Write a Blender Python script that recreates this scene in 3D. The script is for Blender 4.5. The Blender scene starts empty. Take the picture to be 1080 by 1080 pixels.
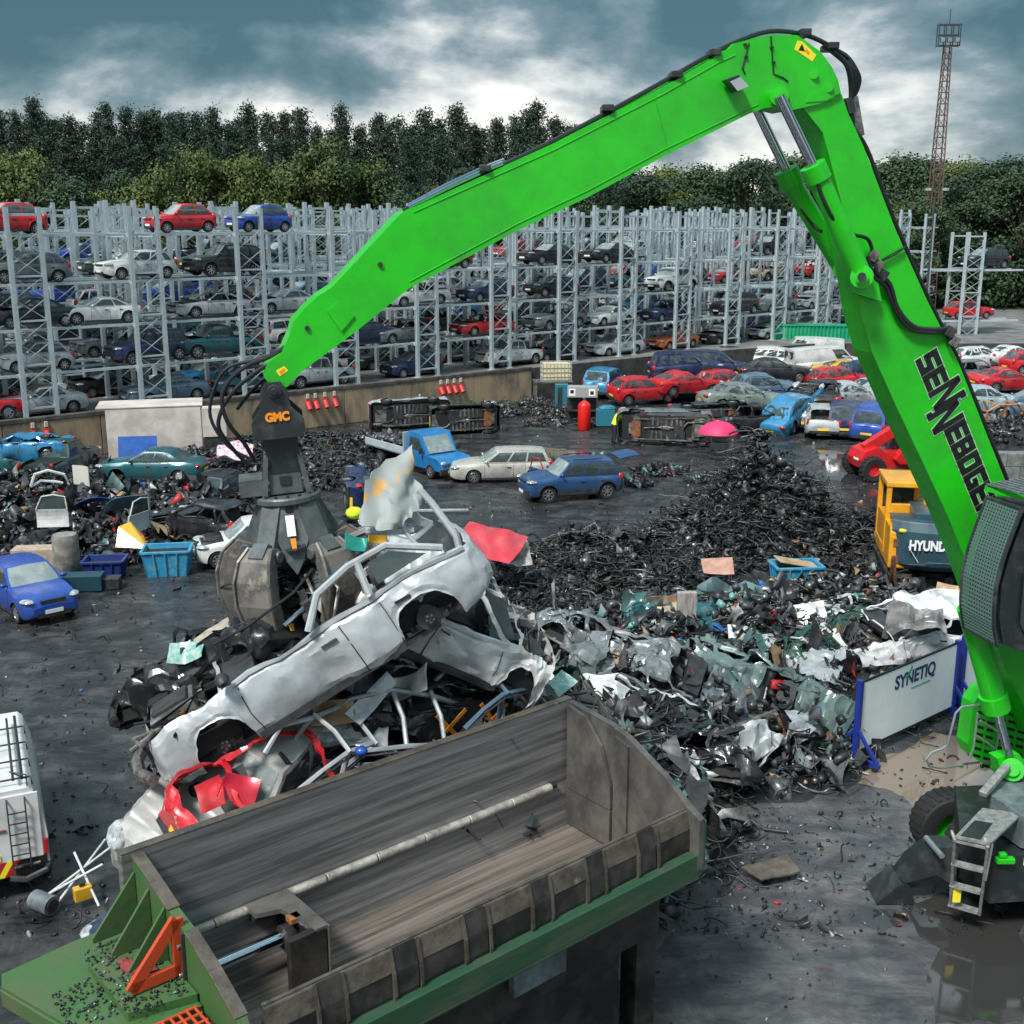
import bpy, bmesh, math, random
import numpy as np
from mathutils import Vector, Matrix, Euler, noise

rnd = random.Random(7)
C = bpy.context.scene.collection
PI = math.pi
# ---------------------------------------------------------------- camera
FPX = 1230.0
PITCH = math.radians(14.06)
CH = 11.5
cp, sp = math.cos(PITCH), math.sin(PITCH)
cam_d = bpy.data.cameras.new('camera')
cam = bpy.data.objects.new('camera', cam_d)
C.objects.link(cam)
cam.location = (0, 0, CH)
cam.rotation_euler = (PI/2 - PITCH, 0, 0)
cam_d.sensor_fit = 'HORIZONTAL'
cam_d.sensor_width = 36
cam_d.lens = 36*FPX/1080
cam_d.clip_start = 0.1
cam_d.clip_end = 3000
bpy.context.scene.camera = cam

def ray(px, py):
    dx = (px-540)/FPX; dy = (540-py)/FPX
    return Vector((dx, cp+dy*sp, -sp+dy*cp))
def atz(px, py, z):            # point at depth z along the camera axis
    return Vector((0, 0, CH)) + ray(px, py)*z
def ath(px, py, h=0.0):        # point at height h
    r = ray(px, py)
    return Vector((0, 0, CH)) + r*((h-CH)/r.z)

# ---------------------------------------------------------------- materials
MATS = {}
def _new(name):
    m = bpy.data.materials.new(name); m.use_nodes = True
    nt = m.node_tree
    return m, nt, nt.nodes['Principled BSDF']
def mat(name, col, rough=0.6, metal=0.0, col2=None, scale=3.0, detail=4.0, bump=0.0, bscale=None,
        rough2=None, coat=0.0, emit=None, stretch=None, lo=0.4, hi=0.6, spec=None, island=0.0, third=None):
    if name in MATS: return MATS[name]
    m, nt, b = _new(name)
    N, L = nt.nodes, nt.links
    b.inputs['Base Color'].default_value = (*col, 1)
    b.inputs['Roughness'].default_value = rough
    b.inputs['Metallic'].default_value = metal
    if spec is not None: b.inputs['Specular IOR Level'].default_value = spec
    if coat: b.inputs['Coat Weight'].default_value = coat; b.inputs['Coat Roughness'].default_value = 0.08
    tc = N.new('ShaderNodeTexCoord'); vec = tc.outputs['Object']
    if stretch:
        mp = N.new('ShaderNodeMapping'); mp.inputs['Scale'].default_value = stretch
        L.new(vec, mp.inputs[0]); vec = mp.outputs[0]
    cur = None
    if col2 is not None:
        n = N.new('ShaderNodeTexNoise'); n.inputs['Scale'].default_value = scale; n.inputs['Detail'].default_value = detail
        n.inputs['Roughness'].default_value = 0.65
        L.new(vec, n.inputs['Vector'])
        r = N.new('ShaderNodeValToRGB'); r.color_ramp.elements[0].position = lo; r.color_ramp.elements[1].position = hi
        r.color_ramp.elements[0].color = (*col, 1); r.color_ramp.elements[1].color = (*col2, 1)
        L.new(n.outputs['Fac'], r.inputs[0]); cur = r.outputs[0]
        if third:
            e = r.color_ramp.elements.new(min(.98, hi+.1)); e.color = (*third, 1)
        if rough2 is not None:
            mr = N.new('ShaderNodeMapRange'); mr.inputs[1].default_value = lo; mr.inputs[2].default_value = hi
            mr.inputs[3].default_value = rough; mr.inputs[4].default_value = rough2
            L.new(n.outputs['Fac'], mr.inputs[0]); L.new(mr.outputs[0], b.inputs['Roughness'])
    if island:
        g = N.new('ShaderNodeNewGeometry')
        hs = N.new('ShaderNodeHueSaturation')
        mr = N.new('ShaderNodeMapRange'); mr.inputs[3].default_value = 1-island; mr.inputs[4].default_value = 1+island
        L.new(g.outputs['Random Per Island'], mr.inputs[0]); L.new(mr.outputs[0], hs.inputs['Value'])
        if cur: L.new(cur, hs.inputs['Color'])
        else: hs.inputs['Color'].default_value = (*col, 1)
        cur = hs.outputs[0]
    if cur: L.new(cur, b.inputs['Base Color'])
    if bump:
        n2 = N.new('ShaderNodeTexNoise'); n2.inputs['Scale'].default_value = bscale or scale*3; n2.inputs['Detail'].default_value = 4
        L.new(vec, n2.inputs['Vector'])
        bp = N.new('ShaderNodeBump'); bp.inputs['Strength'].default_value = bump; bp.inputs['Distance'].default_value = 0.03
        L.new(n2.outputs['Fac'], bp.inputs['Height']); L.new(bp.outputs[0], b.inputs['Normal'])
    if emit:
        b.inputs['Emission Color'].default_value = (*emit[:3], 1); b.inputs['Emission Strength'].default_value = emit[3]
    MATS[name] = m
    return m
def paint(key, col):           # car paint: a little road dirt, clear coat
    k = 'paint_'+key
    if k in MATS: return MATS[k]
    m = mat(k, col, rough=0.32, metal=0.15, col2=tuple(c*0.5+0.018 for c in col), scale=1.9, detail=9, lo=.42, hi=.70, rough2=.65, coat=.4, bump=.12, bscale=2.2)
    return m
PAINT = dict(silver=(.44,.465,.48), white=(.70,.71,.70), black=(.012,.014,.018), grey=(.16,.18,.19), red=(.55,.012,.02),
    blue=(.015,.07,.36), navy=(.012,.025,.09), teal=(.012,.10,.12), lightblue=(.03,.22,.42), darkgreen=(.02,.07,.05), orange=(.55,.12,.02),
    darkred=(.18,.01,.02), yellow=(.75,.42,.02), beige=(.5,.45,.36), skyblue=(.015,.18,.55), brown=(.2,.10,.05), steelblue=(.10,.17,.24))
def P(k): return paint(k, PAINT[k])

M = {}
M['trim'] = mat('black_trim', (.018,.019,.021), .55, col2=(.04,.042,.045), scale=4)
M['under'] = mat('underbody', (.012,.012,.013), .8)
M['glass'] = mat('car_glass', (.035,.05,.052), .06, col2=(.07,.09,.09), scale=2.5, rough2=.2, lo=.45, hi=.7, spec=.8)
M['screen'] = mat('pale_glass', (.17,.21,.21), .14, col2=(.30,.33,.32), scale=2.5, rough2=.4, lo=.4, hi=.7, spec=.8)  # windscreens, coloured paler than the other car glass
M['tyre'] = mat('tyre_rubber', (.014,.014,.015), .75, bump=.2, scale=20)
M['rim'] = mat('alloy_rim', (.45,.46,.47), .35, metal=.8)
M['steelrim'] = mat('black_rim', (.03,.03,.032), .5, metal=.3)
M['lens'] = mat('lamp_lens', (.42,.45,.46), .08, col2=(.2,.22,.23), scale=9, spec=.9)
M['red_lens'] = mat('red_lens', (.42,.012,.012), .15, spec=.8)
M['plate_w'] = mat('white_plate', (.75,.75,.72), .5)
M['plate_y'] = mat('yellow_plate', (.8,.5,.05), .5)
M['seat'] = mat('seat_cloth', (.03,.03,.033), .9, col2=(.06,.058,.055), scale=6)
M['metal_raw'] = mat('bare_metal', (.30,.30,.29), .45, metal=.75, col2=(.10,.085,.07), scale=5, rough2=.75)
M['steel_gal'] = mat('galvanised_steel', (.47,.54,.565), .5, metal=.15, col2=(.36,.43,.455), scale=2.2, lo=.35, hi=.7, bump=.08)
M['rust'] = mat('rusted_steel', (.16,.06,.025), .8, metal=.2, col2=(.32,.12,.04), scale=6)
M['green'] = mat('lime_green_paint', (.014,.52,.008), .30, col2=(.016,.40,.012), scale=1.3, detail=14, lo=.42, hi=.62, rough2=.55, coat=.2, bump=.06, bscale=2, third=(.05,.26,.03))
M['hose'] = mat('hose_rubber', (.012,.014,.016), .38)
M['chrome'] = mat('polished_rod', (.42,.47,.52), .14, metal=1)
M['black_paint'] = mat('black_paint', (.018,.022,.024), .35, col2=(.05,.055,.055), scale=3, lo=.5, hi=.75, rough2=.6)
M['grab'] = mat('grab_steel', (.13,.15,.155), .42, metal=.35, col2=(.07,.078,.08), scale=2.6, lo=.38, hi=.62, rough2=.65, bump=.25, bscale=9, third=(.12,.10,.085))
M['tine'] = mat('worn_tine_steel', (.225,.205,.18), .48, metal=.3, col2=(.11,.105,.10), scale=2.2, lo=.42, hi=.58, bump=.4, bscale=7, third=(.32,.28,.22))
M['track'] = mat('muddy_track_steel', (.10,.095,.09), .6, metal=.3, col2=(.045,.042,.04), scale=4, bump=.3)

# ---------------------------------------------------------------- mesh builder
class MB:
    def __init__(s): s.v = []; s.f = []; s.m = []; s.mats = []
    def mi(s, m):
        if m not in s.mats: s.mats.append(m)
        return s.mats.index(m)
    def add(s, vs, fs, m=None, T=None):
        k = s.mi(m); b = len(s.v)
        for v in vs:
            v = Vector(v)
            if T is not None: v = T @ v
            s.v.append(v[:])
        for f in fs: s.f.append(tuple(b+i for i in f)); s.m.append(k)
    def box(s, c, d, m=None, T=None, R=None, taper=1.0):
        x, y, z = d[0]/2, d[1]/2, d[2]/2
        vs = [Vector((a*x*(taper if g > 0 else 1), b*y*(taper if g > 0 else 1), g*z)) for a in (-1,1) for b in (-1,1) for g in (-1,1)]
        if R is not None: vs = [R @ v for v in vs]
        vs = [v+Vector(c) for v in vs]
        s.add(vs, [(0,1,3,2),(4,6,7,5),(0,4,5,1),(2,3,7,6),(0,2,6,4),(1,5,7,3)], m, T)
    def bar(s, a, b, w, h=None, m=None, up=(0,0,1), T=None):
        a = Vector(a); b = Vector(b); h = h or w
        d = (b-a); L = d.length
        if L < 1e-6: return
        d.normalize(); u = Vector(up)
        if abs(d.dot(u)) > .98: u = Vector((1,0,0)) if abs(d.x) < .9 else Vector((0,1,0))
        sd = d.cross(u).normalized(); u = sd.cross(d)
        vs = []
        for p in (a, b):
            for (i, j) in ((-1,-1),(1,-1),(1,1),(-1,1)): vs.append(p+sd*i*w/2+u*j*h/2)
        s.add(vs, [(0,1,2,3),(7,6,5,4),(0,4,5,1),(1,5,6,2),(2,6,7,3),(3,7,4,0)], m, T)
    def tube(s, pts, r, n=8, m=None, T=None, cap=True):
        pts = [Vector(p) for p in pts]; k = len(pts)
        rs = r if isinstance(r, (list, tuple)) else [r]*k
        vs = []; prev = None
        for i, p in enumerate(pts):
            d = (pts[min(i+1,k-1)]-pts[max(i-1,0)])
            d = d.normalized() if d.length > 1e-9 else Vector((0,0,1))
            if prev is None:
                u = Vector((0,0,1)) if abs(d.z) < .9 else Vector((1,0,0))
                u = (u-d*u.dot(d)).normalized()
            else:
                u = prev-d*prev.dot(d)
                u = u.normalized() if u.length > 1e-6 else Vector((1,0,0))
            prev = u; w = d.cross(u)
            for j in range(n):
                a = 2*PI*j/n
                vs.append(p+(u*math.cos(a)+w*math.sin(a))*rs[i])
        fs = [(i*n+j, i*n+(j+1)%n, (i+1)*n+(j+1)%n, (i+1)*n+j) for i in range(k-1) for j in range(n)]
        if cap: fs += [tuple(range(n-1,-1,-1)), tuple((k-1)*n+j for j in range(n))]
        s.add(vs, fs, m, T)
    def cyl(s, a, b, r, n=16, m=None, T=None, r2=None):
        s.tube([a, b], [r, r if r2 is None else r2], n, m, T)
    def lathe(s, prof, n=20, m=None, T=None):      # prof (r, y): around the y axis
        vs = [(r*math.cos(2*PI*j/n), y, r*math.sin(2*PI*j/n)) for (r, y) in prof for j in range(n)]
        k = len(prof)
        s.add(vs, [(i*n+j, i*n+(j+1)%n, (i+1)*n+(j+1)%n, (i+1)*n+j) for i in range(k-1) for j in range(n)], m, T)
    def ell(s, c, d, m=None, T=None, n=10, k=6, R=None):
        vs = []; c = Vector(c)
        for i in range(k+1):
            th = PI*i/k
            for j in range(n):
                ph = 2*PI*j/n
                v = Vector((d[0]*math.sin(th)*math.cos(ph), d[1]*math.sin(th)*math.sin(ph), d[2]*math.cos(th)))
                if R is not None: v = R @ v
                vs.append(c+v)
        s.add(vs, [(i*n+j, (i+1)*n+j, (i+1)*n+(j+1)%n, i*n+(j+1)%n) for i in range(k) for j in range(n)], m, T)
    def prism(s, pts, nvec, t, m=None, T=None, msides=None):   # polygon pts extruded by nvec*t
        pts = [Vector(p) for p in pts]; n = len(pts); o = Vector(nvec)*t
        s.add(pts+[p+o for p in pts], [tuple(range(n)), tuple(range(2*n-1, n-1, -1))], m, T)
        s.add(pts+[p+o for p in pts], [(i, i+n, (i+1)%n+n, (i+1)%n) for i in range(n)], msides or m, T)
    def grid(s, fn, nu, nv, m=None, T=None, skip=None):
        vs = [fn(i/nu, j/nv) for i in range(nu+1) for j in range(nv+1)]
        fs = [(i*(nv+1)+j, (i+1)*(nv+1)+j, (i+1)*(nv+1)+j+1, i*(nv+1)+j+1) for i in range(nu) for j in range(nv) if not (skip and skip(i, j))]
        s.add(vs, fs, m, T)
    def sheet(s, fn, nu, nv, t, m=None):           # a curved plate with a real thickness
        top = [[Vector(fn(i/nu, j/nv)) for j in range(nv+1)] for i in range(nu+1)]
        vs = []; 
        for i in range(nu+1):
            for j in range(nv+1):
                a = top[min(i+1,nu)][j]-top[max(i-1,0)][j]; b = top[i][min(j+1,nv)]-top[i][max(j-1,0)]
                nn = a.cross(b); nn = nn.normalized() if nn.length > 1e-9 else Vector((0,0,1))
                vs.append(top[i][j]); vs.append(top[i][j]-nn*t)
        q = lambda i, j, k: (i*(nv+1)+j)*2+k
        fs = []
        for i in range(nu):
            for j in range(nv):
                fs.append((q(i,j,0), q(i+1,j,0), q(i+1,j+1,0), q(i,j+1,0)))
                fs.append((q(i,j,1), q(i,j+1,1), q(i+1,j+1,1), q(i+1,j,1)))
        for i in range(nu):
            fs.append((q(i,0,0), q(i,0,1), q(i+1,0,1), q(i+1,0,0))); fs.append((q(i,nv,0), q(i+1,nv,0), q(i+1,nv,1), q(i,nv,1)))
        for j in range(nv):
            fs.append((q(0,j,0), q(0,j+1,0), q(0,j+1,1), q(0,j,1))); fs.append((q(nu,j,0), q(nu,j,1), q(nu,j+1,1), q(nu,j+1,0)))
        s.add(vs, fs, m)
    def mesh(s, name, smooth=False, bevel=0):
        me = bpy.data.meshes.new(name)
        me.from_pydata(s.v, [], s.f)
        for m in s.mats: me.materials.append(m if m is not None else M['trim'])
        me.polygons.foreach_set('material_index', s.m)
        if smooth:
            me.polygons.foreach_set('use_smooth', [True]*len(s.f))
            try: me.set_sharp_from_angle(angle=math.radians(smooth if smooth is not True else 40))
            except Exception: pass
        me.update()
        return me
    def obj(s, name, parent=None, smooth=False, bevel=0):
        me = s.mesh(name, smooth)
        o = bpy.data.objects.new(name, me); C.objects.link(o)
        if bevel:
            bm = o.modifiers.new('bevel', 'BEVEL'); bm.width = bevel; bm.segments = 2; bm.limit_method = 'ANGLE'; bm.angle_limit = math.radians(40)
        if parent is not None: o.parent = parent
        return o
def one(name, m, fn, parent=None, smooth=False, bevel=0):
    b = MB(); fn(b); 
    o = b.obj(name, parent, smooth, bevel); return o

def tag(o, label, cat, group=None, kind=None):
    if label: o['label'] = label
    if cat: o['category'] = cat
    if group: o['group'] = group
    if kind: o['kind'] = kind
    return o
def thing(name, label, cat, loc=(0,0,0), rot=(0,0,0), group=None):
    o = bpy.data.objects.new(name, None); C.objects.link(o)
    o.empty_display_size = .2
    o.location = loc; o.rotation_euler = rot
    return tag(o, label, cat, group)
def copy_tree(o, parent=None):
    c = o.copy(); C.objects.link(c)
    if parent is not None: c.parent = parent
    for ch in CH_OF.get(o.name, list(o.children)): copy_tree(ch, c)
    return c
CH_OF = {}
def lerp(a, b, t): return a+(b-a)*t
def sstep(a, b, x):
    t = max(0, min(1, (x-a)/(b-a))); return t*t*(3-2*t)
def Rz(a): return Matrix.Rotation(a, 4, 'Z')
M['pan'] = mat('floor_pan_grey', (.20,.20,.185), .7, metal=.2, col2=(.07,.065,.06), scale=3)
# ---------------------------------------------------------------- cars (x forward, z up, origin on the ground under the centre)
KIND = {
 'hatch':  dict(L=4.0,W=1.70,H=1.46,wb=2.50,r=.30,gc=.20,cowl=.82,cz=.96,rf=.08,rb=-1.42,base=-1.86,deck=.92,wins=[(.05,.40),(.44,.74),(.78,.95)],word='hatchback'),
 'small':  dict(L=3.55,W=1.63,H=1.48,wb=2.30,r=.29,gc=.19,cowl=.80,cz=.94,rf=.12,rb=-1.15,base=-1.64,deck=.90,wins=[(.05,.52),(.57,.93)],word='small hatchback'),
 'saloon': dict(L=4.6,W=1.78,H=1.42,wb=2.70,r=.31,gc=.18,cowl=.92,cz=.93,rf=.12,rb=-.98,base=-1.62,deck=.96,wins=[(.05,.44),(.48,.84)],word='saloon'),
 'estate': dict(L=4.7,W=1.78,H=1.46,wb=2.72,r=.31,gc=.18,cowl=1.0,cz=.93,rf=.22,rb=-1.98,base=-2.24,deck=.90,wins=[(.05,.33),(.36,.62),(.65,.94)],word='estate car'),
 'suv':    dict(L=4.33,W=1.80,H=1.70,wb=2.63,r=.36,gc=.27,cowl=.92,cz=1.10,rf=.30,rb=-1.72,base=-2.02,deck=1.02,wins=[(.05,.37),(.40,.68),(.72,.94)],word='off-roader'),
 'mpv':    dict(L=4.3,W=1.78,H=1.66,wb=2.65,r=.31,gc=.20,cowl=1.22,cz=1.02,rf=.35,rb=-1.80,base=-2.05,deck=.95,wins=[(.06,.35),(.38,.63),(.66,.94)],word='people carrier'),
 'pickup': dict(L=5.1,W=1.80,H=1.74,wb=3.0,r=.37,gc=.30,cowl=1.02,cz=1.12,rf=.45,rb=-.62,base=-.86,deck=1.06,wins=[(.06,.48),(.53,.92)],word='pickup truck'),
 'van':    dict(L=4.9,W=1.88,H=1.98,wb=3.0,r=.33,gc=.22,cowl=1.72,cz=1.22,rf=1.0,rb=-2.30,base=-2.40,deck=1.1,wins=[(.03,.26)],word='panel van'),
 'coupe':  dict(L=4.4,W=1.76,H=1.32,wb=2.6,r=.31,gc=.17,cowl=.70,cz=.90,rf=-.08,rb=-.95,base=-1.72,deck=.92,wins=[(.06,.56),(.6,.86)],word='coupe'),
}
def car_fns(k):
    s = KIND[k]; L2 = s['L']/2; W2 = s['W']/2; ax = (s['wb']/2-.05, -s['wb']/2-.05)
    def half(x):
        t = abs(x)/L2
        return W2*(1-.045*t**3) - (.20*max(0,(t-.86)/.14)**2.2)*(1 if x > 0 else .75)
    def ztop(x):
        if x >= s['cowl']:
            t = (x-s['cowl'])/(L2-s['cowl']); z = s['cz']-.15*t**1.4
            return z-.24*max(0,(t-.84)/.16)**2
        if x <= s['base']:
            t = (s['base']-x)/max(.05,(L2+s['base'])); return s['deck']-(.04+.18*(t**4))*t - .06*max(0,(t-.8)/.2)
        t = (x-s['base'])/(s['cowl']-s['base']); return lerp(s['deck'], s['cz'], t**.8)
    def zbot(x):
        t = abs(x)/L2; return s['gc']+.13*max(0,(t-.82)/.18)**1.5
    ra = s['r']+.055
    def arch(x):
        z = -1
        for a in ax:
            d = ra*ra-(x-a)**2
            if d > 0: z = max(z, s['r']+math.sqrt(d))
        return z
    return s, L2, W2, ax, half, ztop, zbot, ra, arch
def side_pts(k, x):
    s, L2, W2, ax, half, ztop, zbot, ra, arch = car_fns(k)
    w = half(x); zt = ztop(x); zl = zbot(x); za = arch(x); fl = 0
    if za > zl: zl = za; fl = .022*min(1,(za-zbot(x))/.2)
    zs = zt-.10
    zl = min(zl, zs-.04)
    low = .93 if za < zbot(x) else 1.0
    return [(w*low+fl, zl), (w*.985+fl, lerp(zl,zs,.16)), (w+fl*.6, lerp(zl,zs,.5)), (w*.99, lerp(zl,zs,.8)), (w*.965, zs), (w*.90, zt-.015), (w*.5, zt+.025), (0, zt+.04)]
def roof_fns(k):
    s, L2, W2, ax, half, ztop, zbot, ra, arch = car_fns(k)
    wb = W2*.925; wr = W2*(.74 if s['H'] < 1.6 else .80)
    if k == 'van': wr = W2*.88
    zr = lambda u: s['H']-.05-.09*(u-.35)**2/.42*.6
    zbelt = lambda x: ztop(x)-.02
    def Sd(sg):
        def f(u, v, off=0.0):
            x0 = lerp(s['cowl']-.14, s['rf']-.05, v); x1 = lerp(s['base']+.06, s['rb']+.03, v)
            x = lerp(x0, x1, u); y = lerp(wb, wr, v)+.035*math.sin(PI*v)+off
            # plan taper of the greenhouse to the rear
            y *= 1-.05*max(0, u-.5)*2
            return Vector((x, sg*y, lerp(zbelt(x), zr(u), v)+off*.3))
        return f
    def Wn(q, v, off=0.0):
        a = Sd(1)(0, v); y = a.y*q
        return Vector((a.x+(.14*(1-v)+.05*v)*(1-q*q)+off, y, a.z+.045*(1-q*q)*v+.02*(1-v)*(1-q*q)+off*.5))
    def Rr(q, v, off=0.0):
        a = Sd(1)(1, v); y = a.y*q
        return Vector((a.x-(.07*(1-v)+.03*v)*(1-q*q)-off, y, a.z+.045*(1-q*q)*v+off*.4))
    def Rf(q, u):
        a = Sd(1)(u, 1); f = Wn(q,1) if u < 1e-6 else None
        x = a.x+lerp(.05,-.03,u)*(1-q*q)
        return Vector((x, a.y*q, a.z+.045*(1-q*q)+.012*math.sin(PI*u)))
    return Sd, Wn, Rr, Rf
CARM = {}
def car_mesh(k, hollow=False, nobonnet=False, doors=(), nohatch=False, noroof=False, bare=False):
    """meshes of one kind of car: list of (part name, mesh, location, children)"""
    key = (k, hollow, nobonnet, tuple(doors), nohatch, noroof, bare)
    if key in CARM: return CARM[key]
    s, L2, W2, ax, half, ztop, zbot, ra, arch = car_fns(k)
    Sd, Wn, Rr, Rf = roof_fns(k)
    pm = P('silver')
    xs = set([-L2, L2, -L2+.03, L2-.03, -L2+.09, L2-.09, -L2+.18, L2-.18, s['cowl'], s['base'], s['cowl']-.2])
    x = -L2+.3
    while x < L2-.2: xs.add(round(x,3)); x += .22
    for a in ax:
        for j in range(-8, 9): xs.add(round(a+ra*math.sin(j/8*PI/2), 4))
        xs.add(a+ra+.012); xs.add(a-ra-.012)
    xs = sorted(x for x in xs if -L2 <= x <= L2)
    xs = [x for i, x in enumerate(xs) if i == 0 or x-xs[i-1] > .008]
    b = MB(); n = 8
    rows = [side_pts(k, x) for x in xs]
    vs = []
    for x, r in zip(xs, rows):
        vs += [(x, y, z) for y, z in r]+[(x, -y, z) for y, z in reversed(r[:-1])]
    m = 15; fs = []
    for i in range(len(xs)-1):
        xm = (xs[i]+xs[i+1])/2
        for j in range(m-1):
            jj = j if j < 7 else 13-j
            if jj >= 5:
                if (hollow or k == 'pickup' and xm < s['base']) and xm < s['cowl'] and (xm > s['base'] or (k == 'pickup' and xm > -L2+.06)): continue
                if nobonnet and s['cowl']+.05 < xm < L2-.16: continue
                if nohatch and xm < s['base']: continue
            if 0 < jj < 5:
                sg = 1 if j < 7 else -1
                if any(q == sg and a < xm < c for q, a, c in doors): continue
            fs.append((i*m+j, (i+1)*m+j, (i+1)*m+j+1, i*m+j+1))
    fs.append(tuple(range(m-1, -1, -1))); e = (len(xs)-1)*m
    fs.append(tuple(e+j for j in range(m)))
    b.add(vs, fs, pm)
    if k == 'pickup':      # bed floor and front wall of the bed
        b.box((lerp(-L2,s['base'],.5), 0, .62), (L2+s['base']-.1, W2*1.7, .03), pm)
        b.box((s['base']-.02, 0, .85), (.03, W2*1.75, .46), pm)
    if not hollow:
        for sg in (1, -1): b.grid(lambda u, v: Sd(sg)(u, v), 10, 4, pm)
        b.grid(lambda u, v: Wn(u*2-1, v), 8, 3, pm); b.grid(lambda u, v: Rr(u*2-1, v), 8, 3, pm)
        b.grid(lambda u, v: Rf(u*2-1, v), 8, 6, pm)
    else:
        if not noroof: b.sheet(lambda u, v: Rf(u*2-1, v), 8, 6, .035, pm)
        for sg in (1, -1):
            f = Sd(sg)
            if bare and sg == 1:
                for q in range(5): b.bar(f(q/5, 0), f((q+1)/5, 0), .07, .05, pm)
                continue
            for (u0, wd) in [(0.0,.055)]+[((s['wins'][i][1]+s['wins'][i+1][0])/2,.06) for i in range(len(s['wins'])-1)]+[(.99,.09)]:
                for q in range(3): b.bar(f(u0, q/3), f(u0, (q+1)/3), .05, wd, pm, up=(1,0,0))
            for q in range(5): b.bar(f(q/5, 1), f((q+1)/5, 1), .06, .05, pm)
            for q in range(5): b.bar(f(q/5, 0), f((q+1)/5, 0), .07, .05, pm)
        for q in range(0 if bare else 6):
            b.bar(Rf(q/3-1, 0), Rf((q+1)/3-1, 0), .07, .04, pm); b.bar(Rf(q/3-1, 1), Rf((q+1)/3-1, 1), .07, .04, pm)
    body = b.mesh('body', 38)
    parts = [('body', body, (0,0,0), [])]
    # glass
    def win(fn, u0, u1, v0, v1, nu, nv, mt, nm):
        w = MB(); w.grid(lambda a, c: fn(lerp(u0,u1,a), lerp(v0,v1,c), .006), nu, nv, mt)
        return (nm, w.mesh(nm, 60), (0,0,0), [])
    if not hollow:
        parts.append(win(lambda u, v, o: Wn(u*2-1, v, o), .05, .95, .05, .95, 8, 3, M['screen'], 'windscreen'))
        if k not in ('van',): parts.append(win(lambda u, v, o: Rr(u*2-1, v, o), .08, .92, .12, .90, 8, 3, M['glass'], 'rear_window'))
        else:
            for c in (.08, .54): parts.append(win(lambda u, v, o: Rr(u*2-1, v, o), c, c+.38, .3, .85, 3, 3, M['glass'], 'rear_window'))
        for (u0, u1) in s['wins']:
            for sg in (1, -1): parts.append(win(Sd(sg), u0, u1, .10, .88, 4, 3, M['glass'], 'side_window'))
    # underside with pan, sills, tank, exhaust, axles
    b = MB()
    b.box((0,0,s['gc']+.17), (s['L']-.5, W2*1.34, .3 if not hollow else .18), M['under'])
    if not hollow: b.box((0,0,(s['gc']+.2+s['cz']-.15)/2), (s['L']-.45, W2*1.2, s['cz']-.35-s['gc']), M['under'])
    gr = M['metal_raw']; z0 = s['gc']
    b.box((-.1,.33,z0), (2.0,.5,.05), M['trim']); b.box((-.1,-.33,z0), (2.0,.5,.05), M['trim'])
    b.tube([(1.1,.05,z0),(.2,.02,z0-.02),(-.9,.05,z0),(-1.2,.3,z0),(-L2+.15,.45,z0+.06)], .045, 7, gr)
    b.ell((-.1,.03,z0),(.35,.14,.07), gr); b.ell((-L2+.45,.42,z0+.04),(.3,.14,.09), gr)
    b.box((-.75,-.2,z0+.0), (.55,.75,.14), M['trim'])
    for a in ax: b.cyl((a,-W2+.2,s['r']),(a,W2-.2,s['r']), .05, 7, gr)
    b.box((ax[0],0,z0+.03),(.45,.8,.1), M['rust']); b.box((ax[0]+.15,0,z0+.12),(.5,.6,.25), M['metal_raw'])
    for q in range(7):
        for sg in (-1,1): b.box((-.85+q*.24,sg*.36,z0-.035),(.09,.46,.03), M['pan'])
    for sg in (-1,1):
        b.bar((-1.5,sg*.55,z0-.01),(1.5,sg*.50,z0-.01), .07,.06, M['pan']); b.box((ax[0],sg*.5,z0+.05),(.3,.3,.08), M['metal_raw']); b.box((ax[1],sg*.48,z0+.05),(.5,.12,.08), M['metal_raw'])
        b.cyl((ax[0]+.1,sg*.55,.3),(ax[0]+.1,sg*.55,.75),.05,6,M['rust'])
    b.box((ax[1]-.35,-.05,z0+.05),(.62,.62,.10), M['pan'])
    parts.append(('underbody', b.mesh('underbody'), (0,0,0), []))
    if hollow:
        def seat(cx, cy, wd):
            q = MB(); q.box((cx,cy,.48),(.5,wd,.16), M['seat']); q.box((cx-.27,cy,.80),(.13,wd*.95,.6), M['seat'], taper=.86)
            for yy in ([cy] if wd < .7 else [cy-.35, cy+.35]): q.box((cx-.3,yy,1.16),(.09,.25,.17), M['seat'])
            return q.mesh('seat')
        parts += [('seat', seat(.02,.37,.48), (0,0,0), []), ('seat', seat(.02,-.37,.48), (0,0,0), []), ('rear_seat', seat(-.85,0,1.25), (0,0,0), [])]
        q = MB(); q.box((s['cowl']-.22,0,s['cz']-.16),(.36,W2*1.6,.26), M['trim']); q.tube([(s['cowl']-.45,-.37+.18*math.cos(t*PI/6),s['cz']-.05+.18*math.sin(t*PI/6)) for t in range(13)], .015, 5, M['trim'])
        q.cyl((s['cowl']-.45,-.37,s['cz']-.05),(s['cowl']-.2,-.37,s['cz']-.12), .03, 6, M['trim'])
        parts.append(('dashboard', q.mesh('dashboard'), (0,0,0), []))
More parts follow.
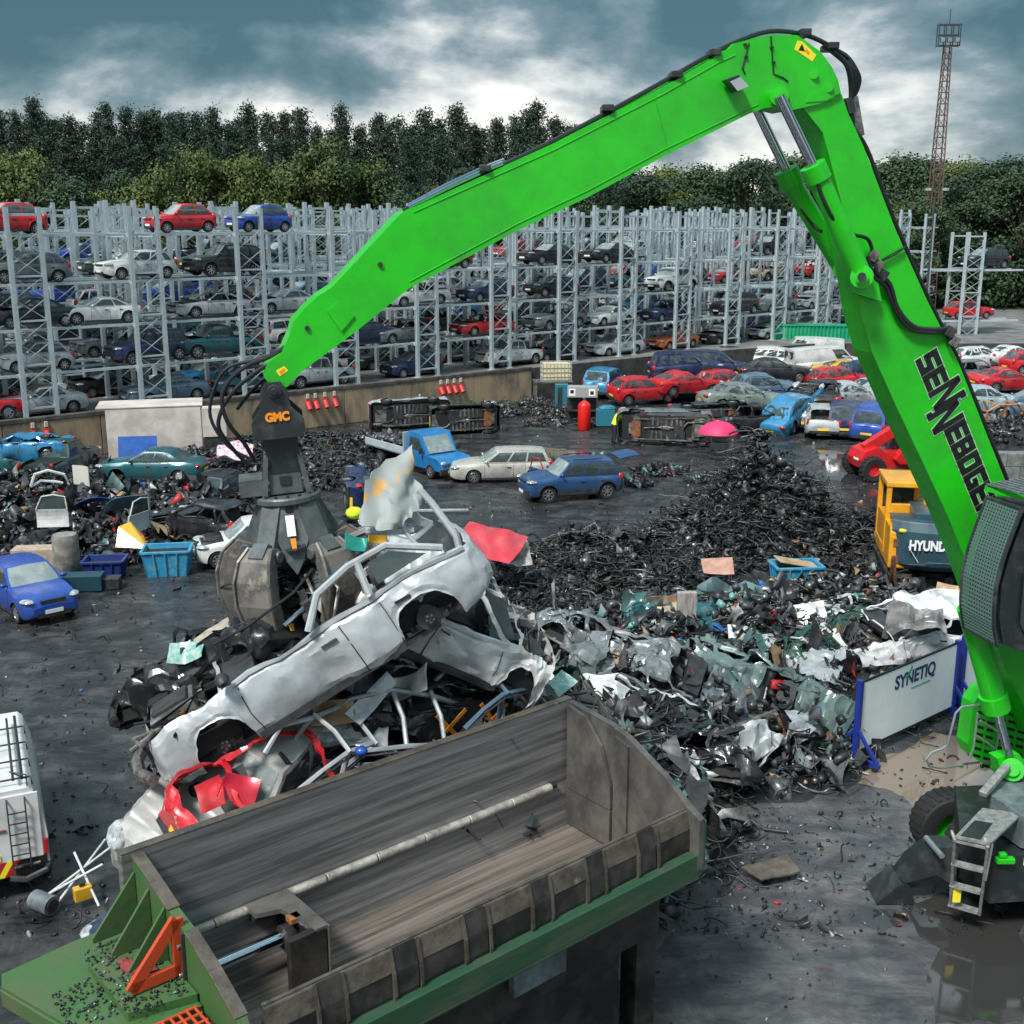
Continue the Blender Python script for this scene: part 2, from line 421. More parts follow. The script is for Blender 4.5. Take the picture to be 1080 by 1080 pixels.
    if nobonnet:
        q = MB(); r = random.Random(len(k)*7+3); c0 = (s['cowl']+L2)/2
        q.box((c0,0,.42),(L2-s['cowl']-.2,W2*1.6,.2), M['under'])
        q.box((c0,-.1,.62),(.45,.5,.3), M['metal_raw']); q.box((c0,-.1,.79),(.36,.4,.06), M['trim'])
        q.cyl((c0+.1,.5,.5),(c0+.1,.5,.82), .12, 10, M['trim']); q.box((c0-.2,.55,.7),(.26,.2,.2), M['trim'])
        q.box((L2-.2,0,.6),(.06,1.1,.4), M['metal_raw'])
        for t in range(14):
            p = [Vector((c0+r.uniform(-.4,.4), r.uniform(-.6,.6), r.uniform(.6,.85))) for _ in range(4)]
            q.tube(p, r.choice([.012,.02,.03]), 5, r.choice([M['trim'],M['hose'],M['metal_raw']]))
        for t in range(16): q.box((c0+r.uniform(-.4,.4), r.uniform(-.6,.6), r.uniform(.5,.8)), (r.uniform(.05,.2),r.uniform(.05,.2),r.uniform(.04,.15)), r.choice([M['trim'],M['under'],M['metal_raw'],M['rust']]))
        parts.append(('engine', q.mesh('engine'), (0,0,0), []))
    # wheels
    t = MB(); r = s['r']; w = .105
    t.lathe([(r*.60,-w*.8),(r*.72,-w),(r*.93,-w),(r,-w*.6),(r,w*.6),(r*.93,w),(r*.72,w),(r*.60,w*.8)], 20, M['tyre'])
    tyre = t.mesh('tyre', 40)
    def rimm(mt, sg):
        t = MB(); y = w*.62*sg
        t.lathe([(r*.66,y*1.3),(r*.60,y*1.2),(r*.58,y*.4),(.001,y*.35)], 20, M['under'])
        t.lathe([(r*.67,y*1.25),(r*.60,y*1.45),(r*.57,y*1.1)], 20, mt)
        for q in range(7):
            a = q*2*PI/7; t.bar((.04*math.cos(a),y*1.2,.04*math.sin(a)),(r*.6*math.cos(a),y*1.25,r*.6*math.sin(a)), .05 if q else .05, .025, mt, up=(0,1,0))
        t.cyl((0,y*.9,0),(0,y*1.35,0), .055, 10, mt)
        return t.mesh('rim')
    rr = {sg: rimm(M['rim'], sg) for sg in (1,-1)}
    for a in ax:
        for sg in (1, -1): parts.append(('wheel', tyre, (a, sg*(W2-.11), r), [('rim', rr[sg])]))
    # lamps, plates, mirrors, grille and trim
    zf = ztop(L2-.2)-.06
    for sg in (1, -1):
        q = MB(); q.ell((L2-.21, sg*(half(L2-.2)-.12), zf-.02),(.24,.16,.085), M['lens'], R=Matrix.Rotation(-sg*.5,3,'Z')); parts.append(('headlight', q.mesh('headlight', True), (0,0,0), []))
        q = MB()
        if k in ('saloon','coupe'): q.ell((-L2+.10, sg*(half(-L2+.1)-.14), s['deck']-.17),(.10,.22,.085), M['red_lens'])
        else: q.ell((-L2+.16, sg*(half(-L2+.1)-.05), s['deck']-.12),(.14,.09,.20), M['red_lens'])
        parts.append(('tail_light', q.mesh('tail_light', True), (0,0,0), []))
        q = MB(); c = Sd(sg)(.02, .12); q.ell(c+Vector((.02,sg*.12,.03)),(.06,.10,.07), pm); q.bar(c,c+Vector((0,sg*.1,.0)), .03,.03,M['trim']); parts.append(('wing_mirror', q.mesh('wing_mirror', True), (0,0,0), []))
    def pt(nm, fn):
        q = MB(); fn(q); parts.append((nm, q.mesh(nm), (0,0,0), []))
    pt('grille', lambda q: q.box((L2-.028,0,zf-.05),(.07,W2*.85,.09), M['trim']))
    fb_ = (lambda q: q.box((L2-.05,0,.45),(.14,W2*1.7,.2), M['trim'])) if k == 'suv' else (lambda q: q.box((L2-.012,0,.34),(.07,W2*1.15,.14), M['trim']))
    pt('front_bumper', fb_)
    pt('rear_bumper', (lambda q: q.box((-L2+.05,0,.48),(.14,W2*1.75,.22), M['trim'])) if k == 'suv' else (lambda q: q.box((-L2,0,.36),(.07,W2*1.5,.13), M['trim'])))
    for sg in (1,-1):
        q = MB()
        for xd in ([s['cowl']-.18, lerp(s['cowl'],s['base'],.46), ax[1]+ra+.02]):
            if any(q2 == sg and a-.05 < xd < c+.05 for q2, a, c in doors): continue
            pts = [Vector((xd, sg*(y+.002), z)) for y, z in side_pts(k, xd)[0:5]]
            for p0, p1 in zip(pts, pts[1:]): q.bar(p0, p1, .014, .006, M['trim'], up=(0,1,0))
        q.bar((ax[0]-ra-.02, sg*(W2*.955), s['gc']+.02),(ax[1]+ra+.02, sg*(W2*.955), s['gc']+.02), .04,.09,M['trim'])
        for xd in (lerp(s['cowl'],s['base'],.40), lerp(s['cowl'],s['base'],.70)):
            if any(q2 == sg and a < xd < c for q2, a, c in doors): continue
            q.bar((xd-.09,sg*(W2+.005),s['deck']-.19),(xd+.09,sg*(W2+.005),s['deck']-.19), .03,.03,M['trim'])
        if k == 'suv':
            for a in ax:
                for t2 in range(-8,8):
                    a0=t2/8*PI/2; a1=(t2+1)/8*PI/2
                    q.bar((a+(ra+.02)*math.sin(a0),sg*(W2+.012),r+(ra+.02)*math.cos(a0)),(a+(ra+.02)*math.sin(a1),sg*(W2+.012),r+(ra+.02)*math.cos(a1)), .05,.09,M['trim'],up=(0,1,0))
            q.box((0,sg*(W2-.0),s['gc']+.14),(s['wb']-.9,.03,.2), M['trim'])
            pt('roof_rail', lambda q: q.bar((-1.2,sg*W2*.7,s['H']+.03),(.1,sg*W2*.7,s['H']+.04), .04,.04,M['trim']))
        parts.append(('side_trim', q.mesh('side_trim'), (0,0,0), []))
    q = MB(); q.box((L2+.03,0,.43),(.02,.52,.11), M['plate_w']); parts.append(('number_plate', q.mesh('number_plate'), (0,0,0), []))
    q = MB(); zz = s['deck']-.42 if k not in ('saloon','coupe') else .55
    q.box((-L2-.025,0,zz),(.02,.52,.11), M['plate_y']); parts.append(('number_plate', q.mesh('number_plate'), (0,0,0), []))
    CARM[key] = parts
    return parts

LITE = {}
def lite_mesh(k, opts):
    """far-off version: every part in one mesh"""
    key = (k, tuple(sorted(opts.items())))
    if key in LITE: return LITE[key]
    b = MB()
    for nm, me, loc, kids in car_mesh(k, **opts):
        if nm in ('underbody',) : pass
        T = Matrix.Translation(loc)
        for mm in [me]+[kk[1] for kk in kids]:
            base = len(b.v); b.v += [tuple(T @ v.co) for v in mm.vertices]
            for p in mm.polygons:
                b.f.append(tuple(base+i for i in p.vertices)); b.m.append(b.mi(mm.materials[p.material_index]))
    me = b.mesh('car', 38); LITE[key] = me
    return me
def setpaint(o, me, pm):
    for i, mt in enumerate(me.materials):
        if mt is MATS['paint_silver'] and pm is not mt:
            o.material_slots[i].link = 'OBJECT'; o.material_slots[i].material = pm
def crush_mesh(me, fn, sub=0):
    m2 = me.copy()
    if sub:
        bm = bmesh.new(); bm.from_mesh(m2); bmesh.ops.subdivide_edges(bm, edges=bm.edges[:], cuts=sub, use_grid_fill=True); bm.to_mesh(m2); bm.free()
    co = np.empty(len(m2.vertices)*3); m2.vertices.foreach_get('co', co)
    co = co.reshape(-1,3)
    for i in range(len(co)): co[i] = fn(Vector(co[i]))
    m2.vertices.foreach_set('co', co.ravel()); m2.update()
    if sub: m2.set_sharp_from_angle(angle=math.radians(17))
    return m2
def crumple(seed=0, amp=.12, roof=0.0, nose=0.0, tail=0.0, L2=2.0, twist=0.0, fine=.02):
    o = Vector((seed*7.3, seed*3.1, seed*1.7))
    def f(p):
        v = noise.noise_vector(p*1.3+o)*amp + noise.noise_vector(p*4.5+o)*amp*.4 + noise.noise_vector(p*11+o)*fine
        if amp > .03:      # faceted dents with sharp ridges between them
            for k_, w_ in ((1.6,.55),(3.7,.30)):
                d_, c_ = noise.voronoi(p*k_+o); e_ = d_[1]-d_[0]
                v += noise.cell_vector(c_[0]*3.7+o)*amp*w_*min(e_*1.6,.8) if False else (Vector((noise.noise(c_[0]*5.3), noise.noise(c_[0]*4.1+o), noise.noise(c_[0]*6.7-o)))*amp*w_*3.0*min(e_*1.5,.75))
        q = p+v
        if roof and p.z > .85: q.z -= roof*min(1,(p.z-.85)/.5)*(.6+.8*abs(noise.noise(p*.9+o)))
        if nose and p.x > L2-1.3:
            t = (p.x-L2+1.3)/1.3; q.x -= nose*t*t; q.z += .18*nose*t*noise.noise(p*3+o)*2
        if tail and p.x < -L2+1.0:
            t = (-L2+1.0-p.x)/1.0; q.x += tail*t*t
        if twist: 
            a = twist*p.x; q = Vector((q.x, q.y*math.cos(a)-(q.z-.5)*math.sin(a), .5+q.y*math.sin(a)+(q.z-.5)*math.cos(a)))
        return q
    return f
NAMES = dict(hatch='hatchback_car', small='small_car', saloon='saloon_car', estate='estate_car', suv='off_road_car', mpv='people_carrier', pickup='pickup_truck', van='panel_van', coupe='coupe_car')
CATS = dict(hatch='car', small='car', saloon='car', estate='car', suv='car', mpv='car', pickup='pickup truck', van='van', coupe='car')
def car(k, col, loc, rot, label, group=None, lite=False, crush=None, sub=0, drop=(), name=None, cat=None, scale=None, opts=None, recol=None):
    opts = opts or {}
    if isinstance(rot, (int, float)): rot = (0,0,rot)
    pm = P(col)
    name = name or NAMES[k]; cat = cat or CATS[k]
    if lite:
        me = lite_mesh(k, opts)
        if crush: me = crush_mesh(me, crush)
        o = bpy.data.objects.new(name, me); C.objects.link(o); o.location = loc; o.rotation_euler = rot
        setpaint(o, me, pm); tag(o, label, cat, group)
        if scale: o.scale = scale
        return o
    root = thing(name, label, cat, loc, rot, group)
    if scale: root.scale = scale
    nw = 0
    for nm, me, l, kids in car_mesh(k, **opts):
        if nm == 'wheel':
            nw += 1
            if 'wheel%d' % nw in drop: continue
        if nm in drop: continue
        if crush:
            lv = Vector(l)
            if nm == 'wheel': lv = crush(lv)
            else: me = crush_mesh(me, lambda p: crush(p+lv)-lv, sub if nm == 'body' else 0)
            l = lv
        o = bpy.data.objects.new(nm, me); C.objects.link(o); o.parent = root; o.location = l
        setpaint(o, me, (recol or {}).get(nm, pm))
        for kn, km in kids:
            c = bpy.data.objects.new(kn, km); C.objects.link(c); c.parent = o
    return root
# ---------------------------------------------------------------- sky and light
SKYX, SKYY, SKYZ = 1.3, 0.4, 2.0
w = bpy.data.worlds.new('World'); bpy.context.scene.world = w; w.use_nodes = True
nt = w.node_tree; N, L = nt.nodes, nt.links
bg = N['Background']
SUN_EL, SUN_AZ = math.radians(52), math.radians(215)     # azimuth measured from +Y clockwise: behind the camera to the left
sky = N.new('ShaderNodeTexSky'); sky.sky_type = 'NISHITA'; sky.sun_disc = False
sky.sun_elevation = SUN_EL; sky.sun_rotation = SUN_AZ
bg.inputs['Strength'].default_value = .10
L.new(sky.outputs[0], bg.inputs['Color'])
tc = N.new('ShaderNodeTexCoord'); sep = N.new('ShaderNodeSeparateXYZ'); L.new(tc.outputs['Generated'], sep.inputs[0])
def math_(op, a, b=None, c=None):
    n = N.new('ShaderNodeMath'); n.operation = op
    for i, v in enumerate((a, b, c)):
        if v is None: continue
        if isinstance(v, (int, float)): n.inputs[i].default_value = v
        else: L.new(v, n.inputs[i])
    return n.outputs[0]
zc = math_('MAXIMUM', sep.outputs[2], 0.0)
mp = N.new('ShaderNodeMapping'); mp.inputs['Scale'].default_value = (3.7,3.7,8.2); mp.inputs['Location'].default_value = (SKYX,SKYY,SKYZ); L.new(tc.outputs['Generated'], mp.inputs[0])
n1 = N.new('ShaderNodeTexNoise'); n1.inputs['Scale'].default_value = 1.0; n1.inputs['Detail'].default_value = 9; n1.inputs['Roughness'].default_value = .56; n1.inputs['Distortion'].default_value = .15
L.new(mp.outputs[0], n1.inputs['Vector'])
# brighter towards the horizon and straight overhead
hz = N.new('ShaderNodeMapRange'); hz.inputs[1].default_value = .06; hz.inputs[2].default_value = .15; hz.inputs[3].default_value = .085; hz.inputs[4].default_value = .0
L.new(zc, hz.inputs[0])
fac = math_('ADD', n1.outputs['Fac'], hz.outputs[0])
r = N.new('ShaderNodeValToRGB'); cr = r.color_ramp
cr.elements[0].position = .45; cr.elements[0].color = (.020,.055,.072,1)
cr.elements[1].position = .66; cr.elements[1].color = (.50,.495,.465,1)
for p_, c_ in ((.495,(.040,.082,.100,1)),(.54,(.085,.125,.143,1)),(.57,(.17,.20,.215,1)),(.61,(.31,.325,.325,1))):
    e = cr.elements.new(p_); e.color = c_
L.new(fac, r.inputs[0])
up = N.new('ShaderNodeMapRange'); up.inputs[1].default_value = .25; up.inputs[2].default_value = .75; up.inputs[3].default_value = 1.0; up.inputs[4].default_value = 3.1
L.new(zc, up.inputs[0])
bg2 = N.new('ShaderNodeBackground'); L.new(r.outputs[0], bg2.inputs['Color']); L.new(up.outputs[0], bg2.inputs['Strength'])
mix = N.new('ShaderNodeMixShader'); mix.inputs[0].default_value = .93
L.new(bg.outputs[0], mix.inputs[1]); L.new(bg2.outputs[0], mix.inputs[2]); L.new(mix.outputs[0], N['World Output'].inputs['Surface'])
sd = bpy.data.lights.new('sun', 'SUN'); sd.energy = 2.2; sd.angle = math.radians(12); sd.color = (1,.97,.92)
so = bpy.data.objects.new('sun', sd); C.objects.link(so)
dirv = Vector((math.sin(SUN_AZ)*math.cos(SUN_EL), math.cos(SUN_AZ)*math.cos(SUN_EL), math.sin(SUN_EL)))
so.rotation_euler = dirv.to_track_quat('Z', 'Y').to_euler()
vs = bpy.context.scene.view_settings
vs.view_transform = 'Standard'; vs.look = 'None'; vs.exposure = 1.15; vs.gamma = 1; vs.use_curve_mapping = False

# ---------------------------------------------------------------- ground
def ground_mat():
    m, nt, b = _new('wet_yard'); N, L = nt.nodes, nt.links
    tc = N.new('ShaderNodeTexCoord'); g = tc.outputs['Object']
    def nz(scale, det=6, rough=.6, mapping=None, dist=0):
        v = g
        if mapping:
            mp = N.new('ShaderNodeMapping'); mp.inputs['Scale'].default_value = mapping[0]; mp.inputs['Rotation'].default_value = (0,0,mapping[1]); L.new(v, mp.inputs[0]); v = mp.outputs[0]
        n = N.new('ShaderNodeTexNoise'); n.inputs['Scale'].default_value = scale; n.inputs['Detail'].default_value = det; n.inputs['Roughness'].default_value = rough; n.inputs['Distortion'].default_value = dist
        L.new(v, n.inputs['Vector']); return n.outputs['Fac']
    def ramp(f, stops):
        r = N.new('ShaderNodeValToRGB'); e = r.color_ramp.elements
        e[0].position, e[0].color = stops[0][0], (*stops[0][1],1); e[1].position, e[1].color = stops[-1][0], (*stops[-1][1],1)
        for p, c in stops[1:-1]: q = e.new(p); q.color = (*c,1)
        L.new(f, r.inputs[0]); return r.outputs[0]
    def mixc(f, a, b_, mode='MIX'):
        mx = N.new('ShaderNodeMix'); mx.data_type = 'RGBA'; mx.blend_type = mode
        if isinstance(f, float): mx.inputs[0].default_value = f
        else: L.new(f, mx.inputs[0])
        L.new(a, mx.inputs[6]); L.new(b_, mx.inputs[7]); return mx.outputs[2]
    big = nz(.13, 5, .6, dist=.6)
    mid = nz(1.0, 14, .72, dist=.5)
    fine = nz(11, 10, .8)
    streak = nz(1.0, 6, .65, ((.6,1.7,1), math.radians(-38)), .5)
    streak2 = nz(1.0, 6, .65, ((.5,1.9,1), math.radians(12)), .5)
    c1 = ramp(mid, [(.3,(.014,.015,.017)),(.48,(.036,.038,.040)),(.6,(.075,.075,.075)),(.75,(.13,.127,.122))])
    c2 = ramp(mid, [(.28,(.05,.051,.056)),(.48,(.10,.10,.106)),(.6,(.15,.147,.145)),(.75,(.22,.21,.195))])
    # the newer, paler concrete lies in front of the barrier, bottom right
    sx = N.new('ShaderNodeSeparateXYZ'); L.new(g, sx.inputs[0])
    a1 = N.new('ShaderNodeMapRange'); a1.interpolation_type='SMOOTHSTEP'; a1.inputs[1].default_value = 2.0; a1.inputs[2].default_value = 5.0; L.new(sx.outputs[0], a1.inputs[0])
    a2 = N.new('ShaderNodeMapRange'); a2.interpolation_type='SMOOTHSTEP'; a2.inputs[1].default_value = 26; a2.inputs[2].default_value = 22; L.new(sx.outputs[1], a2.inputs[0])
    mm = N.new('ShaderNodeMath'); mm.operation = 'MULTIPLY'; L.new(a1.outputs[0], mm.inputs[0]); L.new(a2.outputs[0], mm.inputs[1])
    base = mixc(mm.outputs[0], c1, c2)
    dark = ramp(streak, [(.42,(.35,.35,.38)),(.58,(1,1,1))])
    base = mixc(.55, base, dark, 'MULTIPLY')
    dark2 = ramp(streak2, [(.36,(.4,.42,.46)),(.5,(1,1,1))])
    base = mixc(.7, base, dark2, 'MULTIPLY')
    sp = ramp(fine, [(.66,(1,1,1)),(.72,(.35,.35,.35))])
    base = mixc(1.0, base, sp, 'MULTIPLY')
    L.new(base, b.inputs['Base Color'])
    rg = N.new('ShaderNodeMapRange'); rg.inputs[1].default_value = .45; rg.inputs[2].default_value = .62; rg.inputs[3].default_value = .06; rg.inputs[4].default_value = .6
    ad = N.new('ShaderNodeMath'); ad.operation = 'MULTIPLY_ADD'; L.new(mid, ad.inputs[0]); ad.inputs[1].default_value = .45
    ml = N.new('ShaderNodeMath'); ml.operation = 'MULTIPLY'; L.new(big, ml.inputs[0]); ml.inputs[1].default_value = .55; L.new(ml.outputs[0], ad.inputs[2])
    L.new(ad.outputs[0], rg.inputs[0]); L.new(rg.outputs[0], b.inputs['Roughness'])
    bp = N.new('ShaderNodeBump'); bp.inputs['Strength'].default_value = .8; bp.inputs['Distance'].default_value = .05
    s2 = N.new('ShaderNodeMath'); s2.operation = 'MULTIPLY_ADD'; L.new(fine, s2.inputs[0]); s2.inputs[1].default_value = .5
    s3 = N.new('ShaderNodeMath'); s3.operation = 'ADD'; L.new(mid, s3.inputs[0]); L.new(streak, s3.inputs[1]); L.new(s3.outputs[0], s2.inputs[2])
    L.new(s2.outputs[0], bp.inputs['Height']); L.new(bp.outputs[0], b.inputs['Normal'])
    b.inputs['Specular IOR Level'].default_value = .42
    return m
M['ground'] = ground_mat()
g = MB(); g.add([(-900,-60,0),(900,-60,0),(900,1500,0),(-900,1500,0)], [(0,1,2,3)], M['ground'])
tag(g.obj('ground'), None, None, kind='structure')

DV = Vector((.756,.654,0)).normalized(); NV = Vector((-DV.y, DV.x, 0))
TH = 2.1     # height of the upper level
M['up'] = mat('upper_asphalt', (.10,.10,.10), .7, col2=(.19,.185,.175), scale=.5, detail=8, bump=.2, bscale=6)
wl0 = Vector((-24.6,54.9,0)); wl1 = Vector((1.2,76.2,0)); wd = (wl1-wl0).normalized(); wn = Vector((wd.y,-wd.x,0))
wall_a = wl0-wd*14; wall_b = wl1
tp = [wall_a-wn*.1, wall_b-wn*.1, Vector((11,84,0)), Vector((24,92,0)), Vector((48,92,0)), Vector((90,92,0)), Vector((300,130,0)), Vector((300,900,0)), Vector((-300,900,0)), Vector((-300,40,0)), Vector((-60,30,0))]
g = MB(); g.prism([(p.x,p.y,TH) for p in tp], (0,0,-1), TH-.01, M['up'], msides=mat('dark_edge',(.035,.035,.033),.9,col2=(.07,.065,.06),scale=1.5,bump=.5))  # side faces coloured darker so the step does not stand out
tag(g.obj('upper_ground'), None, None, kind='structure')
M['grass'] = mat('rough_grass', (.03,.07,.015), .9, col2=(.09,.14,.03), scale=.6, detail=8, bump=.5, bscale=8)
g = MB(); g.add([(-300,104,TH+.02),(8,128,TH+.02),(110,128,TH+.02),(300,150,TH+.02),(300,800,TH+.02),(-300,800,TH+.02)], [(0,1,2,3,4,5)], M['grass'])
tag(g.obj('grass_verge'), None, None, kind='structure')

# retaining wall with panels and coping
M['conc'] = mat('stained_concrete', (.37,.27,.17), .85, col2=(.12,.105,.09), scale=1.1, detail=9, lo=.42, hi=.66, bump=.4, bscale=7, stretch=(1,1,.35))
M['conc_dark'] = mat('mossy_concrete', (.045,.045,.04), .9, col2=(.10,.095,.08), scale=2, bump=.4)
wall = thing('retaining_wall', 'long stained concrete retaining wall with a dark top below the car racks', 'wall', wall_a)
tot = (wall_b-wall_a).length; npan = 10
for i in range(npan):
    a = wd*(tot*i/npan+.02); b_ = wd*(tot*(i+1)/npan-.02)
    one('panel', None, lambda q: q.bar(a+Vector((0,0,1.0)), b_+Vector((0,0,1.0)), .3, 1.99, M['conc']), wall, bevel=.02)
one('coping', None, lambda q: q.bar(Vector((0,0,2.1)), wd*tot+Vector((0,0,2.1)), .38, .22, M['conc_dark']), wall, bevel=.03)

# ---------------------------------------------------------------- car racks
TIERS = [0, 2.15, 4.3, 6.45, 8.75]
def tower_mesh(h=10.0, wide=1.5, dark=False):
    b = MB(); mt = M['steel_gal']; D = Vector((1,0,0)); 
    for s in (-.5,.5):
        p = Vector((s*wide,0,0))
        b.box(p+Vector((0,-.09,h/2)),(.20,.03,h), mt); b.box(p+Vector((0,.09,h/2)),(.20,.03,h), mt); b.box(p+Vector((0,0,h/2)),(.03,.15,h), mt)
        b.box(p+Vector((0,0,.02)),(.4,.4,.04), mt)
    z = .5; st = 1.05
    k = 0
    while z+st < h-.2:
        b.bar((-wide/2,-.0,z),(wide/2,-.0,z+st), .035,.035, mt); b.bar((wide/2,.05,z),(-wide/2,.05,z+st), .035,.035, mt)
        if k % 2 == 0: b.bar((-wide/2,0,z),(wide/2,0,z), .09,.09, mt)
        z += st; k += 1
    b.bar((-wide/2,0,h-.35),(wide/2,0,h-.35), .12,.12, mt)
    return b.mesh('rack_tower')
def frame_mesh():     # front tower, rear tower and the arms that join them: one welded frame
    b = MB()
    for me, off in ((tower_mesh(), (0,0,0)), (tower_mesh(10.4), (0,2.7,0))):
        k = len(b.v); b.v += [(v.co.x+off[0], v.co.y+off[1], v.co.z) for v in me.vertices]
        for p in me.polygons: b.f.append(tuple(k+i for i in p.vertices)); b.m.append(b.mi(me.materials[0]))
    for z in TIERS[1:]:
        for s in (-.75,.75): b.bar((s,0,z-.10),(s,2.7,z-.10), .12,.2, M['steel_gal'])
    return b.mesh('rack_tower')
TOW = tower_mesh(); TOWF = frame_mesh()
ang = math.atan2(DV.y, DV.x)
START = Vector((-23.0,56.5,TH)); STEP = 5.885
def rack(off, i0, i1, label):
    base = START+NV*off+DV*STEP*i0
    root = thing('car_rack', label, 'car rack', base, (0,0,ang), 'galvanised car racks')
    n = i1-i0
    for i in range(n+1):
        o = bpy.data.objects.new('tower', TOWF); C.objects.link(o); o.parent = root; o.location = (i*STEP, 0, 0)
    for z in TIERS[1:]:
        for y in (.35, 2.35):
            one('rail', None, lambda q: q.bar((-2.2,y,z-.07),(n*STEP+2.2,y,z-.07), .16,.12, M['steel_gal']), root)
    return root
ROWS = [(0,-1,13),(4.4,-1,15),(11.5,-1,15),(15.9,-1,15),(23.5,1,15),(28,1,14),(35.5,5,14)]
words = ['front','second','third','fourth','fifth','sixth','rearmost']
for (off, i0, i1), wr_ in zip(ROWS, words):
    rack(off, i0, i1, 'tall galvanised steel car rack, the %s row of racks counted from the yard wall' % wr_)
CAR_ROT = ang+PI
def rack_pos(off, i, t, dx=0, dy=1.35):
    return START+NV*(off+dy)+DV*(STEP*i+.35+dx)+Vector((0,0,TIERS[t]+(.0 if t else .0)))
TW = ['ground','second','third','fourth','top']
CW = {'silver':'silver','white':'white','black':'black','grey':'grey','red':'red','blue':'blue','navy':'navy','teal':'teal','lightblue':'light blue','darkgreen':'dark green','orange':'orange','darkred':'dark red','skyblue':'sky blue','beige':'beige','steelblue':'steel blue','yellow':'yellow','brown':'brown'}
ORD = ['outermost left','first','second','third','fourth','fifth','sixth','seventh','eighth','ninth','tenth','eleventh','twelfth','thirteenth','fourteenth','fifteenth','sixteenth','seventeenth','eighteenth','nineteenth','twentieth','twenty first']
FRONT = {
 (0,0):('saloon','silver'),(0,1):('small','silver'),(0,2):('saloon','black'),(0,3):('hatch','grey'),(0,4):('small','red',-.7),
 (1,0):('saloon','steelblue',.8),(1,1):('suv','navy'),(1,2):('coupe','white',-2.6),(1,3):('hatch','white',-.3),(1,4):('small','red',2.3),
 (2,0):('hatch','teal',-.4),(2,1):('pickup','teal',-2.0),(2,2):('coupe','silver',-2.2),(2,3):('suv','black',-1.2),(2,4):('small','blue',1.0),
 (3,0):('pickup','silver',-1.8),(3,1):('saloon','navy',1.5),(3,2):('coupe','silver',-3.6),
 (4,0):('hatch','navy',-.6),(4,1):('coupe','grey',-1.4),(4,2):('estate','white',-.3),(4,3):('hatch','darkred',1.8),
 (5,0):('pickup','white',1.6),(5,1):('coupe','red',-.8),(5,2):('hatch','navy',-.5),
 (6,0):('hatch','black',-.4),(6,1):('pickup','grey',-.2),(6,2):('hatch','black',-.6),(6,3):('saloon','black',-.8),
 (7,0):('estate','white',-.2),(7,1):('coupe','white',-1.0),(7,3):('saloon','black',-.9),
 (8,0):('coupe','orange',.2),(8,1):('hatch','navy',-.9),(8,2):('suv','white',-.2),
 (9,0):('hatch','black'),(9,1):('suv','black',1.5),(10,0):('hatch','silver'),(10,1):('saloon','grey',.6),(11,0):('estate','white'),(11,1):('hatch','silver'),
 (-1,0):('pickup','red',2.6),(-1,1):('hatch','navy'),(-1,2):('hatch','silver'),(-1,3):('hatch','red'),
}
WR = random.Random(11)
GRP = 'scrapped cars stored on the racks'
for (i, t), v in FRONT.items():
    k, c = v[0], v[1]; dx = v[2] if len(v) > 2 else 0
    wreck = t < 2 and WR.random() < .45 or (i+t) % 5 == 4
    opts = {}
    if WR.random() < .35 and t < 4: opts = dict(nobonnet=True)
    if WR.random() < .2 and t < 3 : opts['hollow'] = True
    car(k, c, rack_pos(0, i, t, dx), (WR.uniform(-.01,.01), WR.uniform(-.02,.02) - (.07 if (i,t) in ((6,3),(7,3),(6,2)) else 0), CAR_ROT+WR.uniform(-.06,.06)),
        '%s %s on the %s tier of the front rack, %s tower from left' % (CW[c], KIND[k]['word'], TW[t], ORD[i+1]), GRP, lite=(i >= 8), opts=opts)
cols = ['silver','black','grey','silver','white','navy','black','blue','steelblue','red','darkred','grey','teal','white','darkgreen','beige','lightblue']
kinds = ['hatch','hatch','saloon','estate','small','suv','mpv','hatch','coupe','pickup']
cm_cache = {}
for ri, (off, i0, i1) in enumerate(ROWS):
    if ri == 0: continue
    for i in range(i0, i1+1):
        p0 = START+NV*(off+1.35)+DV*(STEP*i)
        px = 540+FPX*p0.x/(p0.y*cp)
        if px < -40 or px > 1110: continue
        for t in range(5):
            pr = [.98,.97,.93,.65,.05][t] if i < 6 else [.98,.93,.72,.30,0][t]
            if ri >= 3 and t < 2 and i > 0: pr *= .5 if ri < 4 else .12
            if ri >= 4: pr *= .55
            if WR.random() > pr: continue
            k = WR.choice(kinds); c = WR.choice(cols)
            opts = {}
            if WR.random() < .3: opts['nobonnet'] = True
            if WR.random() < .25: opts['hollow'] = True
            o = car(k, c, rack_pos(off, i, t, WR.uniform(-.8,.8)), (0, WR.uniform(-.02,.02), CAR_ROT+WR.uniform(-.06,.06)+(PI if WR.random() < .15 else 0)),
                '%s %s, %s tier of the %s rack row, %s tower from left' % (CW[c], KIND[k]['word'], TW[t], words[ri], ORD[i-i0]), GRP, lite=True, opts=opts)
# short rack on the far right with two cars
rk = thing('car_rack', 'short two-post galvanised rack on the far right holding a red car and a black car', 'car rack', ath(1010,364,1.2), (0,0,.12), 'galvanised car racks')
for y in (0, 2.6):
    o = bpy.data.objects.new('tower', TOW); C.objects.link(o); o.parent = rk; o.location = (.75, y, 0); o.scale = (1,1,.93)
for z in (2.1, 6.3):
    for y in (.4, 2.3): one('rail', None, lambda q: q.bar((-2.6,y,z-.1),(5.4,y,z-.1), .2,.16, M['steel_gal']), rk)
q0 = ath(1010,364,1.2)
car('hatch','red', q0+Vector((1.2,1.4,2.15)), .12, 'bright red hatchback facing right on the short rack at the right edge', None)
car('suv','black', q0+Vector((2.2,1.6,6.3)), PI+.35, 'black off-roader high on the short rack at the right edge', None)

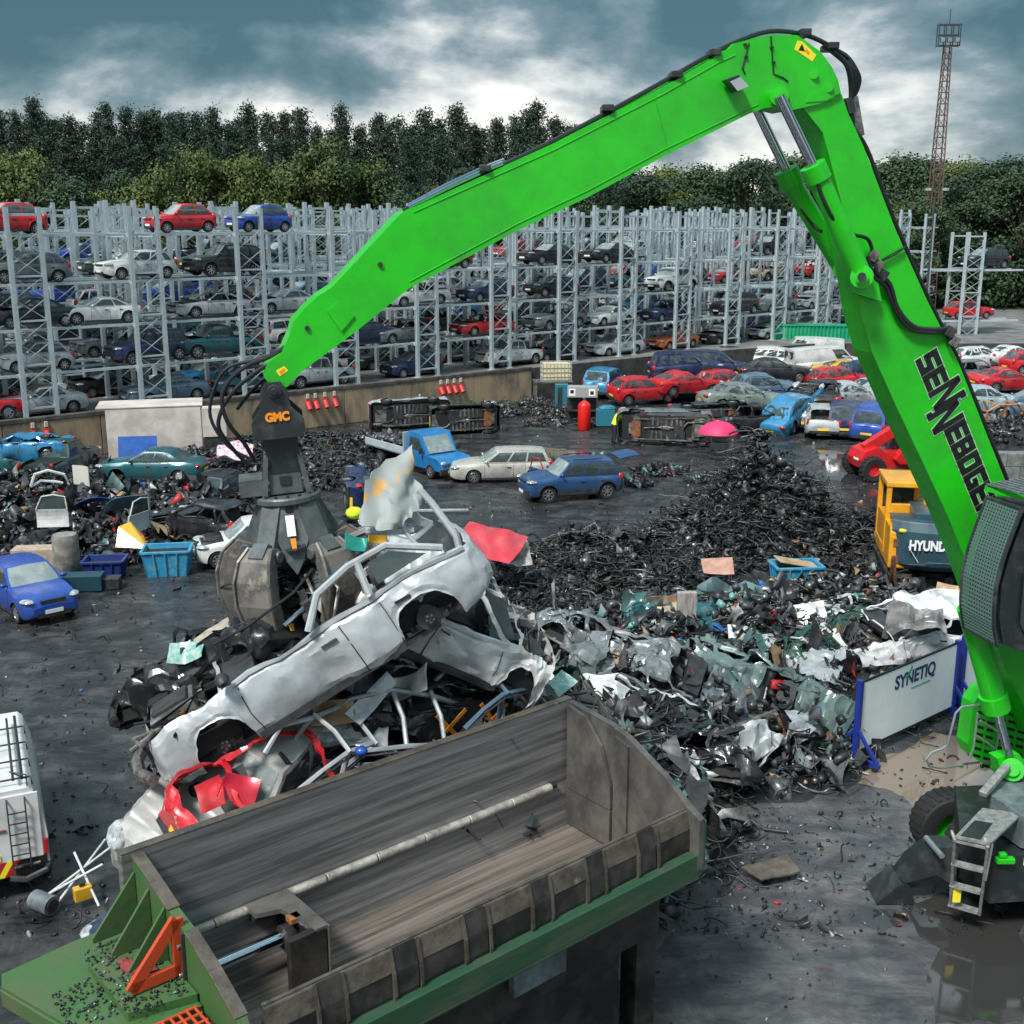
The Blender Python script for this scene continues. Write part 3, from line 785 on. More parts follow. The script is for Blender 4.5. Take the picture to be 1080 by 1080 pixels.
# ---------------------------------------------------------------- trees
def leaf_mat(name, c1, c2, tr=.25):
    m, nt, b = _new(name); N, L = nt.nodes, nt.links
    g = N.new('ShaderNodeNewGeometry'); o = N.new('ShaderNodeObjectInfo'); tc = N.new('ShaderNodeTexCoord')
    nz = N.new('ShaderNodeTexNoise'); nz.inputs['Scale'].default_value = .45; nz.inputs['Detail'].default_value = 3; L.new(tc.outputs['Object'], nz.inputs['Vector'])
    a = N.new('ShaderNodeMath'); a.operation = 'MULTIPLY_ADD'; a.inputs[1].default_value = .35; L.new(g.outputs['Random Per Island'], a.inputs[0])
    a2 = N.new('ShaderNodeMath'); a2.operation = 'MULTIPLY_ADD'; a2.inputs[1].default_value = .3; L.new(o.outputs['Random'], a2.inputs[0]); 
    s = N.new('ShaderNodeMath'); s.operation = 'MULTIPLY_ADD'; s.inputs[1].default_value = 1.0; s.inputs[2].default_value = -.32; L.new(nz.outputs['Fac'], s.inputs[0])
    L.new(s.outputs[0], a2.inputs[2]); L.new(a2.outputs[0], a.inputs[2])
    r = N.new('ShaderNodeValToRGB'); r.color_ramp.elements[0].color = (*c1,1); r.color_ramp.elements[1].color = (*c2,1); r.color_ramp.elements[0].position = .2; r.color_ramp.elements[1].position = .85
    L.new(a.outputs[0], r.inputs[0]); L.new(r.outputs[0], b.inputs['Base Color'])
    b.inputs['Roughness'].default_value = .7
    MATS[name] = m; return m
M['pine'] = leaf_mat('pine_needles', (.010,.028,.018), (.024,.050,.026))
M['leaf'] = leaf_mat('broad_leaves', (.016,.040,.010), (.105,.135,.022))
M['leafd'] = leaf_mat('dark_leaves', (.012,.034,.016), (.045,.085,.028))
M['bark'] = mat('pine_bark', (.05,.035,.025), .9, col2=(.10,.07,.05), scale=2)
M['birch'] = mat('birch_bark', (.30,.28,.24), .8, col2=(.06,.05,.045), scale=3)
def leaves(cent, size, nrm, rs, m, name, asp=.55):
    n = len(cent)
    u = rs.normal(size=(n,3)); 
    if nrm is not None: nn = nrm+rs.normal(size=(n,3))*.55
    else: nn = rs.normal(size=(n,3))
    nn /= np.linalg.norm(nn,axis=1,keepdims=True)+1e-9
    u -= nn*(u*nn).sum(1,keepdims=True); u /= np.linalg.norm(u,axis=1,keepdims=True)+1e-9
    v = np.cross(nn,u); s = (size*rs.uniform(.6,1.3,n))[:,None]
    V = np.stack([cent-u*s, cent-v*s*asp, cent+u*s, cent+v*s*asp],1).reshape(-1,3)
    me = bpy.data.meshes.new(name); me.vertices.add(4*n); me.vertices.foreach_set('co', V.ravel())
    me.loops.add(4*n); me.loops.foreach_set('vertex_index', np.arange(4*n)); me.polygons.add(n)
    me.polygons.foreach_set('loop_start', np.arange(n)*4); me.polygons.foreach_set('loop_total', np.full(n,4)); me.update(); me.validate()
    me.materials.append(m); return me
def pine(seed, h=20):
    rs = np.random.RandomState(seed); r = random.Random(seed)
    b = MB(); b.tube([(0,0,0),(r.uniform(-.2,.2),0,h*.5),(r.uniform(-.3,.3),r.uniform(-.3,.3),h*.97)], [.25,.17,.03], 7, M['bark'])
    cs = []; ns = []
    z = h*.22
    while z < h:
        f = (z-h*.22)/(h*.78); R = (2.2*(1-f)**.62+.28)*r.uniform(.75,1.15)
        nb = r.randint(4,7)
        for q in range(nb):
            a = r.uniform(0,2*PI); Rb = R*r.uniform(.6,1.15); zz = z+r.uniform(-.3,.3)
            b.tube([(0,0,zz-.2),(Rb*.9*math.cos(a),Rb*.9*math.sin(a),zz+.35)], [.05,.015], 4, M['bark'], cap=False)
            for kx in range(3):
                rr_ = Rb*(.45+.28*kx); c = np.array([rr_*math.cos(a),rr_*math.sin(a),zz+.25*kx*.6])
                n = int(26*(.6+.5*(1-f))); d = rs.normal(size=(n,3))*np.array([.42,.42,.26]); cs.append(c+d); ns.append(d+np.array([0,0,.25]))
        z += .62*r.uniform(.8,1.2)
    d = rs.normal(size=(40,3))*np.array([.16,.16,.5]); cs.append(np.array([0,0,h-.2])+d); ns.append(d)
    cs = np.concatenate(cs); ns = np.concatenate(ns)
    return b.mesh('trunk'), leaves(cs, .165, ns, rs, M['pine'], 'crown', .4)
def broad(seed, h=14, w=5.5, m='leaf', bark='bark', n=15000, size=.155, low=.12):
    rs = np.random.RandomState(seed); r = random.Random(seed)
    b = MB(); b.tube([(0,0,0),(r.uniform(-.3,.3),r.uniform(-.3,.3),h*.45),(r.uniform(-.6,.6),0,h*.85)], [.28,.18,.04], 7, M[bark])
    cl = []; K = 34
    for q in range(K):
        a = r.uniform(0,2*PI); f = r.uniform(low,1) if q > 6 else r.uniform(.7,1); rad = w*math.sin(PI*(.12+.80*f))**.7*r.uniform(.3,.95) if f < .93 else w*.3*r.random()
        c = np.array([rad*math.cos(a), rad*math.sin(a), h*(.06+.90*f)]); R = r.uniform(.9,1.9)*w/5.5
        cl.append((c,R)); b.tube([(0,0,max(.5,c[2]*.55)), tuple(c*[.6,.6,1]*1.0), tuple(c)], [.10,.06,.02], 5, M[bark], cap=False)
    cs = []; ns = []
    per = n//K
    for c, R in cl:
        d = rs.normal(size=(per,3)); d /= np.linalg.norm(d,axis=1,keepdims=True)
        rr_ = R*(rs.uniform(.35,1.0,per)**.5)[:,None]*(1+.25*rs.normal(size=(per,1)))
        p = c+d*rr_*np.array([1,1,.72]); cs.append(p); ns.append(d+np.array([0,0,.3]))
    return b.mesh('trunk'), leaves(np.concatenate(cs), size*w/5.5 if w > 5.5 else size, np.concatenate(ns), rs, M[m], 'crown')
PINES = [pine(s, 20+s%3) for s in range(1,6)]
BROADS = [broad(s+20, 13, 5.2, 'leaf', 'birch' if s % 2 else 'bark') for s in range(4)]
DARKS = [broad(s+40, 15, 6.5, 'leafd') for s in range(4)]
SHRUB = [broad(s+60, 4, 3.2, 'leafd', n=5000, size=.15, low=0) for s in range(3)]
def tree(proto, loc, s, label, name, group, rot=0, sx=1):
    root = thing(name, label, 'tree', loc, (0,0,rot), group); root.scale = (s*sx, s*sx, s)
    for nm, me in zip(('trunk','crown'), proto):
        o = bpy.data.objects.new(nm, me); C.objects.link(o); o.parent = root
    return root
TR = random.Random(5)
def top_scale(py, Y, X, H0):     # height so the top reaches image row py
    zz = Y*cp*1.0
    return (CH-TH + (232-py)*Y/1230.0*1.0)/H0
def at_px(px, Y): return (px-540)/FPX*(Y*cp+ (CH-TH)*sp*0.0)
tops = [(0,112),(18,104),(60,108),(75,112),(100,118),(120,112),(165,112),(190,113),(215,118),(240,112),(262,118),(272,108),(300,120),(320,112),(345,118),(380,116),(405,120),(430,122),(468,118),(490,116),(520,122),(545,118),(560,114),(585,112),(600,118),(620,125)]
i = 0; px = -60
while px < 640:
    py = min(tops, key=lambda a: abs(a[0]-px))[1]+TR.uniform(8,30)
    Y = 128+TR.uniform(-3,3); pr = PINES[i % 5]; H0 = 20+(i%5+1)%3
    tree(pr, (at_px(px,Y), Y, TH), top_scale(py,Y,0,H0), 'dark pine on the skyline, number %d counted from the left of the pine row' % (i+1) if False else 'dark pine standing in the long dense row behind the car racks', 'pine_tree', 'pines behind the racks', TR.uniform(0,6), TR.uniform(.8,1.05))
    px += TR.uniform(13,25); i += 1
for row, Y0, dpy in ((1,121,22),(2,136,-2),(3,113,55)):
    px = -70
    while px < 660:
        Y = Y0+TR.uniform(-2.5,2.5); j = TR.randrange(5); H0 = 20+(j+1)%3
        py = 136+dpy+TR.uniform(-6,16)
        tree(PINES[j], (at_px(px,Y), Y, TH), top_scale(py,Y,0,H0), 'dark pine standing in the long dense row behind the car racks', 'pine_tree', 'pines behind the racks', TR.uniform(0,6), TR.uniform(.95,1.25))
        px += TR.uniform(20,30) if row != 2 else TR.uniform(12,18)
# lighter broad-leaved trees in front of the pines
BLOC = [(-10,160),(25,150),(70,190),(105,200),(130,185),(165,178),(205,158),(232,170),(258,150),(285,165),(318,172),(345,148),(372,155),(402,200),(430,205),(455,196),(492,180),(530,190),(565,205),(600,200)]
for j, (px, py) in enumerate(BLOC):
    Y = 112+TR.uniform(-2,2); lt = py < 180
    tree((BROADS if (lt or j % 3 == 0) else DARKS)[j % 4], (at_px(px,Y), Y, TH), top_scale(py,Y,0,13.5 if (lt or j%3==0) else 15.5), 'yellow-green birch-like tree in front of the dark pines' if lt else 'bushy mid-green tree at the foot of the dark pines', 'birch_tree' if lt else 'bushy_tree', 'lighter trees in front of the pines' if lt else 'bushy trees below the pines', TR.uniform(0,6), TR.uniform(.8,1.0))
# round crowned wood on the right
RLOC = [(640,175,130),(672,165,128),(705,172,120),(735,158,132),(760,172,122),(790,160,128),(705,195,112),(745,195,112),(640,195,116),(790,205,112),(820,180,125),(835,162,150),(860,165,150),(890,168,150),(920,164,155),(945,162,155),(968,164,155),(990,168,150),(1012,165,150),(1035,172,140),(1060,170,135),(1085,165,132),(850,190,130),(900,190,135),(940,195,135),(975,190,130),(1010,195,125),(1045,195,122),(1075,200,118),(925,210,120),(870,212,120),(1100,190,125)]
for j, (px, py, Y) in enumerate(RLOC):
    lt = j in (0,2,4,6,7,17,18,24,26,28,27)
    if Y < 128: Y += 18
    py += 8
    pr = (BROADS if lt else DARKS)[j % 4]
    tree(pr, (at_px(px,Y), Y, TH), top_scale(py+TR.uniform(-7,9),Y,0,13.5 if lt else 15.5), 'round-crowned dark green tree in the wood behind the racks on the right' if not lt else 'paler olive-green round-crowned tree in the wood on the right', 'leafy_tree', 'dark trees of the wood on the right' if not lt else 'paler trees of the wood on the right', TR.uniform(0,6), TR.uniform(.95,1.3))
px = -60
while px < 1130:
    Y = 108+TR.uniform(-2,4) if px < 650 else 131+TR.uniform(-4,4)
    o = tree(SHRUB[TR.randrange(3)], (at_px(px,Y), Y, TH), TR.uniform(1.1,1.9), 'dark shrub in the undergrowth behind the last rack row', 'shrub', 'shrubs behind the last rack row', TR.uniform(0,6), 1.3)
    o['category'] = 'shrub'
    px += TR.uniform(18,26)

# lattice lighting mast and lamp posts
def mast():
    p = ath(990,244,TH+2); p = Vector((at_px(984,128), 128, TH)); h = CH-TH+(232-66)*128/1230
    root = thing('lattice_mast', 'tall rusty lattice lighting mast with a square head frame above the trees', 'mast', p)
    b = MB(); H = h
    wdt = lambda z: lerp(1.5,.62,z/H)
    cs = [(-1,-1),(1,-1),(1,1),(-1,1)]; n = 24
    for c in cs: b.bar((c[0]*wdt(0)/2,c[1]*wdt(0)/2,0),(c[0]*wdt(H)/2,c[1]*wdt(H)/2,H), .11,.11, M['mast'])
    for q in range(n):
        z0, z1 = H*q/n, H*(q+1)/n
        for k in range(4):
            a, c = cs[k], cs[(k+1)%4]
            b.bar((a[0]*wdt(z0)/2,a[1]*wdt(z0)/2,z0),(c[0]*wdt(z1)/2,c[1]*wdt(z1)/2,z1), .05,.05, M['mast'])
            b.bar((a[0]*wdt(z1)/2,a[1]*wdt(z1)/2,z1),(c[0]*wdt(z1)/2,c[1]*wdt(z1)/2,z1), .06,.06, M['mast'])
    b.obj('lattice', root)
    b = MB()
    for zz in (H+.1, H+1.1, H+2.1):
        b.bar((-1.1,-.3,zz),(1.1,-.3,zz), .1,.1, M['mastd'])
        b.bar((-1.1,.3,zz),(1.1,.3,zz), .1,.1, M['mastd'])
    for xx in (-1.1,-.37,.37,1.1): b.bar((xx,-.3,H),(xx,-.3,H+2.2), .09,.09, M['mastd']); b.bar((xx,.3,H),(xx,.3,H+2.2), .09,.09, M['mastd'])
    b.bar((0,0,H+2),(0,0,H+3.6), .07,.07, M['mastd'])
    b.obj('head_frame', root)
    for xx in (-.75,0,.75):
        one('floodlight', None, lambda q: (q.box((xx,-.45,H+.62),(.5,.2,.5), M['mastd']), q.box((xx,-.56,H+.62),(.42,.02,.42), M['screen'])), root)
M['mast'] = mat('rusty_mast', (.11,.065,.055), .7, metal=.2, col2=(.16,.10,.085), scale=1)
M['mastd'] = mat('mast_head', (.05,.06,.06), .6, metal=.3)
mast()
def lamp(px, pyb, pyt, Y, label):
    x = at_px(px, Y); h = CH-TH+(232-pyt)*Y/1230
    root = thing('lamp_post', label, 'lamp post', (x,Y,TH))
    one('pole', None, lambda q: q.tube([(0,0,0),(0,0,h)], [.13,.07], 8, M['mastd']), root)
    for s in (-1,1): one('lamp_head', None, lambda q: (q.bar((0,0,h),(s*.6,-.2,h+.2), .06,.06,M['mastd']), q.box((s*.7,-.25,h+.25),(.45,.3,.2), M['lens'])), root)
lamp(984, 0, 205, 98, 'thin dark twin-headed lamp post among the racks beside the lattice mast')
# ---------------------------------------------------------------- scrap: many bent bits in one uncountable mass
JM = {
 'blk': mat('scrap_black', (.008,.009,.010), .38, col2=(.022,.024,.027), scale=3, rough2=.55),
 'dk': mat('scrap_dark_grey', (.035,.038,.042), .42, col2=(.07,.075,.08), scale=3, island=.4),
 'met': mat('scrap_metal', (.22,.23,.24), .35, metal=.6, col2=(.10,.10,.10), scale=4, island=.5),
 'wht': mat('scrap_white', (.42,.43,.42), .5, col2=(.18,.18,.17), scale=4, island=.3),
 'tan': mat('scrap_tan', (.38,.26,.15), .8, col2=(.22,.15,.09), scale=4, island=.3),
 'rst': mat('scrap_rust', (.15,.065,.03), .8, col2=(.07,.03,.02), scale=5, island=.4),
 'red': mat('scrap_red', (.42,.02,.02), .5, island=.3),
 'blu': mat('scrap_blue', (.03,.12,.32), .5, island=.4),
 'grn': mat('scrap_green_glass', (.10,.28,.24), .25, island=.4),
 'tea': mat('scrap_teal_panel', (.06,.12,.12), .35, island=.4),
}
JK = list(JM)
class Junk:
    def __init__(s, seed): s.r = np.random.RandomState(seed); s.V = []; s.F = []; s.I = []; s.n = 0
    def _add(s, V, F, I):
        s.V.append(V.reshape(-1,3)); s.F.append(F.reshape(-1,4)+s.n); s.I.append(I); s.n += V.reshape(-1,3).shape[0]
    def mi(s, n, pal):
        k = [JK.index(a) for a in pal]; p = np.array(list(pal.values()), float); p /= p.sum()
        return s.r.choice(k, size=n, p=p)
    def wires(s, P0, L, rad, pal, segs=7, curl=.9, nside=3):
        n = len(P0); r = s.r
        d = r.normal(size=(n,3)); d[:,2] *= .6; d /= np.linalg.norm(d,axis=1,keepdims=True)
        ax = r.normal(size=(n,3)); ax /= np.linalg.norm(ax,axis=1,keepdims=True)
        cu = r.uniform(.1,1,n)[:,None]*curl
        st = (r.uniform(.5,1.4,n)*L/segs)[:,None]; pts = [P0]
        for k in range(segs):
            d = d+np.cross(ax,d)*cu+r.normal(size=(n,3))*.18; d /= np.linalg.norm(d,axis=1,keepdims=True)
            pts.append(pts[-1]+d*st)
        pts = np.stack(pts,1)            # n,S,3
        z0_ = P0[:,2][:,None]; dz_ = pts[:,:,2]-z0_; A_ = r.uniform(.05,.24,(n,1)); pts[:,:,2] = z0_+A_*np.sin(dz_/A_)
        T = np.gradient(pts,axis=1); T /= np.linalg.norm(T,axis=2,keepdims=True)+1e-9
        u = np.cross(T, ax[:,None,:]+.01); u /= np.linalg.norm(u,axis=2,keepdims=True)+1e-9; w = np.cross(T,u)
        R = (rad*r.uniform(.5,1.7,n))[:,None,None]
        ring = [pts+(u*math.cos(2*PI*j/nside)+w*math.sin(2*PI*j/nside))*R for j in range(nside)]
        V = np.stack(ring,2)             # n,S,ns,3
        S = segs+1; base = (np.arange(n)*S*nside)[:,None,None]
        i = np.arange(segs)[None,:,None]; j = np.arange(nside)[None,None,:]; j2 = (j+1)%nside
        F = np.stack([base+i*nside+j, base+i*nside+j2, base+(i+1)*nside+j2, base+(i+1)*nside+j], -1)
        s._add(V, F, np.repeat(s.mi(n,pal), segs*nside))
    def plates(s, P0, size, pal, asp=.5, bend=.35, flat=.5):
        n = len(P0); r = s.r; q = 4
        g = np.stack(np.meshgrid(np.linspace(-1,1,q),np.linspace(-1,1,q),indexing='ij'),-1).reshape(-1,2)
        sz = size*r.uniform(.4,1.6,n)
        a = r.uniform(.25,1,n)*asp*2
        xy = g[None]*np.stack([sz, sz*a],1)[:,None,:]*np.array([.5,.5])
        k1 = r.normal(size=(n,4))*bend
        u, v = g[:,0], g[:,1]
        z = (k1[:,0:1]*u**2+k1[:,1:2]*u*v+k1[:,2:3]*v**2+k1[:,3:4]*u**3+r.normal(size=(n,q*q))*.07*bend*3)*sz[:,None]*.5
        loc = np.concatenate([xy, z[...,None]],-1)
        # taper corners so the outlines are not rectangles
        loc[:,:,:2] += r.normal(size=(n,q*q,2))*.06*sz[:,None,None]
        A = r.normal(size=(n,3))*np.array([1,1,1+flat*2]); A /= np.linalg.norm(A,axis=1,keepdims=True)
        B = np.cross(A, r.normal(size=(n,3))); B /= np.linalg.norm(B,axis=1,keepdims=True); D = np.cross(A,B)
        V = P0[:,None,:]+loc[:,:,0:1]*B[:,None,:]+loc[:,:,1:2]*D[:,None,:]+loc[:,:,2:3]*A[:,None,:]
        i = np.arange(q-1)[:,None]; j = np.arange(q-1)[None,:]
        f = np.stack([i*q+j,(i+1)*q+j,(i+1)*q+j+1,i*q+j+1],-1).reshape(-1,4)
        F = f[None]+(np.arange(n)*q*q)[:,None,None]
        s._add(V, F, np.repeat(s.mi(n,pal), (q-1)**2))
    def boxes(s, P0, size, pal, flat=1.0):
        n = len(P0); r = s.r
        d = size*r.uniform(.3,1.5,(n,3))*np.array([1,.55,.4]); 
        c = np.array([(a,b,g) for a in (-.5,.5) for b in (-.5,.5) for g in (-.5,.5)])
        loc = c[None]*d[:,None,:]*(1+r.normal(size=(n,8,1))*.12)
        A = r.normal(size=(n,3))+np.array([0,0,flat]); A /= np.linalg.norm(A,axis=1,keepdims=True)
        B = np.cross(A, r.normal(size=(n,3))); B /= np.linalg.norm(B,axis=1,keepdims=True); D = np.cross(A,B)
        V = P0[:,None,:]+loc[:,:,0:1]*B[:,None,:]+loc[:,:,1:2]*D[:,None,:]+loc[:,:,2:3]*A[:,None,:]
        f = np.array([(0,1,3,2),(4,6,7,5),(0,4,5,1),(2,3,7,6),(0,2,6,4),(1,5,7,3)])
        F = f[None]+(np.arange(n)*8)[:,None,None]
        s._add(V, F, np.repeat(s.mi(n,pal), 6))
    def discs(s, P0, size, pal, k=9):
        # pulleys, brake discs, cans: short tubes
        n = len(P0); r = s.r; rad = size*r.uniform(.5,1.4,n)[:,None,None]; hh = rad*r.uniform(.3,2.2,n)[:,None,None]
        A = r.normal(size=(n,3)); A /= np.linalg.norm(A,axis=1,keepdims=True)
        B = np.cross(A, r.normal(size=(n,3))); B /= np.linalg.norm(B,axis=1,keepdims=True); D = np.cross(A,B)
        an = 2*PI*np.arange(k)/k
        ring = (np.cos(an)[None,:,None]*B[:,None,:]+np.sin(an)[None,:,None]*D[:,None,:])*rad
        prof = [(.25,-1),(1,-1),(1,1),(.25,1),(.25,-1)]
        V = np.stack([P0[:,None,:]+ring*a+A[:,None,:]*hh*.5*b for a, b in prof],1)
        i = np.arange(4)[:,None]; j = np.arange(k)[None,:]
        f = np.stack([i*k+j,i*k+(j+1)%k,(i+1)*k+(j+1)%k,(i+1)*k+j],-1).reshape(-1,4)
        F = f[None]+(np.arange(n)*5*k)[:,None,None]
        s._add(V, F, np.repeat(s.mi(n,pal), 4*k))
    def surf(s, fn, x0, x1, y0, y1, st, key='blk'):
        nx = int((x1-x0)/st)+1; ny = int((y1-y0)/st)+1
        V = np.array([[(x, y, fn(x,y)) for y in np.linspace(y0,y1,ny)] for x in np.linspace(x0,x1,nx)])
        i = np.arange(nx-1)[:,None]; j = np.arange(ny-1)[None,:]
        F = np.stack([i*ny+j,(i+1)*ny+j,(i+1)*ny+j+1,i*ny+j+1],-1).reshape(-1,4)
        z = V.reshape(-1,3)[:,2][F].max(1); F = F[z > -.04]
        s._add(V, F, np.full(len(F), JK.index(key)))
    def obj(s, name, label, cat):
        V = np.concatenate(s.V); F = np.concatenate(s.F); I = np.concatenate(s.I)
        me = bpy.data.meshes.new(name); me.vertices.add(len(V)); me.vertices.foreach_set('co', V.ravel())
        n = len(F); me.loops.add(4*n); me.loops.foreach_set('vertex_index', F.ravel()); me.polygons.add(n)
        me.polygons.foreach_set('loop_start', np.arange(n)*4); me.polygons.foreach_set('loop_total', np.full(n,4))
        for k in JK: me.materials.append(JM[k])
        me.polygons.foreach_set('material_index', I.astype(np.int32)); me.update(); me.validate()
        o = bpy.data.objects.new(name, me); C.objects.link(o)
        if label: tag(o, label, cat, kind='stuff')
        return o
def gauss(lobes, rough=.25, pw=2):
    def f(x, y):
        z = 0
        for cx_, cy_, rx, ry, h in lobes:
            d = ((x-cx_)/rx)**2+((y-cy_)/ry)**2
            z = max(z, h*math.exp(-d**(pw/2)))+.0
        n = noise.noise(Vector((x*.9,y*.9,3.1)))*rough+noise.noise(Vector((x*2.6,y*2.6,1.7)))*rough*.5
        return z*(1+n)-.17
    return f
def samp(J, fn, lobes, n, lift=(0,.15), minz=-.02, wgt=None, spread=1.25):
    a = np.array([l[2]*l[3] for l in lobes], float); a /= a.sum(); k = J.r.choice(len(lobes), size=n*2, p=a)
    L_ = np.array(lobes); rr = np.sqrt(J.r.uniform(0,1,n*2))*spread; th = J.r.uniform(0,2*PI,n*2)
    x = L_[k,0]+L_[k,2]*rr*np.cos(th); y = L_[k,1]+L_[k,3]*rr*np.sin(th)
    out = []
    for a_, b_ in zip(x, y):
        z = fn(a_, b_)
        if z > minz: out.append((a_, b_, z+J.r.uniform(*lift)))
        if len(out) >= n: break
    return np.array(out)
BLK = dict(blk=.66, dk=.25, met=.07, wht=.012, tan=.008)
MIX = dict(blk=.40, dk=.24, met=.17, wht=.09, tan=.035, rst=.02, red=.012, blu=.012, grn=.03, tea=.07)
def heap(seed, lobes, name, label, cat, nw, npl, nb, nd=0, pal=BLK, pal2=None, pw=2, wl=1.1, wr=.022, ps=.5, bs=.3, rough=.3, curl=.9, st=.22, thin=.6):
    J = Junk(seed); fn = gauss(lobes, rough, pw); pal2 = pal2 or pal
    x0 = min(l[0]-l[2]*1.9 for l in lobes); x1 = max(l[0]+l[2]*1.9 for l in lobes); y0 = min(l[1]-l[3]*1.9 for l in lobes); y1 = max(l[1]+l[3]*1.9 for l in lobes)
    J.surf(fn, x0, x1, y0, y1, st)
    if nw:
        J.wires(samp(J,fn,lobes,nw), wl, wr, pal, curl=curl); J.wires(samp(J,fn,lobes,nw//2), wl*1.5, wr*thin, pal, curl=curl*.7)
    if npl: J.plates(samp(J,fn,lobes,npl), ps, pal2, asp=.35); J.plates(samp(J,fn,lobes,npl//2), ps*.5, pal2)
    if nb: J.boxes(samp(J,fn,lobes,nb), bs, pal2); J.boxes(samp(J,fn,lobes,nb), bs*.45, pal2)
    if nd: J.discs(samp(J,fn,lobes,nd), .13, pal)
    return J.obj(name, label, cat), fn

black_lobes = [(8.7,40,2.8,2.9,3.3),(11.6,39.5,2.3,2.4,1.5),(6.2,38.8,2.2,2.2,1.5),(2.6,36,2.6,2.2,1.75),(-.3,35.2,1.9,1.8,1.55),(4.6,35,2.0,2.0,1.1),(.8,33.6,2.4,1.6,1.0),(3.5,32.2,2.4,1.6,.8)]
_, HB = heap(1, black_lobes, 'wiring_heap', 'big black heap of tangled wiring looms and engine parts in the middle of the yard', 'scrap heap', 5200, 900, 1900, 900, rough=.6, wl=1.1, wr=.026, curl=1.5, ps=.42)
mix_lobes = [(3.2,27.5,3.0,3.5,1.2),(6.5,29.5,3.2,3.2,1.1),(9.8,31.5,3.2,2.6,1.1),(5.0,25,2.6,2.6,.9),(7.8,27.5,2.4,2.2,.75),(12.0,30.9,2.0,1.5,.6),(2.6,23,1.6,2.6,.9)]
_, HM = heap(2, mix_lobes, 'mixed_scrap_heap', 'wide low heap of mixed car scrap, torn panels and wire between black heap and white barrier', 'scrap heap', 2600, 1500, 1900, 350, pal=dict(blk=.58,dk=.24,met=.16,wht=.02), pal2=MIX, ps=.52, bs=.34, wl=1.1, wr=.026, rough=.5, curl=.9, st=.16)
J = Junk(12)
for n_, kind_ in ((900,'w'),(1100,'b'),(500,'p'),(260,'d')):
    P_ = samp(J, HM, mix_lobes, n_, (.15,.75), .1)
    if kind_ == 'w': J.wires(P_, 1.0, .022, dict(blk=.6,dk=.2,met=.2), curl=.8)
    elif kind_ == 'b': J.boxes(P_, .26, MIX)
    elif kind_ == 'p': J.plates(P_, .5, MIX, asp=.22, bend=.5)
    else: J.discs(P_, .13, dict(blk=.5,dk=.25,met=.2,rst=.05))
J.obj('tangled_scrap', 'tangle of hoses, strips and small parts lying over the mixed scrap shells', 'scrap')
core_lobes = [(-2.6,17.2,2.5,2.2,4.3),(-.4,18.6,2.3,2.4,3.6),(1.6,20.2,1.9,2.4,2.6),(-3.6,15.6,1.2,1.7,3.4),(-1.2,16.6,2.0,1.4,3.8)]
_, HC = heap(3, core_lobes, 'crushed_scrap_pile', 'steep pile of crushed car scrap underneath the silver wreck behind the feed box', 'scrap heap', 900, 900, 900, 120, pal=dict(blk=.6,dk=.25,met=.15), pal2=dict(blk=.28,dk=.24,met=.28,wht=.09,tea=.06,tan=.03,rst=.02), pw=3, ps=.7, bs=.35, rough=.15)
yl = [(-20.5,46.5,3.6,3.5,1.3),(-16.5,43.5,3.4,3,1.0),(-12.8,45.5,3.2,3.5,1.2),(-14.5,40.6,3.0,2.0,.85),(-11,41.5,1.8,2.2,.8),(-21.5,42,2.6,2.5,1.2),(-17.5,49.5,4,2.5,.9)]
_, HY = heap(4, yl, 'parts_heap', 'untidy heap of car parts, tyres and panels between the blue car and the wall', 'scrap heap', 700, 1100, 1100, 260, pal=dict(blk=.62,dk=.26,met=.12), pal2=dict(blk=.46,dk=.26,met=.10,wht=.06,tea=.04,blu=.03,tan=.02,red=.012), ps=.65, bs=.42, rough=.45)
y2 = [(-11.5,55.5,3.0,2.6,1.5),(-8.4,58,2.6,2.2,1.2),(-9,52.5,2.6,2.4,1.0),(-14.5,53.5,2,2,1.0)]
heap(5, y2, 'wheel_and_engine_heap', 'heap of dark engines and cables at the wall behind the grab', 'scrap heap', 900, 260, 900, 300, pal=dict(blk=.6,dk=.28,met=.09,rst=.04), rough=.4, ps=.4)
e1 = [(-1.2,70.5,1.5,1.3,.8),(1.6,71.5,1.6,1.3,.9),(4,70,1.6,1.2,.7),(2,66.5,1.2,.8,.5),(5,67,1.0,.9,.5)]
heap(6, e1, 'engine_row', 'row of stripped engines and gearboxes along the end of the concrete wall', 'scrap heap', 250, 120, 500, 160, pal=dict(blk=.5,dk=.3,met=.15,rst=.06), ps=.4)
e2 = [(7.0,53.5,1.6,1.0,.32),(9.2,51.8,1.6,.9,.28),(5.6,51.0,1.2,.9,.22),(12.5,53.0,1.0,.6,.3),(11,50.5,1.3,.6,.2),(3.4,55.0,1.0,.9,.45),(8.4,49.4,1.5,.5,.15)]
heap(7, e2, 'yard_litter', 'thin spread of torn parts and wires on the yard in front of the upturned wreck', 'scrap heap', 300, 240, 330, 30, pal=dict(blk=.6,dk=.3,met=.1), pal2=MIX, ps=.42, bs=.25, wl=.8)
e3 = [(2.7,19.3,1.1,1.5,.42),(4.0,20.5,.9,.9,.25),(2.1,17.6,.9,.8,.28),(3.9,18.6,.7,.6,.14)]
heap(8, e3, 'swept_debris', 'strewn broken trim, wires and glass on the concrete beside the feed box', 'scrap heap', 260, 420, 480, 40, pal=dict(blk=.62,dk=.28,met=.1), pal2=dict(blk=.45,dk=.25,met=.1,wht=.08,grn=.03,tan=.03,red=.01,tea=.03), ps=.26, bs=.15, wl=.55, wr=.011, st=.12)
e4 = [(24,62,2.4,1.6,1.1),(27.5,62,2.6,1.8,1.2),(31,63,3,2,1.1)]
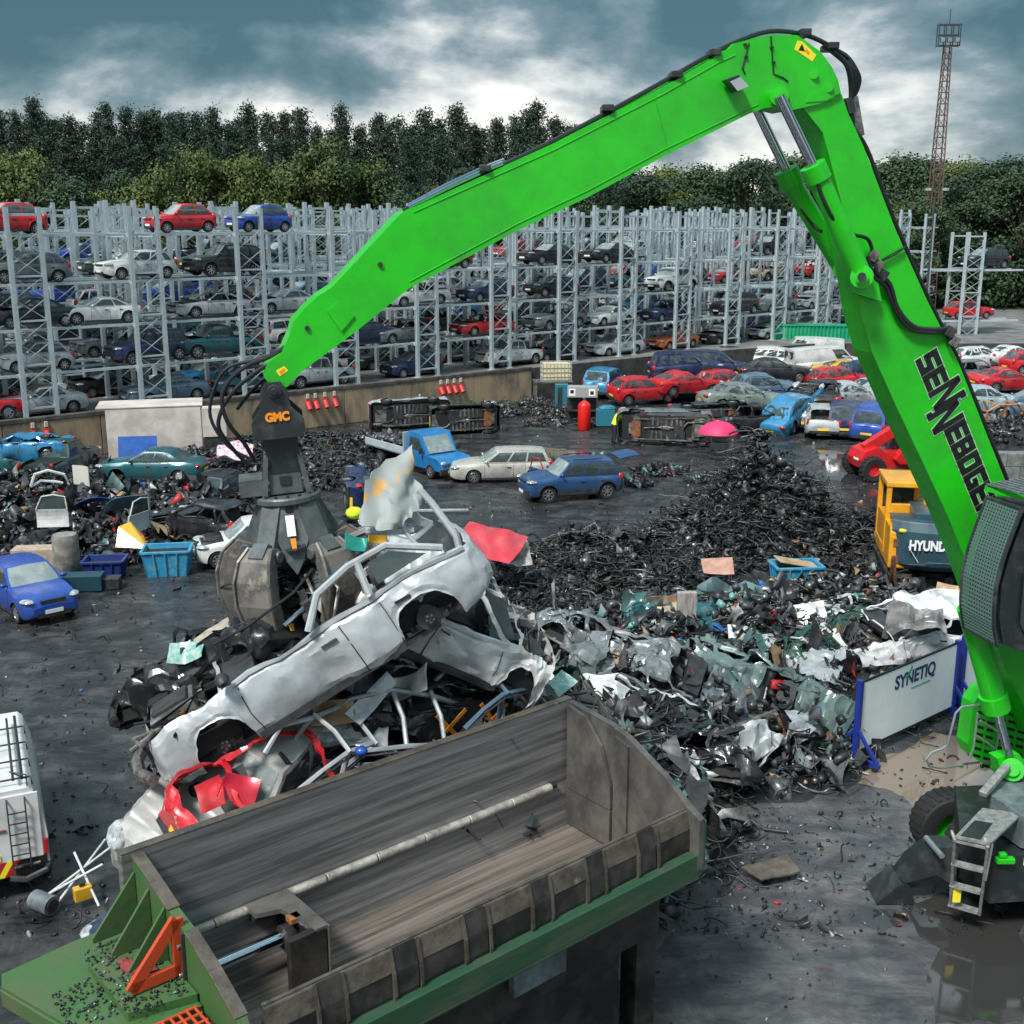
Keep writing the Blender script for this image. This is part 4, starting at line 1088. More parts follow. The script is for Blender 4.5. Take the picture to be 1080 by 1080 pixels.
heap(9, e4, 'dark_parts_heap', 'low dark heap of parts behind the concrete block wall on the right', 'scrap heap', 300, 200, 500, 120, ps=.5)
e5 = [(-7.0,22.6,.9,.8,.28),(-6.3,21.2,.8,1.0,.25),(-5.8,19.6,.7,1.0,.25)]
heap(10, e5, 'plastic_litter', 'small pile of broken plastic pipes and trim behind the white van', 'scrap heap', 90, 160, 170, 20, pal=dict(blk=.4,dk=.2,met=.2,wht=.2), pal2=dict(blk=.5,dk=.2,wht=.16,blu=.05,tan=.04,grn=.05), ps=.24, bs=.14, wl=.5, wr=.012, st=.12)
# loose crumbs over the whole yard
J = Junk(20)
n = 4600
xx = J.r.uniform(-1,1,n); yy = 17+J.r.uniform(0,1,n)**1.3*52
P0 = np.stack([xx*yy*.5, yy, np.full(n,.015)],1)
J.boxes(P0[:2800], .09, dict(blk=.7,dk=.2,wht=.05,tan=.03,red=.01,blu=.01)); J.plates(P0[2800:3800], .16, dict(blk=.6,dk=.25,wht=.08,tan=.04,red=.02), asp=.4); J.wires(P0[3800:], .7, .012, dict(blk=.9,dk=.1))
k = 700; P1 = np.stack([J.r.normal(3.6,1.5,k), J.r.normal(19.5,1.7,k), np.full(k,.012)],1); J.boxes(P1, .05, dict(blk=.6,dk=.15,wht=.15,tan=.05,red=.03))
J.obj('loose_debris', 'small crumbs of plastic, glass and wire scattered over the wet yard', 'debris')
# ---------------------------------------------------------------- lettering
def text_mesh(s, size, offset=0.0, ext=0.003, spacing=1.0):
    cu = bpy.data.curves.new('lettering', 'FONT'); cu.body = s; cu.size = size; cu.extrude = ext; cu.offset = offset
    cu.align_x = 'CENTER'; cu.align_y = 'CENTER'; cu.space_character = spacing
    o = bpy.data.objects.new('tmp', cu); C.objects.link(o)
    dg = bpy.context.evaluated_depsgraph_get()
    me = bpy.data.meshes.new_from_object(o.evaluated_get(dg)); me.name = 'lettering'
    bpy.data.objects.remove(o); bpy.data.curves.remove(cu)
    return me
def basis(o, x, y):           # frame with x along the line of writing, y up the letters
    x = Vector(x).normalized(); y = Vector(y); y = (y-x*y.dot(x)).normalized(); z = x.cross(y)
    return Matrix(((x.x,y.x,z.x,o[0]),(x.y,y.y,z.y,o[1]),(x.z,y.z,z.z,o[2]),(0,0,0,1)))
TXL = []
def text(s, o, x, y, size, m, parent, offset=0.0, sx=1.0, name='lettering', spacing=1.0):
    me = text_mesh(s, size, offset, spacing=spacing); me.materials.clear(); me.materials.append(m)
    ob = bpy.data.objects.new(name, me); C.objects.link(ob)
    T = basis(o, x, y) @ Matrix.Diagonal((sx,1,1,1))
    if parent is not None: ob.parent = parent; T = parent_inv(parent) @ T
    ob.matrix_local = T
    TXL.append(T)
    return ob
def parent_inv(p):
    T = Matrix.LocRotScale(p.location, p.rotation_euler, p.scale)
    if p.parent is not None: T = Matrix.LocRotScale(p.parent.location, p.parent.rotation_euler, p.parent.scale) @ T
    return T.inverted()
M['ink'] = mat('black_ink', (.008,.009,.01), .5)
M['ink_white'] = mat('white_ink', (.8,.8,.8), .5)
M['ink_edge'] = mat('pale_edge', (.35,.62,.33), .5)
M['sticker'] = mat('yellow_sticker', (.85,.72,.03), .4)
M['orange'] = mat('orange_paint', (.85,.28,.02), .5)
M['black_steel'] = mat('greasy_black_steel', (.022,.026,.028), .35, col2=(.06,.065,.065), scale=3, lo=.5, hi=.7, rough2=.6)

# ---------------------------------------------------------------- material handler, modelled in the vertical plane its boom works in
DM = Vector((.97,.243,0)).normalized(); NM = Vector((DM.y,-DM.x,0))     # boom direction in plan, side towards the yard lane
Q0 = Vector((4.35,18.0,0))
def BP(px, py, off=0.0):
    r = ray(px, py); c = Vector((0,0,CH)); q = Q0+NM*off
    return c+r*((q-c).dot(NM)/r.dot(NM))
mh = thing('material_handler', 'huge lime-green material handler reaching over the yard with a five-tined grab', 'scrap handler', (10.5,18.9,0))
MHI = Matrix.Translation(-Vector((10.5,18.9,0)))
def mpart(name, fn, parent=None, smooth=False, bevel=0):
    b = MB(); fn(b)
    b.v = [tuple(MHI @ Vector(v)) for v in b.v]
    return b.obj(name, parent or mh, smooth, bevel)
G_, HS, BS = M['green'], M['hose'], M['black_steel']
M['green_dark'] = G_
TK = .66
stick_px = [(278,398),(282,384),(296,374),(306,352),(309,340),(322,325),(336,312),(350,303),(422,226),(430,221),(440,217),(585,151),(700,92),(752,62),(757,55),(768,52),(774,46),(792,41),(815,37),(841,37),(865,54),(877,70),(884,84),(887,98),(880,104),(862,110),(836,116),(820,112),(806,114),(790,120),(700,165),(620,208),(546,243),(432,304),(375,350),(345,372),(318,392),(303,408),(290,409)]
stick = mpart('stick', lambda b: b.prism([BP(x,y) for x,y in stick_px], -NM, TK, G_), bevel=.022)
boom_px = [(846,112),(858,96),(880,90),(888,100),(894,118),(911,155),(946,246),(978,317),(1010,380),(1060,507),(1078,560),(1100,640),(1140,742),(1125,770),(1090,765),(1060,705),(1036,640),(1018,590),(1000,545),(981,504),(945,428),(920,372),(908,330),(903,296),(888,215),(868,140)]
boom = mpart('main_boom', lambda b: b.prism([BP(x,y,-.045) for x,y in boom_px], -NM, TK-.09, G_), bevel=.022)
# stiffening details on the stick and the boom
def plate(b, pts, off, t, m): b.prism([BP(x,y,off) for x,y in pts], -NM, t, m)
def det(b):
    plate(b, [(345,328),(358,318),(374,333),(360,350)], .03, .029, G_)
mpart('cover_plate', det, stick, bevel=.008)
def seams(b):
    b.tube([BP(x,y,.004) for x,y in [(690,100),(697,128),(706,162)]], .006, 5, G_)
    b.tube([BP(x,y,.004) for x,y in [(436,224),(585,158),(700,99),(758,66),(776,58)]], .008, 5, G_)
    b.tube([BP(x,y,.004) for x,y in [(432,297),(546,236),(620,201),(700,158),(800,110)]], .008, 5, G_)
    for q in ((822,100),(858,78),(874,92),(324,346),(401,279)): b.tube([BP(q[0],q[1],.002), BP(q[0],q[1],.03)], .07 if q[0] > 800 else .035, 12, BS if q[0] < 500 else G_)
    b.tube([BP(x,y,.01) for x,y in [(790,45),(783,72),(786,78)]], .012, 5, HS); b.tube([BP(x,y,.01) for x,y in [(813,38),(816,78),(826,82),(831,86)]], .012, 5, HS)
    for q in ((786,47),(787,60),(814,50),(816,66)): b.box(BP(q[0],q[1],.015),(.05,.03,.03), HS)
    plate(b, [(850,108),(856,98),(868,95),(873,82),(878,84),(886,98),(872,106)], .012, .011, G_)
mpart('weld_seam', seams, stick)
mpart('pin', lambda b: (b.tube([BP(822,101,-TK-.18), BP(822,101,.22)], .135, 18, G_), b.tube([BP(822,101,.2), BP(822,101,.26)], .08, 14, G_)), stick, smooth=True)
mpart('work_lamp', lambda b: (plate(b, [(766,84),(779,79),(790,91),(777,97)], .20, .16, BS), plate(b, [(770,86),(781,81),(790,91),(778,96)], .215, .012, M['chrome'])), stick, bevel=.01)
def sticker(px_, parent, nm='warning_sticker'):
    o = mpart(nm, lambda b: plate(b, px_, .006, .004, M['sticker']), parent); return o
sticker([(841,43),(846,43.5),(861,58),(857,65),(838,52)], stick); sticker([(291,391),(300,386),(304,391),(295,397)], stick)
for pl_, m_ in (([(842,53),(846,46),(849,54)],'ink'),([(850,51),(854,55),(853,58),(849,54)],'orange'),([(294,392),(300,388),(301,391),(296,395)],'orange')): mpart('warning_mark', lambda b: plate(b, pl_, .009, .002, M[m_]), stick)
# lettering along the boom
GL = {
 'S': [(0,.8,1,1),(0,.5,.27,.8),(0,.4,1,.6),(.73,.2,1,.4),(0,0,1,.2)],
 'E': [(0,0,.27,1),(.27,.8,1,1),(.27,.4,.95,.6),(.27,0,1,.2)],
 'B': [(0,0,.27,1),(.27,.8,.95,1),(.27,.4,.95,.6),(.27,0,1,.2),(.73,.58,.96,.82),(.73,.18,1,.42)],
 'O': [(0,0,.27,1),(.73,0,1,1),(.27,.8,.73,1),(.27,0,.73,.2)],
 'G': [(0,0,.27,1),(.27,.8,1,1),(.27,0,1,.2),(.73,.2,1,.5),(.5,.36,.73,.52)],
}
def boom_text(b, grow, off, m):
    a0 = BP(966,381,off); a1 = BP(1039,560,off); ax = (a1-a0); Ltot = ax.length; ax.normalize(); up = ax.cross(NM).normalized()
    if up.x < 0: up = -up
    def R(x0,y0,x1,y1): b.prism([a0+ax*x0+up*y0, a0+ax*x1+up*y0, a0+ax*x1+up*y1, a0+ax*x0+up*y1], NM, .004, m)
    def poly(pts): b.prism([a0+ax*x+up*y for x,y in pts], NM, .004, m)
    cw = Ltot/10.9; gw = cw*.86; hh = Ltot*.118; s = .0
    seq = ['S','E','N1','N2','E','B','O','G','E','N']; x = 0
    for q in seq:
        if q[0] == 'N':
            w_ = gw*1.25 if len(q) > 1 else gw; y0, y1 = (-.02*hh, 1.45*hh) if q == 'N1' else ((-.45*hh, 1.02*hh) if q == 'N2' else (0, hh))
            sw = .24*gw
            for (u0,u1) in ((0,sw),(w_-sw,w_)): R(x+u0-grow, y0-grow, x+u1+grow, y1+grow)
            poly([(x,y1+grow),(x+sw*1.3+grow,y1+grow),(x+w_,y0-grow),(x+w_-sw*1.3-grow,y0-grow)])
            if q == 'N1': R(x+w_-grow, y1-.2*hh-grow, x+w_+.14*gw+grow, y1+grow)
            if q == 'N2': R(x-.16*gw-grow, y0-grow, x+grow, y0+.2*hh+grow)
            x += w_+(cw-gw)*(.35 if q == 'N1' else 1)
        else:
            for (u0,v0,u1,v1) in GL[q]: R(x+u0*gw-grow, v0*hh-grow, x+u1*gw+grow, v1*hh+grow)
            x += cw
mpart('lettering_edge', lambda b: boom_text(b, .030, -.041, M['ink_edge']), boom)
mpart('lettering', lambda b: boom_text(b, .014, -.036, M['ink']), boom)
# stick cylinders, one each side
for off, (e0,e1,e2,e3,e4) in ((.30,((909,292),(862,186),(864,190),(857,174),(822,101))), (-TK-.26,((890,284),(834,192),(836,196),(829,179),(797,112)))):
    def barrel(b):
        b.tube([BP(*e0,off), BP(*e1,off)], .155, 20, G_)
        b.tube([BP(*e2,off), BP(*e3,off)], .19, 20, G_)
        b.tube([BP(*e0,off-.15), BP(*e0,off+.15)], .17, 18, G_)
    c = mpart('stick_cylinder', barrel, smooth=True)
    mpart('rod', lambda b: b.tube([BP(*e3,off), BP(*e4,off)], .075, 16, M['chrome']), c, smooth=True)
mpart('cylinder_pin', lambda b: (b.tube([BP(909,292,-TK-.4), BP(909,292,.52)], .10, 16, G_), b.tube([BP(909,292,.5), BP(909,292,.56)], .065, 12, BS)), smooth=True)
for of_ in (.10,-TK+.05): mpart('bracket', lambda b: plate(b, [(893,268),(926,296),(930,318),(903,310)], of_, .12, G_), boom, bevel=.015)
# hoses
def hose(pts, off=.03, r=.028, m=None, nm='hose', parent=None):
    P_ = [BP(p[0],p[1], p[2] if len(p) > 2 else off) for p in pts]
    S = []
    for i in range(len(P_)-1):          # Catmull-Rom
        p0, p1, p2, p3 = P_[max(i-1,0)], P_[i], P_[i+1], P_[min(i+2,len(P_)-1)]
        for t in (0,.25,.5,.75): S.append(.5*((2*p1)+(p2-p0)*t+(2*p0-5*p1+4*p2-p3)*t*t+(3*p1-p0-3*p2+p3)*t**3))
    S.append(P_[-1])
    return mpart(nm, lambda b: b.tube(S, r, 7, m or HS), parent, smooth=True)
for k in range(3):
    o_ = -.12-k*.13
    hose([(425,222,o_),(500,188,o_),(585,148,o_),(680,97,o_),(745,60,o_),(775,45,o_),(812,33,o_),(850,37,o_),(878,50,o_),(895,62,o_)], r=.035)
hose([(431,219),(470,199),(511,180),(530,172)], off=-.05, r=.03, m=M['chrome'], nm='pipe'); hose([(431,217),(470,196),(511,177),(532,169)], off=-.25, r=.03, m=M['chrome'], nm='pipe')
for x,y in ((512,178),(640,115),(712,80),(752,57),(846,36),(875,50)): mpart('pipe_clamp', lambda b: b.box(BP(x,y,-.2),(.16,.5,.09), BS), bevel=.01)
for k,(dx,rr_) in enumerate(((0,.035),(6,.03),(11,.03),(16,.03),(-5,.03))):
    hose([(868,48,-.1-k*.08),(884+dx*.5,58,-.1-k*.08),(896+dx*.6,72+dx*.4,-.05-k*.09),(899+dx*.4,92,-.1-k*.08),(897,112,-.15-k*.07),(900,130,-.15-k*.07)], r=rr_)
mpart('valve_block', lambda b: (plate(b, [(897,103),(905,101),(912,142),(904,146)], -.2, .22, M['metal_raw']), plate(b, [(892,104),(899,102),(903,118),(896,120)], -.1, .3, BS)), bevel=.012)
for k in range(4):
    o_ = -.10-k*.11
    hose([(900,135,o_),(914,156,o_),(932,203,o_),(949,246,o_),(981,318,o_),(1013,384,o_),(1040,450,o_),(1064,510,o_)], r=.034)
hose([(862,188,.42),(866,205,.42),(880,232,.4),(897,246,.28),(915,252,.1),(921,268,.06)], r=.03); hose([(836,190,-TK-.3),(842,214,-TK-.2),(858,238,-.8),(866,244,-.6)], r=.03)
hose([(921,268,.05),(925,288,.07),(938,300,.05),(946,325,.03),(962,344,.03),(984,348,.03),(1002,346,.0)], r=.045); hose([(915,270,.1),(922,292,.1),(934,302,.08),(944,327,.06),(960,347,.05),(984,351,.05),(1001,349,.0)], r=.03)
mpart('hose_coupling', lambda b: [b.box(BP(x,y,.05),(.14,.12,.16), m_, R=Matrix.Rotation(.5,3,'Y')) for x,y,m_ in ((921,270,M['metal_raw']),(926,280,M['metal_raw']),(931,290,BS),(1002,350,BS),(1006,360,M['metal_raw']))], bevel=.01)
hose([(931,275,.02),(945,268,.02),(954,261,.02)], r=.014); 
mpart('boom_strap', lambda b: b.tube([BP(930,274,.0),BP(955,260,.0)], .012, 5, HS), boom)

# lift cylinders
for off, (e0,e1,e2,e3) in ((.35,((1022,640),(1050,742),(1047,732),(1068,812))), (-TK-.3,((1052,650),(1082,756),(1079,746),(1100,826)))):
    c = mpart('lift_cylinder', lambda b: (b.tube([BP(*e0,off),BP(*e1,off)], .20, 20, G_), b.tube([BP(*e2,off),BP(e1[0]+1,e1[1]+6,off)], .24, 20, G_)), smooth=True)
    mpart('rod', lambda b: b.tube([BP(*e1,off),BP(*e3,off)], .075, 14, M['chrome']), c, smooth=True)
mpart('boom_foot_lug', lambda b: (b.tube([BP(1068,812,.55),BP(1068,812,-TK-.5)], .20, 18, G_), b.tube([BP(1068,812,.5),BP(1068,812,.6)], .12, 14, G_), plate(b, [(1052,800),(1075,795),(1100,835),(1060,832)], .3, .25, G_)), bevel=.01)
# cab with its slotted front guard
FE = [(1046,524),(1036,550),(1027,575),(1020,604),(1018,637),(1022,662)]
CW_ = .86; CO = .42
cab = mpart('cab', lambda b: b.prism([BP(x+3,y,CO) for x,y in FE]+[BP(x,y,CO) for x,y in [(1060,676),(1160,715),(1185,560),(1120,520)]], NM, CW_-.04, M['black_paint']), bevel=.03)
M['guard'] = mat('guard_steel', (.11,.19,.17), .4, metal=.2)
M['mirror_glass'] = mat('cab_glass', (.03,.045,.05), .05, spec=.9)
def guard(b):
    def cur(t):
        k = t*(len(FE)-1); i = min(int(k), len(FE)-2); f = k-i
        return lerp(FE[i][0],FE[i+1][0],f), lerp(FE[i][1],FE[i+1][1],f)
    def Pt(t, s): x, y = cur(t); return BP(x-2,y,CO)+NM*(s*CW_)-DM*.05
    for s in (0, 1): b.tube([Pt(i/12,s) for i in range(13)], .035, 6, BS)
    for t in (0,1): b.tube([Pt(t,0),Pt(t,1)], .035, 6, BS)
    nv = 38; nh = 13
    for i in range(1,nv): b.bar(Pt(i/nv,0),Pt(i/nv,1), .022,.03, M['guard'])
    for j in range(1,nh): 
        for i in range(12): b.bar(Pt(i/12,j/nh)-DM*.008,Pt((i+1)/12,j/nh)-DM*.008, .02,.016, M['guard'], up=DM)
mpart('front_guard', guard, cab)
mpart('windscreen', lambda b: b.grid(lambda u,v: BP(lerp(FE[0][0],FE[5][0],v) if False else np.interp(v*5,range(6),[f[0] for f in FE])+2, np.interp(v*5,range(6),[f[1] for f in FE]), CO)+NM*(CW_*(.05+.88*u))-DM*.01, 2, 10, M['mirror_glass']), cab)
mpart('side_window', lambda b: b.prism([BP(x,y,CO)+NM*CW_ for x,y in [(1052,540),(1044,590),(1040,640),(1050,662),(1100,672),(1112,560)]], NM, .012, M['mirror_glass']), cab)
mpart('door_frame', lambda b: b.tube([BP(x,y,CO)+NM*(CW_+.03) for x,y in [(1066,556),(1055,590),(1050,625),(1052,655),(1064,668),(1100,678)]], .045, 8, M['rim']), cab, smooth=True)
mpart('grab_rail', lambda b: b.tube([BP(x,y,CO)+NM*(CW_+.10) for x,y in [(1084,585),(1076,610),(1074,640),(1078,668)]], .025, 8, M['rim']), cab, smooth=True)
M['grate'] = mat('roof_grating', (.10,.13,.14), .4, metal=.4, col2=(.2,.23,.25), scale=14)
def roofg(b):
    q = [BP(1040,514,CO-.02), BP(1120,500,CO-.02)]; 
    b.prism([q[0], q[0]+NM*(CW_*.95)+DM*.25, q[1]+NM*(CW_+.1), q[1]], (0,0,1), .05, M['black_paint'])
    for k in range(14):
        p = q[0].lerp(q[1], k/14)+Vector((0,0,.06)); b.bar(p+NM*.02, p+NM*(CW_*.95)+DM*.12, .05,.03, M['grate'])
    b.bar(q[0]-Vector((0,0,.02)), q[1]-Vector((0,0,.02)), .06,.09, G_); b.bar(q[0]-Vector((0,0,.02)), q[0]+NM*(CW_*.95)+DM*.25-Vector((0,0,.02)), .05,.08, G_)
mpart('roof_guard', roofg, cab)
# upper carriage with slotted cover, walkway and rails
up0 = BP(1060,770,-.3)
hood = mpart('engine_cover', lambda b: b.prism([BP(x,y,-.95) for x,y in [(1037,728),(1027,742),(1021,785),(1024,797),(1060,822),(1200,850),(1230,745),(1120,700)]], -NM, .35, G_), bevel=.05)
def slots(b):
    for r_ in range(9):
        for c_ in range(6):
            x = 1033+c_*10.5-r_*.9; y = 742+r_*7.5+c_*3.2
            if x < 1026 or y > 812+c_*2: continue
            plate(b, [(x,y),(x+7.5,y+2.2),(x+7.2,y+5.2),(x-.3,y+3)], -.945, .01, M['ink'])
mpart('grille', slots, hood)
mpart('door_latch', lambda b: plate(b, [(1033,733),(1037,731),(1038,736),(1034,738)], -.94, .03, M['rim']), hood)
M['galv_tread'] = mat('tread_plate', (.36,.37,.36), .5, metal=.4, col2=(.22,.22,.21), scale=9, bump=.4)
def rails(b):
    R_ = .022
    b.tube([BP(x,y,-.3) for x,y in [(1048,745),(1040,742),(1014,746),(1008,752),(999,786),(993,790),(982,794),(977,801),(980,808),(992,810),(1016,807)]], R_, 8, M['rim'])
    b.tube([BP(x,y,-.3) for x,y in [(1031,752),(1027,788),(1022,800)]], R_, 8, M['rim']); b.tube([BP(x,y,-.3) for x,y in [(1054,770),(1050,792),(1046,810)]], R_, 8, M['rim'])
    b.tube([BP(x,y,-.3) for x,y in [(1034,760),(1053,772)]], R_, 8, M['rim']); b.tube([BP(x,y,-.3) for x,y in [(1030,776),(1050,790)]], R_, 8, M['rim'])
mpart('handrail', rails, smooth=True)
wk = [BP(1014,805,-.3), BP(1042,800,-.3), BP(1058,820,-.3), BP(1030,818,-.3)]
mpart('walkway_step', lambda b: b.prism([Vector((p.x,p.y,wk[0].z)) for p in wk], (0,0,-1), .05, M['galv_tread']), bevel=.008)
zc_ = 2.05
M['greyblue'] = mat('grey_blue_steel', (.16,.20,.21), .5, col2=(.08,.10,.11), scale=3)
mpart('slewing_ring', lambda b: (b.prism([ath(x,y,zc_) for x,y in [(1044,838),(1058,800),(1160,800),(1160,880),(1080,862)]], (0,0,-1), .55, M['greyblue']), b.bar(ath(1036,838,2.15), ath(1062,808,2.35), .14,.10, M['galv_tread'])), bevel=.02)
# undercarriage
CD = Vector((1,.10,0)).normalized(); CN = Vector((.10,-1,0)).normalized()
u0 = ath(1046,930,1.0)
def chassis(b):
    c0 = u0+CD*.0
    b.prism([Vector((p.x,p.y,1.45)) for p in (c0, c0+CD*5.6, c0+CD*5.6-CN*2.4, c0+CD*.5-CN*2.4, c0-CD*.15-CN*.9)], (0,0,-1), .85, M['black_paint'])
    b.prism([Vector((p.x,p.y,1.62)) for p in (c0+CD*.8-CN*.4, c0+CD*4.8-CN*.4, c0+CD*4.8-CN*2.0, c0+CD*.8-CN*2.0)], (0,0,-1), .2, M['black_paint'])
chs = mpart('chassis', chassis, bevel=.04)
mpart('port_hole', lambda b: b.tube([u0+CD*.85+CN*.004+Vector((0,0,-.02)), u0+CD*.85+CN*.03+Vector((0,0,-.02))], .17, 18, M['ink']), chs)
mpart('lashing_hook', lambda b: (b.box(u0+CD*.15+CN*.06+Vector((0,0,.42)),(.30,.12,.10), G_), b.box(u0+CD*.1+CN*.06+Vector((0,0,.52)),(.12,.1,.08), G_)), chs, bevel=.02)
mpart('plate_label', lambda b: (b.box(u0+CD*.62+CN*.01+Vector((0,0,.34)),(.22,.012,.14), M['ink_white']),), chs)
for (a, s) in ((1.05,0),(1.05,1),(4.6,0),(4.6,1)):
    c = u0+CD*(a-.55)-CN*(-.0 if False else (.55 if not s else 2.55)); c = Vector((c.x,c.y,.62))
    if (a,s) == (1.05,0): c = ath(1036,893,.62)
    T = Matrix.Translation(c) @ Matrix.Rotation(.10,4,'Z')
    wh = mpart('wheel', lambda b: b.lathe([(.32,-.26),(.45,-.29),(.60,-.27),(.64,-.2),(.64,.2),(.60,.27),(.45,.29),(.32,.26)], 28, M['tyre'], T) or [b.bar(T @ Vector((.625*math.cos(q),-.22,.625*math.sin(q))), T @ Vector((.625*math.cos(q+.12),.22,.625*math.sin(q+.12))), .07,.05, M['tyre'], up=T.to_3x3() @ Vector((math.cos(q),0,math.sin(q)))) for q in [k_*PI/14 for k_ in range(28)]], smooth=30)
    mpart('rim', lambda b: b.lathe([(.33,-.24),(.28,-.2),(.26,-.08),(.01,-.06)], 20, G_, T), wh, smooth=True)
f0 = ath(941,944,0); 
def leg(b):
    a = ath(1004,905,.95); k = f0+Vector((.25,0,.75)); 
    up = Vector((0,0,1))
    sd = CN
    prof = [a+up*.32, a+(k-a)*.55+up*.30, k+up*.0, f0+up*.32, f0+Vector((.28,0,.26)), a+(k-a)*.45-up*.22, a-up*.42]
    b.prism([p+sd*.2 for p in prof], -sd, .4, M['black_paint'])
lg = mpart('outrigger_leg', leg, bevel=.03)
mpart('foot', lambda b: b.prism([f0+Vector((x,y,z)) for x,y,z in ((-.38,-.32,.02),(.28,-.32,.02),(.20,-.32,.34),(.02,-.32,.42))], (0,1,0), .64, M['black_paint']), lg, bevel=.015)
mpart('pin', lambda b: b.tube([ath(985,893,1.2)+CN*.3, ath(985,893,1.2)-CN*.3], .05, 10, M['rim']), lg)
mpart('hazard_tag', lambda b: b.box(ath(1001,933,.75)+CN*.28,(.13,.02,.30), M['sticker']), lg)
# access steps
def steps(b):
    tl = ath(1007,885,1.95); tr = ath(1042,893,1.95); bl = ath(1002,956,.42); br = ath(1033,965,.42)
    for a, c in ((tl,bl),(tr,br)): b.tube([a+Vector((0,.15,.06)), a, c], .026, 8, M['galv_tread'])
    for t in (.02,.36,.68,.98):
        b.bar(tl.lerp(bl,t)+Vector((0,.06,0)), tr.lerp(br,t)+Vector((0,.06,0)), .16,.035, M['galv_tread'])
    b.prism([ath(x,y,2.0) for x,y in [(1007,882),(1044,890),(1078,858),(1036,852)]], (0,0,-1), .04, M['galv_tread'])
    b.prism([ath(x,y,2.012) for x,y in [(1013,881),(1034,885),(1047,868),(1028,865)]], (0,0,-1), .01, M['black_paint'])
    b.bar(ath(1046,890,1.95), ath(1046,890,1.95)+Vector((.0,.1,-.7)), .04,.04, M['galv_tread'])
mpart('access_steps', steps)

# ---------------------------------------------------------------- the grab on the tip of the stick
T0 = BP(288,404,-TK/2); T0.z += .0
GR, TI = M['grab'], M['tine']
gm = Matrix.Translation(T0) @ Matrix.Rotation(math.radians(-4.5),4,'Y') @ Matrix.Rotation(math.radians(12),4,'Z')
def gpart(name, fn, parent=None, smooth=False, bevel=0):
    b = MB(); fn(b); b.v = [tuple(MHI @ (gm @ Vector(v))) for v in b.v]
    return b.obj(name, parent, smooth, bevel)
def head(b):
    b.prism([(-.10,-.46,.06),(.10,-.46,.06),(.17,-.46,-.05),(.20,-.46,-.3),(.36,-.46,-.48),(.36,-.46,-.66),(.28,-.46,-.72),(-.28,-.46,-.72),(-.36,-.46,-.66),(-.36,-.46,-.48),(-.22,-.46,-.3),(-.18,-.46,-.05)], (0,1,0), .10, BS)
    b.prism([(-.10,.36,.06),(.10,.36,.06),(.17,.36,-.05),(.20,.36,-.3),(.36,.36,-.48),(.36,.36,-.72),(-.36,.36,-.72),(-.36,.36,-.48),(-.22,.36,-.3),(-.18,.36,-.05)], (0,1,0), .10, BS)
    b.box((0,0,-.62),(.62,.72,.14), BS); b.cyl((0,-.52,-.06),(0,.52,-.06), .10, 16, BS); b.cyl((0,-.53,-.06),(0,-.56,-.06), .055, 12, M['black_paint'])
    b.box((-.26,0,-.66),(.08,.9,.14),BS); b.box((.26,0,-.66),(.08,.9,.14),BS)
grab = gpart('grab', head, mh, bevel=.015)
gpart('link', lambda b: (b.prism([(-.25,-.24,-.68),(.25,-.24,-.68),(.22,-.24,-1.25),(-.20,-.24,-1.25)], (0,1,0), .1, BS), b.prism([(-.25,.14,-.68),(.25,.14,-.68),(.22,.14,-1.25),(-.20,.14,-1.25)], (0,1,0), .1, BS), b.cyl((-.26,0,-1.12),(.26,0,-1.12),.13,14,BS), b.box((0,0,-.85),(.3,.26,.2),BS)), grab, bevel=.01)
q = gm @ Vector((0,-.475,-.42)); 
oo = text('GMC', q, gm.to_3x3() @ Vector((1,0,0)), gm.to_3x3() @ Vector((0,0,1)), .16, M['orange'], None, offset=.010, sx=.92); oo.parent = grab; oo.matrix_local = MHI @ TXL[-1]
def upper(b):
    b.box((0,0,-1.38),(.46,.46,.36), GR)
    for sx_ in (-1,1):
        b.prism([(sx_*.20,-.30,-1.0),(sx_*.26,-.30,-1.0),(sx_*.36,-.30,-1.62),(sx_*.28,-.30,-1.62)], (0,1,0), .6, GR)
    b.lathe([(0,0),(.46,0),(.48,-.03),(.48,-.10),(.42,-.13),(0,-.13)], 28, GR, Matrix.Translation((0,0,-1.58)) @ Matrix.Rotation(PI/2,4,'X'))
    b.box((-.48,.0,-1.42),(.34,.5,.26), GR)
    for k in range(16):
        a = k*PI/8; b.cyl((.43*math.cos(a),.43*math.sin(a),-1.60),(.43*math.cos(a),.43*math.sin(a),-1.54), .025, 6, BS)
    b.box((.0,-.24,-1.36),(.16,.03,.14), BS)
gpart('rotator', upper, grab, bevel=.012)
def polar(a, r, z): return Vector((r*math.cos(a), r*math.sin(a), z))
